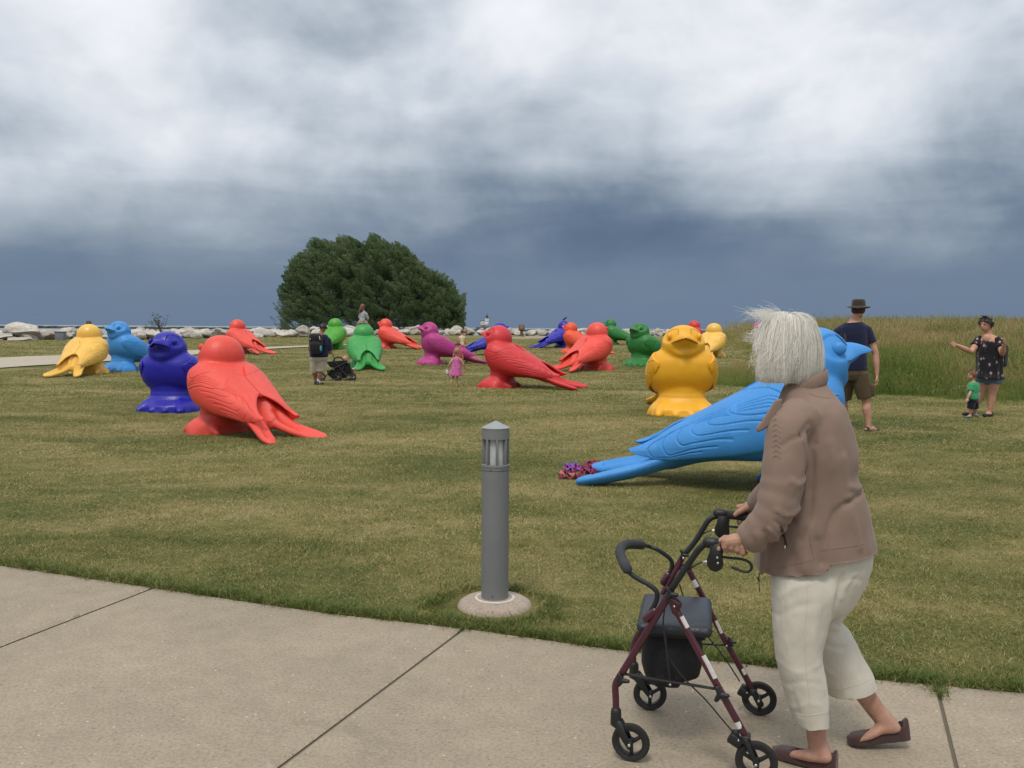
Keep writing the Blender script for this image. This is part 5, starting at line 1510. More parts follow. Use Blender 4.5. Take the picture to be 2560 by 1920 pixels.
        if sleeve > .05:
            for s in 'LR':
                e = J['sh' + s].lerp(J['el' + s], sleeve); A.tube([J['sh' + s].lerp(nk, .4), J['sh' + s], e], [H * .036 * bk, H * .042 * bk, H * .042 * bk], 14, capr=False)
        part('dress' if bottom is None else 'top', A, top, root, vc, 3)
        if bottom is not None:
            A = Acc(); A.tube([J['pelvis'] + Vector((0, 0, H * .02)), J['pelvis'] - Vector((0, 0, H * .03))], sw * .88 * build, 20, .9, side=tuple(f_))
            for s in 'LR': A.tube([J['hip' + s], J['hip' + s].lerp(J['kn' + s], short)], [H * .063 * bk, H * .062 * bk], 16, capr=False)
            part('shorts', A, bottom, root, vc, 3)
    if not barefoot:
        for s in 'LR':
            an = J['an' + s]; toe = J['toe' + s]; td = (toe - an); td.z = 0; td.normalize(); A = Acc(); z0 = min(toe.z, an.z - H * .030) - H * .012
            a0 = an - td * H * .030; a0.z = z0 + H * .018; t0 = toe + td * H * .004; t0.z = z0 + H * .018
            A.tube([a0, a0.lerp(t0, .5), t0], [H * .024, H * .027, H * .025], 14, .75, side=(0, 0, 1)); A.tube([a0 + td * H * .01, a0 + td * H * .012 + Vector((0, 0, H * .02))], [H * .024, H * .022], 12)
            part('shoe', A, shoe, root, max(.006, H * .005), 2)
    return root, J, h
def hair_cap(root, J, h, face, m, drop=.55, back=1.0, bang=.35, tufts=120, seed=1, long=None, spiky=.0):
    d, l, u = frame_of(face); c = J['head'] + u * h * .12
    g = np.random.default_rng(seed); A = Acc(); R = []; nu, nv = 36, 18
    for i in range(nv):
        t = i / (nv - 1)
        ring = []
        for j in range(nu):
            az = 2 * math.pi * j / nu; fc = math.cos(az)
            amax = math.pi * (.5 + drop * .5 * (.5 - .5 * fc) - bang * .42 * max(0, fc) ** .7 + .02)
            a = t * amax; k = 1.0 + .03 * math.sin(az * 7 + a * 3) + .02 * math.sin(az * 15)
            rr = Vector((h * .93 * math.sin(a) * math.cos(az), h * .80 * math.sin(a) * math.sin(az), h * .93 * math.cos(a))) * k
            ring.append(tuple(c + d * (rr.x - h * .06 * back) + l * rr.y + u * rr.z))
        R.append(ring)
    inn = [[tuple(c + (Vector(p) - c) * .86) for p in q] for q in reversed(R)]
    A.rings(R + inn)
    V = []; 
    hp = part('hair', A, m, root)
    A = Acc(); 
    allr = [p for q in R[2:] for p in q]
    for k in range(tufts):
        p = Vector(allr[g.integers(0, len(allr))]); n = (p - c).normalized(); dn = (Vector((0, 0, -1)) + n * .35 + Vector(g.normal(0, .35 + spiky, 3))).normalized()
        if p.z > c.z + h * .5: dn = (d * g.uniform(-1, 1) + l * g.uniform(-1, 1) + n * (.2 + spiky)).normalized()
        A.tube([p - n * h * .04, p + dn * h * .15 + n * h * .03, p + dn * h * .33], [h * .05, h * .045, h * .008], 5, capr=False)
    part('hair_locks', A, m, root)
    return c, d, l, u
M_HBR = plain('hair_brown', (.045, .024, .015), .55, .6, 60, .4, 30); M_HDK = plain('hair_dark', (.020, .012, .012), .45, .6, 60, .3, 30)
M_HBL = plain('hair_blond', (.38, .25, .13), .55, .6, 60, .35, 30); M_HLB = plain('hair_light_brown', (.17, .085, .045), .55, .6, 60, .35, 30)
M_NAVY = cloth('navy_cotton', (.012, .016, .048), .6, 7); M_KHAKI = cloth('khaki_cotton', (.42, .37, .30), .7, 10); M_OLIVE = cloth('olive_cargo', (.088, .062, .032), .8, 9)
M_GRN = cloth('green_jersey', (.045, .30, .13), .5, 12); M_DNAVY = cloth('dark_shorts', (.010, .012, .022), .5, 12); M_DENIM = cloth('denim', (.10, .16, .24), .6, 14)
def floral(N, co, c):
    v = N.n('ShaderNodeTexVoronoi', {'Vector': N.vmath('MULTIPLY', co, (1, 1, .8)).outputs[0], 'Scale': 13.0}); n = N.noise(co, 60, 4, .8)
    f = N.math('LESS_THAN', N.math('ADD', v.outputs['Distance'], N.math('MULTIPLY', N.math('SUBTRACT', n, .5), 1.3)), .24)
    return N.mix(f, c, N.ramp(n, [(.4, (.42, .24, .26)), (.6, (.40, .40, .42))]))
M_FLOR = cloth('floral_black', (.010, .010, .014), .5, 9, pattern=floral)
def pinkp(N, co, c):
    n = N.noise(co, 42, 3, .7); return N.mix(N.math('GREATER_THAN', n, .56), c, (.16, .05, .26))
M_PINK = cloth('pink_print', (.66, .17, .40), .5, 12, pattern=pinkp)
def checks(N, co, c):
    v = N.n('ShaderNodeTexChecker', {'Vector': N.vmath('MULTIPLY', co, (1, .7, 1)).outputs[0], 'Scale': 44.0}); return N.mix(N.math('MULTIPLY', v.outputs['Fac'], .75), c, (.07, .075, .12))
M_CHECK = cloth('white_check', (.62, .62, .64), .5, 12, pattern=checks)
M_YTOP = cloth('cream_top', (.68, .62, .38), .5, 12); M_PSH = cloth('pink_shorts', (.52, .08, .13), .5, 12)
M_SAND = plain('sandal', (.018, .014, .012), .6, .3); M_SNEAK = plain('sneaker', (.03, .03, .035), .6, .3); M_CROC = plain('teal_shoe', (.10, .22, .24), .6)
M_PACK = cloth('pack_nylon', (.020, .018, .020), .6, 14, var=.3); M_BPACK = cloth('black_pack', (.008, .008, .010), .6, 14)
def base_at(px, py, dY=0): 
    p = GP(px, py); return Vector((p.x, p.y + dY, gz(p.x, p.y + dY)))
def stand(px, Y):
    d = ray(px, 960); x = d.x / d.y * Y; return Vector((x, Y, gz(x, Y)))

# --- man in the brimmed hat, walking away
b = base_at(2165, 1080, .12)
root, J, h = person('man in brimmed hat, navy tee and olive cargo shorts walking away past the blue bird', b,
    dict(head=(2146, 776, 0), neck=(2132, 806, .0), shL=(2097, 830, .06), shR=(2166, 826, -.04), elL=(2082, 880, .10), elR=(2189, 884, -.08), wrL=(2086, 935, .0), wrR=(2192, 938, -.10), pelvis=(2132, 926, 0), hipL=(2115, 940, .06), hipR=(2150, 940, -.04),
         knL=(2108, 1006, .16), knR=(2166, 1004, -.06), anL=(2116, 1066, .22), anR=(2172, 1066, -.10), toeL=(2140, 1076, .34), toeR=(2194, 1079, -.02)), 1.86, (.55, .8, -.12), SK['fair'], M_NAVY, M_OLIVE, M_SAND, build=1.12, sleeve=.55, short=.86, name='person')
d_, l_, u_ = frame_of((.45, .85, -.02)); hc = J['head'] + Vector((0, 0, h * .42))
A = Acc(); R = []
for z, r, t in ((-.12, 1.66, 0), (-.08, 1.64, 0), (.08, 1.0, 0), (.42, .96, 0), (.74, .90, 0), (.84, .78, 0), (.80, .45, 0), (.78, .01, 0)):
    R.append([tuple(hc + d_ * (h * r * .92 * math.cos(a)) + l_ * (h * r * .80 * math.sin(a)) + Vector((0, 0, h * z + (-.10 * h * math.cos(2 * a) if r > 1.2 else 0) ))) for a in np.arange(36) * math.pi / 18])
A.rings(R); part('hat', A, cloth('hat_felt', (.045, .034, .028), .6, 20), root)
A = Acc(); bb_ = [J['shL'] + Vector((.05, -.10, .055)), J['shL'] + Vector((.045, -.16, -.05)), J['shL'] + Vector((.06, -.17, -.20)), J['pelvis'] + Vector((.02, -.15, .12))]
A.tube(spline([tuple(p) for p in bb_], 5), .024, 10, .25, side=(0, 1, 0)); part('strap', A, plain('strap_brown', (.05, .032, .022), .7), root)
A = Acc(); k_ = J['hipR'].lerp(J['knR'], .55); A.box(tuple(k_ + Vector((.085, -.05, 0))), (.035, .06, .085), (0, 0, .3), .02); part('pocket', A, M_OLIVE, root)
A = Acc(); A.ell(tuple(J['head'] + Vector((0, 0, h * .05)) - d_ * h * .12), (h * .78, h * .70, h * .62)); part('hair', A, M_HBR, root)

# --- woman with outstretched arms
b = base_at(2478, 1042, .0)
root, J, h = person('woman in black floral top with short dark hair spreading her arms by the meadow', b,
    dict(head=(2464, 812, 0), neck=(2474, 838, .02), shL=(2500, 856, -.12), shR=(2447, 852, .12), elL=(2506, 884, -.26), elR=(2428, 880, .02), wrL=(2510, 864, -.40), wrR=(2390, 862, -.06), pelvis=(2474, 932, .0), hipL=(2487, 942, -.06), hipR=(2462, 942, .06),
         knL=(2480, 988, -.06), knR=(2452, 988, .05), anL=(2474, 1030, -.05), anR=(2428, 1028, .10), toeL=(2462, 1040, -.14), toeR=(2412, 1036, .0)), 1.68, (-.86, -.50, -.02), SK['fair'], M_FLOR, M_DENIM, M_SAND, build=1.32, headk=1.1, sleeve=.5, short=.35, dress=(.22, 1.2, 1.42), hand_curl=.25)
hair_cap(root, J, h, (-.86, -.50, -.02), M_HDK, drop=.42, bang=.42, tufts=170, seed=3, spiky=.12)
A = Acc(); c = J['neck'].lerp(J['pelvis'], .12) + Vector((-.86, -.5, 0)) * .065; A.ell(tuple(c), (.072, .085, .10), (0, -.35, .52)); part('neckline', A, SK['fair'], root)
A = Acc(); c = J['neck'].lerp(J['pelvis'], .55) + Vector((.20, .08, 0)); A.box(tuple(c), (.11, .13, .20), (0, .12, .55), .07); part('backpack', A, M_BPACK, root, .014, 3)

# --- toddler in green
b = base_at(2430, 1046, .0)
root, J, h = person('toddler in green shirt and dark shorts standing in front of the woman in floral top', b,
    dict(head=(2429, 938, 0), neck=(2434, 955, .0), shL=(2429, 964, -.07), shR=(2441, 963, .07), elL=(2426, 981, -.10), elR=(2447, 980, .12), wrL=(2419, 996, -.13), wrR=(2446, 990, .06), pelvis=(2432, 998, 0), hipL=(2429, 1003, -.035), hipR=(2436, 1003, .035),
         knL=(2427, 1022, -.04), knR=(2438, 1022, .04), anL=(2426, 1037, -.03), anR=(2438, 1035, .06), toeL=(2416, 1043, -.07), toeR=(2446, 1040, .0)), .86, (-.97, -.2, .0), SK['fair'], M_GRN, M_DNAVY, M_CROC, child=True, build=1.35, sleeve=.75, short=1.0, voxel=.009)
hair_cap(root, J, h, (-.97, -.2, 0), M_HLB, drop=.5, bang=.5, tufts=60, seed=4)

# --- man with backpack and pushchair
b = base_at(796, 962, .0)
root, J, h = person('man with black backpack, navy tee and beige shorts pushing a black pushchair', b,
    dict(head=(808, 820, 0), neck=(802, 836, -.02), shL=(781, 850, -.02), shR=(820, 850, .02), elL=(777, 884, .10), elR=(827, 884, .08), wrL=(800, 884, .38), wrR=(828, 872, .30), pelvis=(797, 893, 0), hipL=(788, 900, -.02), hipR=(805, 900, .02),
         knL=(786, 930, .06), knR=(801, 930, -.02), anL=(790, 953, .10), anR=(797, 954, -.02), toeL=(794, 957, .24), toeR=(806, 960, .10)), 1.76, (.5, .85, -.45), SK['tan'], M_NAVY, M_KHAKI, M_SNEAK, build=1.28, sleeve=.75, short=1.0)
hair_cap(root, J, h, (.5, .85, -.45), M_HDK, drop=.35, bang=.1, tufts=40, seed=5)
for s in 'LR': A = Acc(); A.tube([J['an' + s] - Vector((0, 0, .03)), J['an' + s] + Vector((0, 0, .07))], [.045, .042], 12); part('sock', A, plain('sock_white', (.6, .6, .6), .9), root)
A = Acc(); c = J['neck'].lerp(J['pelvis'], .42) + Vector((-.06, -.24, .02)); A.box(tuple(c), (.175, .11, .265), (.12, 0, .12), .09); A.box(tuple(c + Vector((.0, -.09, -.09))), (.14, .07, .13), (.12, 0, .12), .06)
bp_ = part('backpack', A, M_PACK, root, .016, 3)
for dx in (-.09, .11): A = Acc(); A.tube([c + Vector((dx, -.09, .20)), c + Vector((dx * 1.3, -.13, .10))], .010, 8); part('reflector', A, plain('reflector', (.5, .5, .5), .5), root)
A = Acc(); A.ell(tuple(c + Vector((.16, -.13, -.13))), (.028, .02, .075)); part('water_bottle', A, plain('teal_bottle', (.03, .33, .38), .4), root)
PB = base_at(850, 952, .15)
st = thing('pushchair', 'black double pushchair with six small wheels pushed by the man with the backpack', 'pushchair', PB)
def SP_(px, py, dy=0): return PY(px, py, PB.y + dy)
def sb(name, A, m, sm=True): V = np.concatenate(A.V) - np.array(PB[:]); return obj(name, mesh_np(name, V, A.F, sm), m, st)
MF = plain('pushchair_frame', (.03, .03, .034), .45); MFab = cloth('pushchair_fabric', (.010, .010, .012), .6, 12)
for dy in (-.25, .25):
    A = Acc(); A.tube([SP_(815, 876, dy), SP_(832, 884, dy), SP_(838, 905, dy), SP_(862, 935, dy), SP_(880, 948, dy)], .013, 8); sb('handle_frame', A, MF)
    A = Acc(); A.tube([SP_(808, 950, dy), SP_(826, 925, dy), SP_(868, 905, dy)], .012, 8); sb('frame_tube', A, MF)
    A = Acc(); A.tube([SP_(803, 951, dy), SP_(845, 953, dy), SP_(880, 946, dy)], .012, 8); sb('frame_rail', A, MF)
    A = Acc(); A.tube([SP_(845, 956, dy), SP_(860, 915, dy)], .010, 8); sb('frame_tube', A, MF)
    A = Acc(); A.tube([SP_(872, 903, dy), SP_(880, 930, dy), SP_(882, 946, dy)], .012, 8); sb('frame_tube', A, MF)
A = Acc(); A.tube([SP_(815, 876, -.26), SP_(815, 876, .26)], .016, 10); sb('push_bar', A, MF)
for nm, pts, ry in (('rear_seat', [(816, 904), (870, 900), (868, 910), (858, 925), (825, 918)], .24), ('front_seat', [(835, 916), (876, 906), (878, 935), (862, 946), (838, 942)], .22), ('basket', [(816, 926), (850, 922), (848, 945), (832, 948), (820, 938)], .22)):
    A = Acc(); A.rings([[tuple(SP_(x, y, dy)) for x, y in pts] for dy in (-ry, ry)]); V = np.concatenate(A.V); me = remesh(A, .02, 4, nm); me.transform(Matrix.Translation(-PB)); obj(nm, me, MFab, st)
A = Acc(); R = []
for a in np.linspace(0, math.pi, 9):
    x, y = 846 - 14 * math.cos(a), 905 - 14 * math.sin(a); R.append([tuple(SP_(x, y, dy)) for dy in (-.22, .22)] + [tuple(SP_(846 - 11 * math.cos(a), 905 - 11 * math.sin(a), dy)) for dy in (.21, -.21)])
A.rings(R); sb('canopy', A, MFab)
for (px, py, r_) in ((805, 954, .10), (846, 957, .115), (873, 951, .10), (882, 951, .10)):
    for dy in ((-.26,) if px == 873 else (-.25, .25)):
        c = SP_(px, py, dy); c.z = gz(c.x, c.y) + r_
        A = Acc(); A.rings([[tuple(c + Vector(((r_ - .018 + .017 * math.cos(q)) * math.cos(a), .02 * math.sin(q), (r_ - .018 + .017 * math.cos(q)) * math.sin(a)))) for q in np.arange(8) * math.pi / 4] for a in np.arange(24) * math.pi / 12], cap=False, closed=True); w_ = sb('wheel', A, plain('pram_tyre', (.02, .02, .02), .8))
        A = Acc()
        for k in range(5): A.tube([c, c + Vector((math.cos(k * 1.257), 0, math.sin(k * 1.257))) * (r_ - .03)], .008, 6)
        A.tube([c - Vector((0, .02, 0)), c + Vector((0, .02, 0))], .02, 10)
        V = np.concatenate(A.V) - np.array(PB[:]); obj('rim', mesh_np('rim', V, A.F), plain('pram_rim', (.18, .18, .18), .5), w_)
tb = PB
ch = thing('person', 'small child reclining in the black pushchair, only a bit of head and red clothes showing', 'person', PB)
A = Acc(); A.ell(tuple(SP_(862, 897, 0)), (.07, .07, .08)); A.tube([SP_(862, 900), SP_(868, 912)], [.06, .08], 12); A.tube([SP_(868, 914), SP_(878, 924), SP_(881, 932)], [.05, .04, .03], 10)
part('body', A, SK['fair'], ch, .012, 4)
A = Acc(); A.tube([SP_(873, 921, -.05), SP_(880, 928, -.05)], [.06, .055], 10); part('clothes', A, plain('red_cloth', (.42, .03, .05), .8), ch)
A = Acc(); A.ell(tuple(SP_(883, 922, -.1)), (.035, .035, .03)); part('sock', A, plain('sock_white', (.6, .6, .6), .9), ch)

# --- girl sitting on the green bird
gb = BIRDS['gm']; hy = gb.location.y
b = gb.matrix_basis @ Vector((.06, 0, 1.58))
root, J, h = person('long haired girl in checked shirt sitting on the head of the green bird', b,
    dict(head=(907, 766, 0), neck=(908, 778, .0), shL=(901, 785, .02), shR=(915, 785, 0), elL=(899, 796, .06), elR=(920, 798, .06), wrL=(903, 806, .16), wrR=(917, 806, .22), pelvis=(906, 804, 0), hipL=(902, 806, .02), hipR=(911, 806, .02),
         knL=(893, 812, .34), knR=(923, 814, .22), anL=(890, 832, .38), anR=(932, 834, .20), toeL=(889, 838, .46), toeR=(937, 839, .22)), 1.32, (.45, .9, 0), SK['fair'], M_CHECK, cloth('beige_shorts', (.42, .37, .30)), M_SAND, sleeve=.95, short=.45, build=.95)
d_, l_, u_ = frame_of((.45, .9, 0))
hair_cap(root, J, h, (.45, .9, 0), M_HLB, drop=.9, bang=.2, tufts=60, seed=6)
A = Acc(); c = J['head']
for k in range(26):
    o = l_ * random.uniform(-.07, .07) - d_ * random.uniform(.03, .09)
    A.tube([c + o + Vector((0, 0, .03)), c + o * 1.25 + Vector((-.02, 0, -.09)), c + o * 1.2 + Vector((random.uniform(-.10, -.02), random.uniform(-.02, .02), random.uniform(-.25, -.17)))], [.022, .020, .006], 6)
part('long_hair', A, M_HLB, root)

# --- little girls running on the lawn
b = base_at(1142, 966, .0)
root, J, h = person('toddler girl in pink print dress running barefoot away from the camera', b,
    dict(head=(1142, 878, 0), neck=(1141, 893, .0), shL=(1131, 898, .02), shR=(1152, 898, 0), elL=(1124, 910, -.03), elR=(1159, 911, -.03), wrL=(1119, 921, .03), wrR=(1164, 923, .03), pelvis=(1140, 922, 0), hipL=(1136, 928, .02), hipR=(1144, 928, 0),
         knL=(1133, 943, .08), knR=(1143, 947, .02), anL=(1128, 953, -.10), anR=(1142, 962, .0), toeL=(1125, 957, -.14), toeR=(1140, 966, .10)), .92, (.1, 1, 0), SK['fair'], M_PINK, None, None, child=True, dress=(.75, 1.15, 1.75), sleeve=.0, barefoot=True, voxel=.009)
hair_cap(root, J, h, (.1, 1, 0), M_HBL, drop=.85, bang=.2, tufts=130, seed=7)
A = Acc(); A.tube([J['wrL'] + Vector((-.02, -.02, -.07)), J['wrL'] + Vector((-.01, -.02, -.13))], [.035, .042], 12); o = obj('bucket', A.mesh('bucket'), plain('bucket_white', (.55, .56, .58), .5)); tag(o, 'small pale bucket in the left hand of the running toddler girl', 'bucket')
b = base_at(1150, 940, 0)
b = stand(1145, b.y + 1.2)
root, J, h = person('girl with brown pigtails almost hidden behind the toddler in the pink dress', b,
    dict(head=(1145, 860, 0), neck=(1145, 873, .0), shL=(1137, 878, 0), shR=(1153, 878, 0), elL=(1133, 893, .03), elR=(1157, 893, .03), wrL=(1135, 905, .06), wrR=(1156, 905, .06), pelvis=(1146, 908, 0), hipL=(1142, 912, 0), hipR=(1149, 912, 0),
         knL=(1142, 930, .03), knR=(1149, 930, -.02), anL=(1142, 947, .0), anR=(1150, 946, .0), toeL=(1141, 949, .12), toeR=(1151, 949, .12)), 1.1, (.2, 1, 0), SK['fair'], M_PSH, M_PSH, M_SNEAK, sleeve=.3, short=.8)
c, d_, l_, u_ = hair_cap(root, J, h, (.2, 1, 0), M_HLB, drop=.7, bang=.2, tufts=60, seed=8)
A = Acc()
for s in (-1, 1):
    A.tube([c + l_ * h * .7 * s, c + l_ * h * 1.25 * s - u_ * h * .2, c + l_ * h * 1.3 * s - u_ * h * .9], [h * .25, h * .33, h * .12], 8)
part('pigtails', A, M_HLB, root)
b = stand(1158, base_at(1158, 908).y)
root, J, h = person('child in cream yellow top and red shorts standing behind the magenta bird tail', b,
    dict(head=(1156, 829, 0), neck=(1155, 839, .0), shL=(1150, 843, .02), shR=(1160, 843, 0), elL=(1147, 853, 0), elR=(1163, 854, 0), wrL=(1150, 862, .06), wrR=(1163, 862, .08), pelvis=(1156, 864, 0), hipL=(1154, 867, 0), hipR=(1159, 867, 0),
         knL=(1156, 884, .03), knR=(1163, 884, -.02), anL=(1156, 901, .0), anR=(1165, 901, .0), toeL=(1155, 905, -.1), toeR=(1168, 905, -.1)), 1.22, (.7, .6, 0), SK['fair'], M_YTOP, M_PSH, M_SNEAK, sleeve=.3, short=.5, voxel=.014)
hair_cap(root, J, h, (.7, .6, 0), M_HLB, drop=.6, bang=.2, tufts=30, seed=9)
A = Acc(); A.tube([J['head'] + Vector((.0, 0, 0)), J['head'] + Vector((.14, -.02, -.02)), J['head'] + Vector((.16, -.02, -.10))], [.05, .05, .02], 8); part('ponytail', A, M_HLB, root)

# --- bather behind the left yellow bird
by = BIRDS['yl'].location.y + 3.0
b = stand(222, by)
root, J, h = person('man with brown hair and bare shoulders mostly hidden behind the left yellow bird', b,
    dict(head=(222, 811, 0), neck=(226, 824, .0), shL=(214, 832, 0), shR=(241, 832, 0), elL=(210, 858, 0), elR=(244, 858, .0), wrL=(212, 880, .06), wrR=(242, 880, .08), pelvis=(227, 880, 0), hipL=(222, 886, 0), hipR=(232, 886, 0),
         knL=(221, 908, .03), knR=(232, 908, -.02), anL=(220, 930, .0), anR=(232, 930, .0), toeL=(214, 934, .1), toeR=(226, 934, .1)), 1.7, (-.3, .9, 0), SK['tan'], SK['tan'], M_DNAVY, M_SAND, sleeve=.3, short=.8, voxel=.014)
hair_cap(root, J, h, (-.3, .9, 0), M_HBR, drop=.5, bang=.1, tufts=30, seed=10)
# --- child glimpsed between the foreground bird and the man
b = stand(2089, 12.3)
root, J, h = person('child in red top glimpsed between the foreground blue bird and the man in the hat', b,
    dict(head=(2080, 894, 0), neck=(2082, 910, .0), shL=(2072, 918, 0), shR=(2090, 918, 0), elL=(2068, 935, 0), elR=(2093, 936, 0), wrL=(2070, 950, .06), wrR=(2094, 952, .0), pelvis=(2083, 955, 0), hipL=(2079, 962, 0), hipR=(2088, 962, 0),
         knL=(2079, 1000, .03), knR=(2089, 1000, -.02), anL=(2079, 1040, .0), anR=(2089, 1040, .0), toeL=(2079, 1045, .1), toeR=(2091, 1045, .1)), 1.05, (.3, .9, 0), SK['fair'], plain('crimson_shirt', (.50, .04, .09), .8), cloth('white_shorts', (.5, .5, .5)), M_SNEAK, sleeve=.6, short=.8, child=True, headk=.8)

# fabric garlands on the grass by the tail of the foreground bird
def garland(px, py, R0, m1, m2, label, rows=2, seed=1):
    q = base_at(px, py); t = thing('fabric_garland', label, 'garland', q, 0, 'ruffled fabric garlands on the grass'); g = np.random.default_rng(seed)
    for r_ in range(rows):
        n = 90; R = []; P_ = []
        a0 = g.uniform(0, 6)
        for i in range(n):
            a = 2 * math.pi * i / n
            rr = (1 - .22 * r_) * R0 * (1 + .16 * math.sin(3 * a + a0)); c = np.array([rr * math.cos(a), rr * .6 * math.sin(a) + .02 * r_, .020 + .018 * r_ + .010 * math.sin(3 * a + a0)])
            w_ = .022 * math.sin(7 * a + a0 + 2 * r_) + .008 * math.sin(17 * a + r_); P_.append((c, a, w_))
        V = []
        for c, a, w_ in P_:
            o = np.array([math.cos(a), math.sin(a), 0]); V.append(c - o * .016 + np.array([0, 0, -w_ * .6])); V.append(c + o * .004 + np.array([0, 0, .018 + w_ * .3])); V.append(c + o * .030 + np.array([0, 0, w_]))
        V = np.array(V); V[:, 2] = np.maximum(V[:, 2], .004)
        F = [(i * 3 + j, ((i + 1) % n) * 3 + j, ((i + 1) % n) * 3 + j + 1, i * 3 + j + 1) for i in range(n) for j in range(2)]
        obj('ruffle', mesh_np('ruffle', V, F), m1 if r_ % 2 == 0 else m2, t)
C1, C2, C3, C4 = cloth('ruffle_purple', (.22, .10, .50)), cloth('ruffle_wine', (.20, .02, .06)), cloth('ruffle_magenta', (.35, .04, .18)), cloth('ruffle_tan', (.42, .17, .12))
garland(1424, 1196, .085, C2, C4, 'wine and tan fabric garland lying lowest in the heap by the blue tail', 3, 1)
garland(1430, 1178, .075, C1, C3, 'purple and magenta fabric garland on top of the heap by the blue tail', 3, 2)
garland(1469, 1185, .055, C2, C3, 'small dark red ruffled garland touching the tip of the blue tail', 3, 3)
garland(1485, 1166, .065, C3, C2, 'magenta red garland behind the tip of the blue tail', 2, 4)
# pink bird head far behind, seen beside the woman's hair
bird('mh', 'magenta', 1899, 862, 806, 150, 'magenta bird glimpsed beside the hair of the grey haired woman')
# ------------------------------------------------------------------ grey haired woman with the walker
yb = rn(820, 292).y; yf = rf(880, 118).y
WBASE = Vector((PY(2010, 1880, 3.05).x, 3.08, 0))
wo = thing('person', 'grey haired woman in taupe fleece jacket and cream cropped trousers pushing the maroon walker', 'person', WBASE)
YC = 3.12
def Wp(px, py, y): return PY(px, py, y)
HF = Vector((-.78, .60, -.05))
SKO = SK['old']
# body: head, neck, arms, lower legs in one skin
A = Acc(); hc = Wp(1967, 862, YC + .03); h = .112
add_head(A, hc, HF, h)
A.tube([Wp(2018, 1000, YC), Wp(2000, 940, YC), hc - Vector((0, 0, .03))], [.055, .050, .050], 14)
shN, elN, wrN = Wp(1985, 1060, 2.99), Wp(1962, 1278, 2.93), Wp(1862, 1352, yb - .005)
shF, elF, wrF = Wp(2000, 1045, 3.30), Wp(1965, 1200, 3.42), Wp(1893, 1262, yf)
for a, b, c in ((shN, elN, wrN), (shF, elF, wrF)): A.tube([a, a.lerp(b, .5), b, b.lerp(c, .4), c], [.048, .044, .036, .036, .025], 14)
# torso core
A.tube([Wp(2020, 1060, YC), Wp(2040, 1150, YC), Wp(2050, 1300, YC), Wp(2060, 1400, YC)], [.085, .11, .12, .125], 20)
hipN, knN, anN = Wp(2045, 1430, 3.03), Wp(2010, 1640, 3.03), Wp(2040, 1845, 3.04)
hipF, knF, anF = Wp(2085, 1430, 3.20), Wp(2060, 1600, 3.22), Wp(2185, 1790, 3.22)
A.tube([hipN, knN, Wp(2030, 1740, 3.035), Wp(2040, 1800, 3.04), anN, Wp(2052, 1880, 3.03)], [.07, .052, .047, .037, .033, .036], 16)
A.tube([hipF, knF, Wp(2115, 1680, 3.22), Wp(2158, 1730, 3.22), Wp(2192, 1778, 3.215), Wp(2222, 1812, 3.20)], [.05, .035, .044, .038, .034, .034], 16)
# feet inside the shoes
A.tube([Wp(2066, 1893, 3.01), Wp(2020, 1888, 3.04), Wp(1985, 1886, 3.07), Wp(1968, 1892, 3.09)], [.026, .026, .018, .008], 14, .8, side=(0, 0, 1))
A.tube([Wp(2238, 1818, 3.19), Wp(2200, 1822, 3.19), Wp(2168, 1842, 3.18), Wp(2152, 1852, 3.18)], [.026, .025, .017, .008], 14, .8, side=(0, 0, 1))
part('body', A, SKO, wo, .008, 4)
face_parts(wo, hc, HF, h)
# near hand closed round the grip
A = Acc()
A.tube([wrN + Vector((.04, .0, .03)), wrN, Wp(1846, 1354, yb - .018)], [.026, .027, .028], 14, .85, side=(0, 1, 0))
A.tube([Wp(1862, 1352, yb - .01), Wp(1836, 1352, yb - .026), Wp(1816, 1355, yb - .030)], [.025, .026, .020], 12)
for k in range(4):
    K = [(1810, 1352), (1826, 1354), (1841, 1360), (1855, 1367)][k]; dy = -.036
    A.tube([Wp(K[0] + 18, K[1] - 6, yb - .020), Wp(K[0], K[1], yb + dy)], [.012, .0115], 10)
    A.tube([Wp(K[0], K[1], yb + dy), Wp(K[0] + 1, K[1] + 15, yb + dy - .002), Wp(K[0] + 4, K[1] + 24 - 2 * k, yb - .022), Wp(K[0] + 9, K[1] + 25 - 3 * k, yb - .004)], [.0112, .0104, .0096, .0080], 12)
A.tube([Wp(1834, 1348, yb - .005), Wp(1812, 1346, yb + .006), Wp(1799, 1356, yb + .004), Wp(1797, 1372, yb - .006)], [.014, .0125, .0115, .0085], 12)
part('hand', A, SKO, wo, .0024, 2)
for k in range(1, 4):
    K = [(1810, 1352), (1826, 1354), (1841, 1360), (1855, 1367)][k]; A = Acc(); A.ell(tuple(Wp(K[0] + 7, K[1] + 25.5 - 3 * k, yb - .018)), (.0052, .0045, .0035)); part('fingernail', A, plain('nail', (.62, .42, .36), .3), wo)
# far hand: palm on the grip, thumb along it, fingers round the outside
A = Acc()
A.tube([wrF + Vector((.03, 0, .02)), wrF, Wp(1872, 1266, yf)], [.024, .026, .026], 14, .8, side=(0, 0, 1))
A.tube([Wp(1880, 1264, yf - .01), Wp(1862, 1271, yf - .018), Wp(1845, 1281, yf - .02), Wp(1838, 1287, yf - .02)], [.016, .013, .0115, .009], 12)
for k in range(4):
    x = 1846 + 11 * k
    A.tube([Wp(1876, 1264, yf + .008), Wp(x, 1268, yf + .026), Wp(x, 1285, yf + .036), Wp(x + 1, 1300, yf + .024), Wp(x + 2, 1308 - k, yf + .004), Wp(x + 3, 1304, yf - .008)], [.014, .0115, .0105, .010, .009, .0075], 12)
part('hand', A, SKO, wo, .0026, 2)
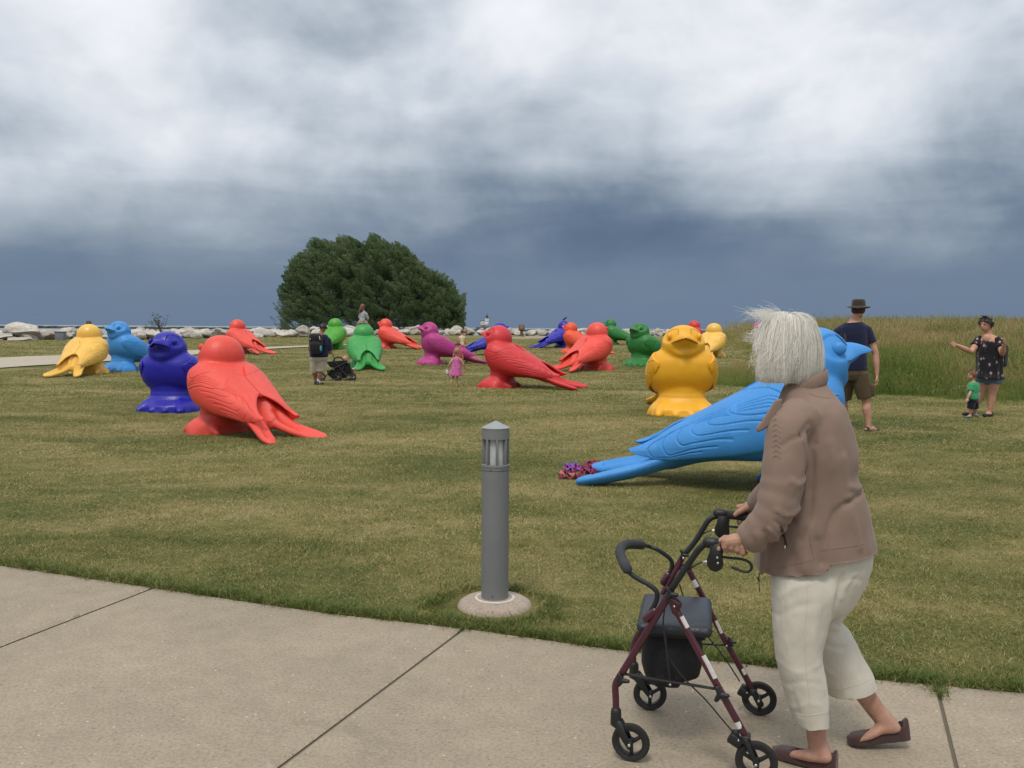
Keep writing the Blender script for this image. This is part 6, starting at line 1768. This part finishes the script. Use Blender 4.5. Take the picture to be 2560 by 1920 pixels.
# jacket
def jring(py0, xl, xr, yc, b, n=48, e=.9, tilt=None):
    out = []
    xc, a = (xl + xr) / 2, (xr - xl) / 2
    for j in range(n):
        t = 2 * math.pi * j / n; ct, st = math.cos(t), math.sin(t)
        px = xc + a * math.copysign(abs(ct) ** e, ct); y = yc + b * math.copysign(abs(st) ** e, st)
        py = py0 if tilt is None else tilt(px, py0)
        # keep the section's real width when its far side is further away
        p = Wp(px, py, yc); out.append((p.x, y, p.z))
    return out
M_FLEECE = cloth('taupe_fleece', (.255, .180, .145), .45, 7, weave=420, var=.06, sheen=.12, rough=.95, dist=.010)
A = Acc()
hem = lambda px, py: py + (0 if py < 1330 else max(0, (2060 - px) / 160) * 70 * (py - 1330) / 65)
rows = [(942, 1972, 2056, 3.12, .060), (960, 1966, 2064, 3.12, .070), (980, 1958, 2080, 3.12, .098), (1010, 1952, 2098, 3.12, .150), (1040, 1944, 2110, 3.12, .172), (1080, 1934, 2121, 3.12, .184), (1130, 1926, 2132, 3.12, .188), (1180, 1922, 2131, 3.12, .182),
        (1217, 1919, 2144, 3.12, .18), (1264, 1912, 2160, 3.12, .185), (1310, 1898, 2168, 3.12, .190), (1345, 1893, 2176, 3.12, .195), (1395, 1890, 2181, 3.12, .197)]
S = spline(rows, 4)
A.rings([jring(r[0], r[1], r[2], r[3], r[4], tilt=hem) for r in S])
# sleeves
sl = spline([tuple(Wp(2008, 1045, 3.02)), tuple(Wp(1975, 1075, 2.985)), tuple(Wp(1962, 1150, 2.955)), tuple(Wp(1954, 1225, 2.94)), tuple(Wp(1930, 1288, 2.935)), tuple(Wp(1897, 1325, 2.95)), tuple(Wp(1866, 1354, yb - .004))], 5)
rs = np.interp(np.linspace(0, 1, len(sl)), [0, .14, .3, .5, .66, .85, 1], [.082, .077, .070, .070, .064, .056, .049])
for i in range(len(sl)): rs[i] *= 1 + .045 * math.sin(i * 1.9) * (i > 12)
A.tube([tuple(p) for p in sl], rs, 24, capr=False)
sf = spline([tuple(Wp(2010, 1035, 3.24)), tuple(Wp(1975, 1070, 3.32)), tuple(Wp(1958, 1150, 3.38)), tuple(Wp(1950, 1210, 3.42)), tuple(Wp(1912, 1245, 3.43)), tuple(Wp(1893, 1260, yf))], 5)
A.tube([tuple(p) for p in sf], np.interp(np.linspace(0, 1, len(sf)), [0, .3, .6, 1], [.08, .07, .062, .045]), 20, capr=False)
me = remesh(A, .0085, 5, 'jacket')
V = getco(me); N_ = getno(me)
# folds measured along the cloth: pixel-row picture of creases turned into ridges on the surface (x, z)
def ridge(pts, wid, amp):
    global V
    Q = np.array([(Wp(a, b, 3.05).x, Wp(a, b, 3.05).z) for a, b in pts]); Q = spline(Q, 5)
    d = polydist(V[:, 0], V[:, 2], Q); m = (V[:, 1] < 3.16)
    V += N_ * (np.where(m, amp * np.exp(-(d / wid) ** 2), 0))[:, None]
for pts, wd, am in (([(1992, 1070), (2005, 1150), (2000, 1260), (1975, 1330)], .010, -.012), ([(1970, 1075), (1995, 1050), (2010, 1100)], .010, -.008), ([(2095, 1240), (2060, 1265), (2035, 1330), (2028, 1385)], .012, -.010), ([(2095, 1235), (2105, 1290), (2120, 1350)], .014, .008), ([(2080, 1130), (2085, 1180), (2095, 1235)], .014, .007),
                    ([(2095, 1240), (2130, 1230), (2142, 1222)], .009, -.009), ([(2098, 1205), (2125, 1212), (2140, 1215)], .010, .007), ([(2050, 1100), (2062, 1180), (2070, 1250)], .018, .006), ([(1940, 1180), (1958, 1190), (1985, 1182)], .009, .006), ([(1905, 1250), (1930, 1262), (1975, 1250)], .009, .008), ([(1900, 1275), (1925, 1290), (1965, 1290)], .007, -.008),
                    ([(1888, 1295), (1905, 1315), (1930, 1340)], .008, .008), ([(1878, 1300), (1888, 1325), (1905, 1350)], .007, -.007), ([(1862, 1310), (1870, 1335), (1885, 1362)], .008, .007), ([(1925, 1100), (1945, 1085), (1965, 1080)], .007, -.006), ([(2000, 1300), (1990, 1350), (1985, 1400)], .016, .007), ([(1960, 1370), (1965, 1410)], .014, -.006), ([(2015, 1330), (2022, 1385)], .01, -.008)):
    ridge(pts, wd, am)
nz = np.array([mn.fractal(Vector((v[0] * 6, v[1] * 6, v[2] * 3)), 1, 2, 3) for v in V]); V += N_ * (nz * .006)[:, None]
nz = np.array([mn.fractal(Vector((v[0] * 22, v[1] * 22, v[2] * 14)), 1, 2, 2) for v in V]); V += N_ * (nz * .0022)[:, None]
hx = np.array([Wp(p, 1400, 3.05).x for p in (1880, 2036, 2042, 2200)]); hzv = np.array([Wp(1900, 1440, 3.05).z, Wp(2036, 1408, 3.05).z, Wp(2042, 1388, 3.05).z, Wp(2185, 1371, 3.05).z])
hz_ = np.interp(V[:, 0], hx, hzv); V[:, 2] = np.maximum(V[:, 2], np.where(V[:, 0] > hx[0] - .02, hz_, -9) * 1.0) if True else V[:, 2]
setco(me, V); jk = part('jacket', me, M_FLEECE, wo)
# collar
A = Acc(); cr = []
for j in range(40):
    a = 2 * math.pi * j / 40; p = Wp(2016, 962, 3.12); cr.append((p.x + .066 * math.cos(a) - .002, 3.12 + .068 * math.sin(a), p.z + .026 * math.cos(a) + .006))
A.tube(cr, .009, 10, 3.0, side=(0, 0, 1), closed=True, capr=False); part('collar', A, M_FLEECE, wo)
A = Acc(); A.rings([[tuple(Wp(px, py, y)) for px, py in ((1956, 996), (1938, 1000), (1916, 1034), (1902, 1056), (1889, 1070), (1893, 1081), (1908, 1076), (1928, 1062), (1950, 1040))] for y in (2.985, 3.0)]); part('lapel', A, M_FLEECE, wo, .004, 3)
# hem band, zip edge, pocket, cuff seam, drawcord
A = Acc(); A.tube([Wp(1925, 1090, 3.02), Wp(1912, 1200, 3.02), Wp(1908, 1330, 3.02), Wp(1904, 1432, 3.04)], .007, 8); part('zip_edge', A, M_FLEECE, wo)
def on_jacket(px, py):
    d = ray(px, py); o = Vector((0, 0, EYE)); best = None
    ok_, loc, nrm, _ = jk.ray_cast(o - wo.location, d.normalized())
    return (loc + wo.location, nrm) if ok_ else (Wp(px, py, 2.95), Vector((0, -1, 0)))
A = Acc(); P_ = []
for t in np.linspace(0, 1, 12):
    px, py = 1950 + 16 * t + 3 * math.sin(t * 3), 1314 + 54 * t; p, n_ = on_jacket(px, py); P_.append(p + n_ * .001)
A.tube(P_, [.001] + [.0055] * 5 + [.004] * 5 + [.002], 8, .5, side=(0, 1, 0)); part('pocket_zip', A, plain('zip_tape', (.035, .028, .028), .8), wo)
A = Acc(); p, n_ = on_jacket(1964, 1367); A.ell(tuple(p + n_ * .004), (.0042, .003, .0062)); part('zip_pull', A, plain('zip_steel', (.75, .74, .70), .2, metal=1), wo)
A = Acc()
for k in range(9):
    py = 1040 + k * 13; a, n1 = on_jacket(1931 + 2 * k % 3, py); b, n2 = on_jacket(1941, py - 5); c, n3 = on_jacket(1952, py + 3)
    A.tube([a + n1 * .0008, b + n2 * .0012, c + n3 * .0008], .0008, 6, capr=False)
part('sleeve_stitching', A, M_FLEECE, wo)
A = Acc(); A.tube([Wp(1898, 1432, 2.97), Wp(1897, 1452, 2.97), Wp(1899, 1478, 2.972)], .0016, 6); A.tube([Wp(1895, 1445, 2.97), Wp(1898, 1452, 2.97)], .003, 6); part('drawcord', A, M_BLK, wo)
# trousers
M_CREAM = cloth('cream_cotton', (.60, .565, .485), .8, 9, weave=500, var=.05, sheen=.1, dist=.010)
A = Acc()
A.rings([jring(r[0], r[1], r[2], r[3], r[4]) for r in spline([(1320, 1935, 2165, 3.12, .165), (1370, 1932, 2172, 3.12, .172), (1420, 1932, 2166, 3.12, .168), (1470, 1933, 2146, 3.12, .155), (1510, 1945, 2125, 3.12, .13), (1530, 1965, 2105, 3.12, .08)], 3)])
A.rings([jring(r[0], r[1], r[2], r[3], r[4]) for r in spline([(1400, 1935, 2120, 3.05, .09), (1470, 1932, 2100, 3.035, .105), (1560, 1934, 2070, 3.03, .095), (1630, 1940, 2052, 3.03, .085), (1690, 1951, 2062, 3.03, .085), (1750, 1968, 2066, 3.035, .085), (1798, 1984, 2066, 3.04, .086), (1840, 1994, 2061, 3.04, .080)], 4)])
def lring(c, ax, r1, r2, n=36):
    c = Vector(c); ax = Vector(ax).normalized(); u = Vector((0, 1, 0)); u = (u - ax * u.dot(ax)).normalized(); w_ = ax.cross(u)
    return [tuple(c + w_ * (r1 * math.cos(t)) + u * (r2 * math.sin(t))) for t in np.arange(n) * 2 * math.pi / n]
cs = [(Wp(2092, 1420, 3.19), .105, .085), (Wp(2072, 1490, 3.20), .088, .09), (Wp(2050, 1555, 3.21), .070, .085), (Wp(2078, 1608, 3.22), .082, .085), (Wp(2102, 1660, 3.22), .086, .085), (Wp(2127, 1720, 3.22), .092, .086), (Wp(2124, 1762, 3.22), .080, .080)]
cs = spline([(*c, a, b) for c, a, b in cs], 5); R = []
for i, c in enumerate(cs):
    ax = cs[min(i + 1, len(cs) - 1)][:3] - cs[max(i - 1, 0)][:3]
    R.append(lring(c[:3], ax, c[3], c[4]))
A.rings(R)
me = remesh(A, .0085, 3, 'trousers'); V = getco(me); N_ = getno(me)
def ridge2(pts, wid, amp, ymax):
    global V
    amp = amp * .6; wid = wid * .8
    Q = spline(np.array([(Wp(a, b, 3.03).x, Wp(a, b, 3.03).z) for a, b in pts]), 5); d = polydist(V[:, 0], V[:, 2], Q)
    V += N_ * (np.where(V[:, 1] < ymax, amp * np.exp(-(d / wid) ** 2), 0))[:, None]
for pts, wd, am, ym in (([(2010, 1400), (2025, 1480), (2015, 1560), (2020, 1640)], .016, .007, 3.1), ([(2085, 1420), (2070, 1500), (2062, 1570), (2055, 1620)], .010, -.012, 3.16), ([(1940, 1480), (1965, 1455), (2000, 1440)], .012, .006, 3.1), ([(1937, 1530), (1965, 1500), (2000, 1490)], .012, -.005, 3.1), ([(1945, 1650), (1980, 1660), (2040, 1640)], .010, .003, 3.1),
                        ([(1955, 1700), (1990, 1680), (2040, 1690)], .010, -.003, 3.1), ([(2010, 1560), (2020, 1640), (2050, 1720), (2055, 1760)], .009, .006, 3.1), ([(1975, 1760), (2000, 1735), (2030, 1740)], .010, .003, 3.1), ([(1970, 1720), (1985, 1770)], .008, -.006, 3.1), ([(2060, 1600), (2090, 1590), (2125, 1600)], .012, .011, 3.4), ([(2062, 1618), (2095, 1640), (2140, 1650)], .012, -.009, 3.4),
                        ([(2070, 1590), (2100, 1575), (2115, 1580)], .008, -.007, 3.4), ([(2080, 1700), (2110, 1720)], .012, .006, 3.4), ([(2120, 1420), (2100, 1440), (2085, 1480)], .010, .007, 3.3), ([(2090, 1440), (2110, 1430), (2140, 1440)], .008, -.006, 3.3)):
    ridge2(pts, wd, am, ym)
nz = np.array([mn.fractal(Vector((v[0] * 9, v[1] * 9, v[2] * 4)), 1, 2, 3) for v in V]); V += N_ * (nz * .0022)[:, None]
nz = np.array([mn.fractal(Vector((v[0] * 26, v[1] * 26, v[2] * 18)), 1, 2, 2) for v in V]); V += N_ * (nz * .002)[:, None]
zn = Wp(2027, 1800, 3.04).z
nearleg = V[:, 1] < 3.128
V[:, 2] = np.where(nearleg, np.maximum(V[:, 2], zn + .004 * np.sin(V[:, 0] * 60)), V[:, 2])
fx0, fx1 = Wp(2064, 1736, 3.22), Wp(2190, 1710, 3.22)
fz = np.interp(V[:, 0], [fx0.x, fx1.x], [fx0.z, fx1.z]); V[:, 2] = np.where(~nearleg, np.maximum(V[:, 2], fz), V[:, 2])
setco(me, V); me.set_sharp_from_angle(angle=rad(60)); tr = part('trousers', me, M_CREAM, wo)
def seam(target, pts, r, m, name='seam', lift=.0004):
    A = Acc(); P_ = []
    for px, py in spline(np.array(pts, float), 6):
        ok_, loc, nrm, _ = target.ray_cast(Vector((0, 0, EYE)) - wo.location, ray(px, py).normalized())
        if ok_: P_.append(loc + wo.location + nrm * lift)
    if len(P_) > 3: A.tube(P_, r, 6, capr=False); part(name, A, m, wo)
seam(tr, [(2016, 1425), (2018, 1500), (2012, 1580), (2014, 1660), (2022, 1730), (2026, 1790)], .0011, M_CREAM)
seam(tr, [(1985, 1782), (2010, 1788), (2040, 1786), (2060, 1782)], .0009, M_CREAM, 'hem_stitching')
seam(tr, [(2074, 1722), (2100, 1722), (2140, 1712), (2178, 1697)], .0009, M_CREAM, 'hem_stitching')
seam(jk, [(2022, 984), (2045, 992), (2075, 996)], .0012, M_FLEECE)
seam(jk, [(2020, 1320), (2027, 1360), (2036, 1402)], .0011, M_FLEECE)
seam(jk, [(1995, 1075), (2012, 1120), (2014, 1180), (2010, 1240)], .0013, M_FLEECE)
seam(jk, [(1912, 1425), (1950, 1420), (1990, 1410), (2030, 1400)], .0010, M_FLEECE, 'hem_stitching')
seam(jk, [(2050, 1376), (2100, 1370), (2160, 1360)], .0010, M_FLEECE, 'hem_stitching')
for c, ax, r1, r2 in ():
    A = Acc(); A.tube(lring(c, ax, r1, r2, 40), .0065, 8, 2.0, side=(0, 0, 1), closed=True, capr=False); part('trouser_hem', A, M_CREAM, wo)
# ballet flats: a closed shoe with the instep cut open
M_SHOE = plain('brown_suede', (.052, .018, .016), .75, .5, 160, .25, 12, sheen=.3)
def flat_shoe(heel, toe, w_, lift, name='shoe'):
    heel, toe = Vector(heel), Vector(toe); d = (toe - heel); L = d.length; d.normalize(); s = d.cross(Vector((0, 0, 1))).normalized(); u = s.cross(d)
    n = 22; R = []; m = 28
    for i in range(n):
        t = i / (n - 1)
        hw = w_ * (.62 + .38 * math.sin(min(1, t * 1.25) * 1.57)) * (1 if t < .78 else math.sqrt(max(.02, 1 - ((t - .78) / .225) ** 2))) * (1 if t > .08 else (.75 + 3 * t))
        top = .032 * (1 - smooth(np.array(t / .34))) + .046 + (-.012 * math.sin(max(0, (t - .5) / .5) * 1.57) if t > .5 else 0)
        if t > .93: top *= .8
        bot = -.004 + .012 * math.sin(t * 3.14) * .3
        ring = []
        for j in range(m):
            a = 2 * math.pi * j / m; ca, sa = math.cos(a), math.sin(a)
            y = hw * math.copysign(abs(ca) ** .7, ca)
            z = (top * sa ** .6 if sa > 0 else bot * abs(sa) ** .4)
            if sa > 0 and .07 < t < .66: z = min(z, top * .82 + .002) if abs(ca) > .45 else top * .3   # open instep: rim only, the foot fills the middle
            ring.append(tuple(heel + d * L * t + s * y + u * (z)))
        R.append(ring)
    A = Acc(); A.rings(R); return part(name, A, M_SHOE, wo, .0045, 2)
gh = flat(2092, 1934); gt = flat(1930, 1886)
flat_shoe((gh[0], gh[1], .006), (gt[0], gt[1], .006), .040, 0)
hh_ = Wp(2274, 1844, 3.20); tt_ = flat(2118, 1864)
flat_shoe((hh_.x, 3.20, hh_.z), (tt_[0], tt_[1], .010), .038, 0)
# hair: a soft grey bob blown forward
def hair_strands():
    m = bpy.data.materials.new('grey_hair'); m.use_nodes = True; N = NT(m.node_tree)
    t = N.n('ShaderNodeAttribute', attribute_name='tone').outputs['Fac']
    c = N.ramp(t, [(0, (.34, .315, .28)), (.35, (.60, .57, .51)), (.65, (.84, .82, .76)), (1, (.95, .93, .87))])
    b = N.n('ShaderNodeBsdfPrincipled', {'Base Color': c, 'Roughness': .45, 'Specular IOR Level': .4}); tr = N.n('ShaderNodeBsdfTranslucent', {'Color': c})
    x = N.n('ShaderNodeMixShader', {0: .25, 1: b.outputs[0], 2: tr.outputs[0]}); N.n('ShaderNodeOutputMaterial', {0: x.outputs[0]})
    g = np.random.default_rng(42)
    C_ = np.array(hc) + np.array([.0, 0, -.004]); f2 = math.atan2(HF.y, HF.x)
    prof = spline([(0, .110), (.042, .105), (.074, .083), (.092, .044), (.100, -.002), (.104, -.050), (.104, -.095), (.100, -.124)], 6)
    cum = np.concatenate([[0], np.cumsum(np.hypot(*np.diff(prof, axis=0).T))]); LT = cum[-1]
    V = []; F = []; T = []
    nclump = 420
    clumps = [(g.uniform(-math.pi, math.pi), g.uniform(.0, .55), g.uniform(0, 1), g.normal(0, .22), g.uniform(-.008, .010), g.normal(0, .10)) for _ in range(nclump)]
    for k in range(17000):
        ph, s0, tn, drift, lay, le = clumps[g.integers(0, nclump)]
        ph = ph + g.normal(0, .10); s0 = max(0, s0 + g.normal(0, .06)); lay = lay + g.normal(0, .004)
        dface = abs((ph - f2 + math.pi) % (2 * math.pi) - math.pi)
        end = .94 + le * .22 + g.normal(0, .035)
        if dface < .75: end = min(end, .55 + .1 * g.uniform())
        # longer and fuller towards the camera-left side, blown by the wind
        n = 12; fly = g.uniform() < .02
        ph_d = drift * .55 + g.normal(0, .05) + (.25 * math.sin(ph * 2 + 1))
        fr1, fr2 = g.uniform(0, 6.28), g.uniform(0, 6.28); fa = g.uniform(.0002, .0014)
        P = []
        for i in range(n):
            t = i / (n - 1); s = s0 + (end - s0) * t; q = min(s, 1.0) * LT
            rho = np.interp(q, cum, prof[:, 0]); z = np.interp(q, cum, prof[:, 1])
            if s > 1: z -= (s - 1) * LT * .9
            lift = lay * (.4 + .6 * math.sin(min(1, t * 1.4) * 1.57)) + (.003 if t < .2 else 0)
            rho2 = rho + lift + fa * math.sin(t * 9 + fr1); z2 = z + fa * math.sin(t * 7 + fr2) + (lay * .6 if rho < .08 else 0)
            a = ph + ph_d * t * t
            x_ = rho2 * math.cos(a) * 1.0; y_ = rho2 * math.sin(a) * .92
            w_ = -.008 + t ** 3 * (.014 * max(0, -math.cos(a)))
            p = np.array([x_ - w_, y_, z2 - .0 + .010 * t * max(0, -math.cos(a)) * 0])
            if fly: p += np.array([-.05, .0, .035]) * t ** 1.6 * g.uniform(.5, 1.2) + g.normal(0, .002, 3)
            P.append(C_ + p)
        P = np.array(P); w0 = g.uniform(.0005, .0010); vd = np.array([0, -1, .1])
        o = len(V)
        for i in range(n):
            d = P[min(i + 1, n - 1)] - P[max(i - 1, 0)]; u = np.cross(d, (P[i] - C_) * .5 + vd * .12); u = u / (np.linalg.norm(u) + 1e-9); w_ = w0 * (1 - .75 * (i / (n - 1)) ** 2)
            V.append(P[i] - u * w_); V.append(P[i] + u * w_)
        F += [(o + 2 * i, o + 2 * i + 1, o + 2 * i + 3, o + 2 * i + 2) for i in range(n - 1)]
        tt = np.clip(.34 + .50 * tn + g.normal(0, .09), 0, 1); T += [tt] * (2 * n)
    # wind-lifted wisps over the forehead
    for k in range(190):
        a0 = Vector(C_) + Vector((-.06 + g.normal(0, .025), -.02 + g.normal(0, .03), .100 + g.normal(0, .008)))
        tip = Vector((-g.uniform(.02, .062), g.normal(0, .02), g.uniform(.0, .024))); dn = Vector((-.02 * g.uniform(), 0, -g.uniform(0, .05) if k % 3 else 0))
        P = spline([tuple(a0), tuple(a0 + tip * .45 + Vector((0, 0, .010))), tuple(a0 + tip + Vector((0, 0, .012)) + dn)], 4); o = len(V); n = len(P)
        for i, p in enumerate(P): w_ = .0007 * (1 - .8 * i / n); V.append(p - np.array([0, 0, w_])); V.append(p + np.array([0, 0, w_]))
        F += [(o + 2 * i, o + 2 * i + 1, o + 2 * i + 3, o + 2 * i + 2) for i in range(n - 1)]; T += [g.uniform(.5, 1)] * (2 * n)
    me = mesh_np('hair', np.array(V) - np.array(WBASE), F); setmat(me, m)
    at = me.attributes.new('tone', 'FLOAT', 'POINT'); at.data.foreach_set('value', np.array(T, np.float32))
    obj('hair', me, None, wo)
    # dense underlayer
    A = Acc(); R = []
    for r, z in prof[::3]:
        zz = z; R.append([tuple(C_ + np.array([(max(.002, r - .006)) * math.cos(a) - .012 * max(0, -z) / .12 * max(0, -math.cos(a)), (max(.002, r - .006)) * .92 * math.sin(a), zz - .004])) for a in np.arange(40) * math.pi / 20])
    A.rings(R); o_ = part('hair_underlayer', A, plain('hair_under', (.52, .49, .44), .6, 1.0, 90, .35, 45), wo)
hair_strands()
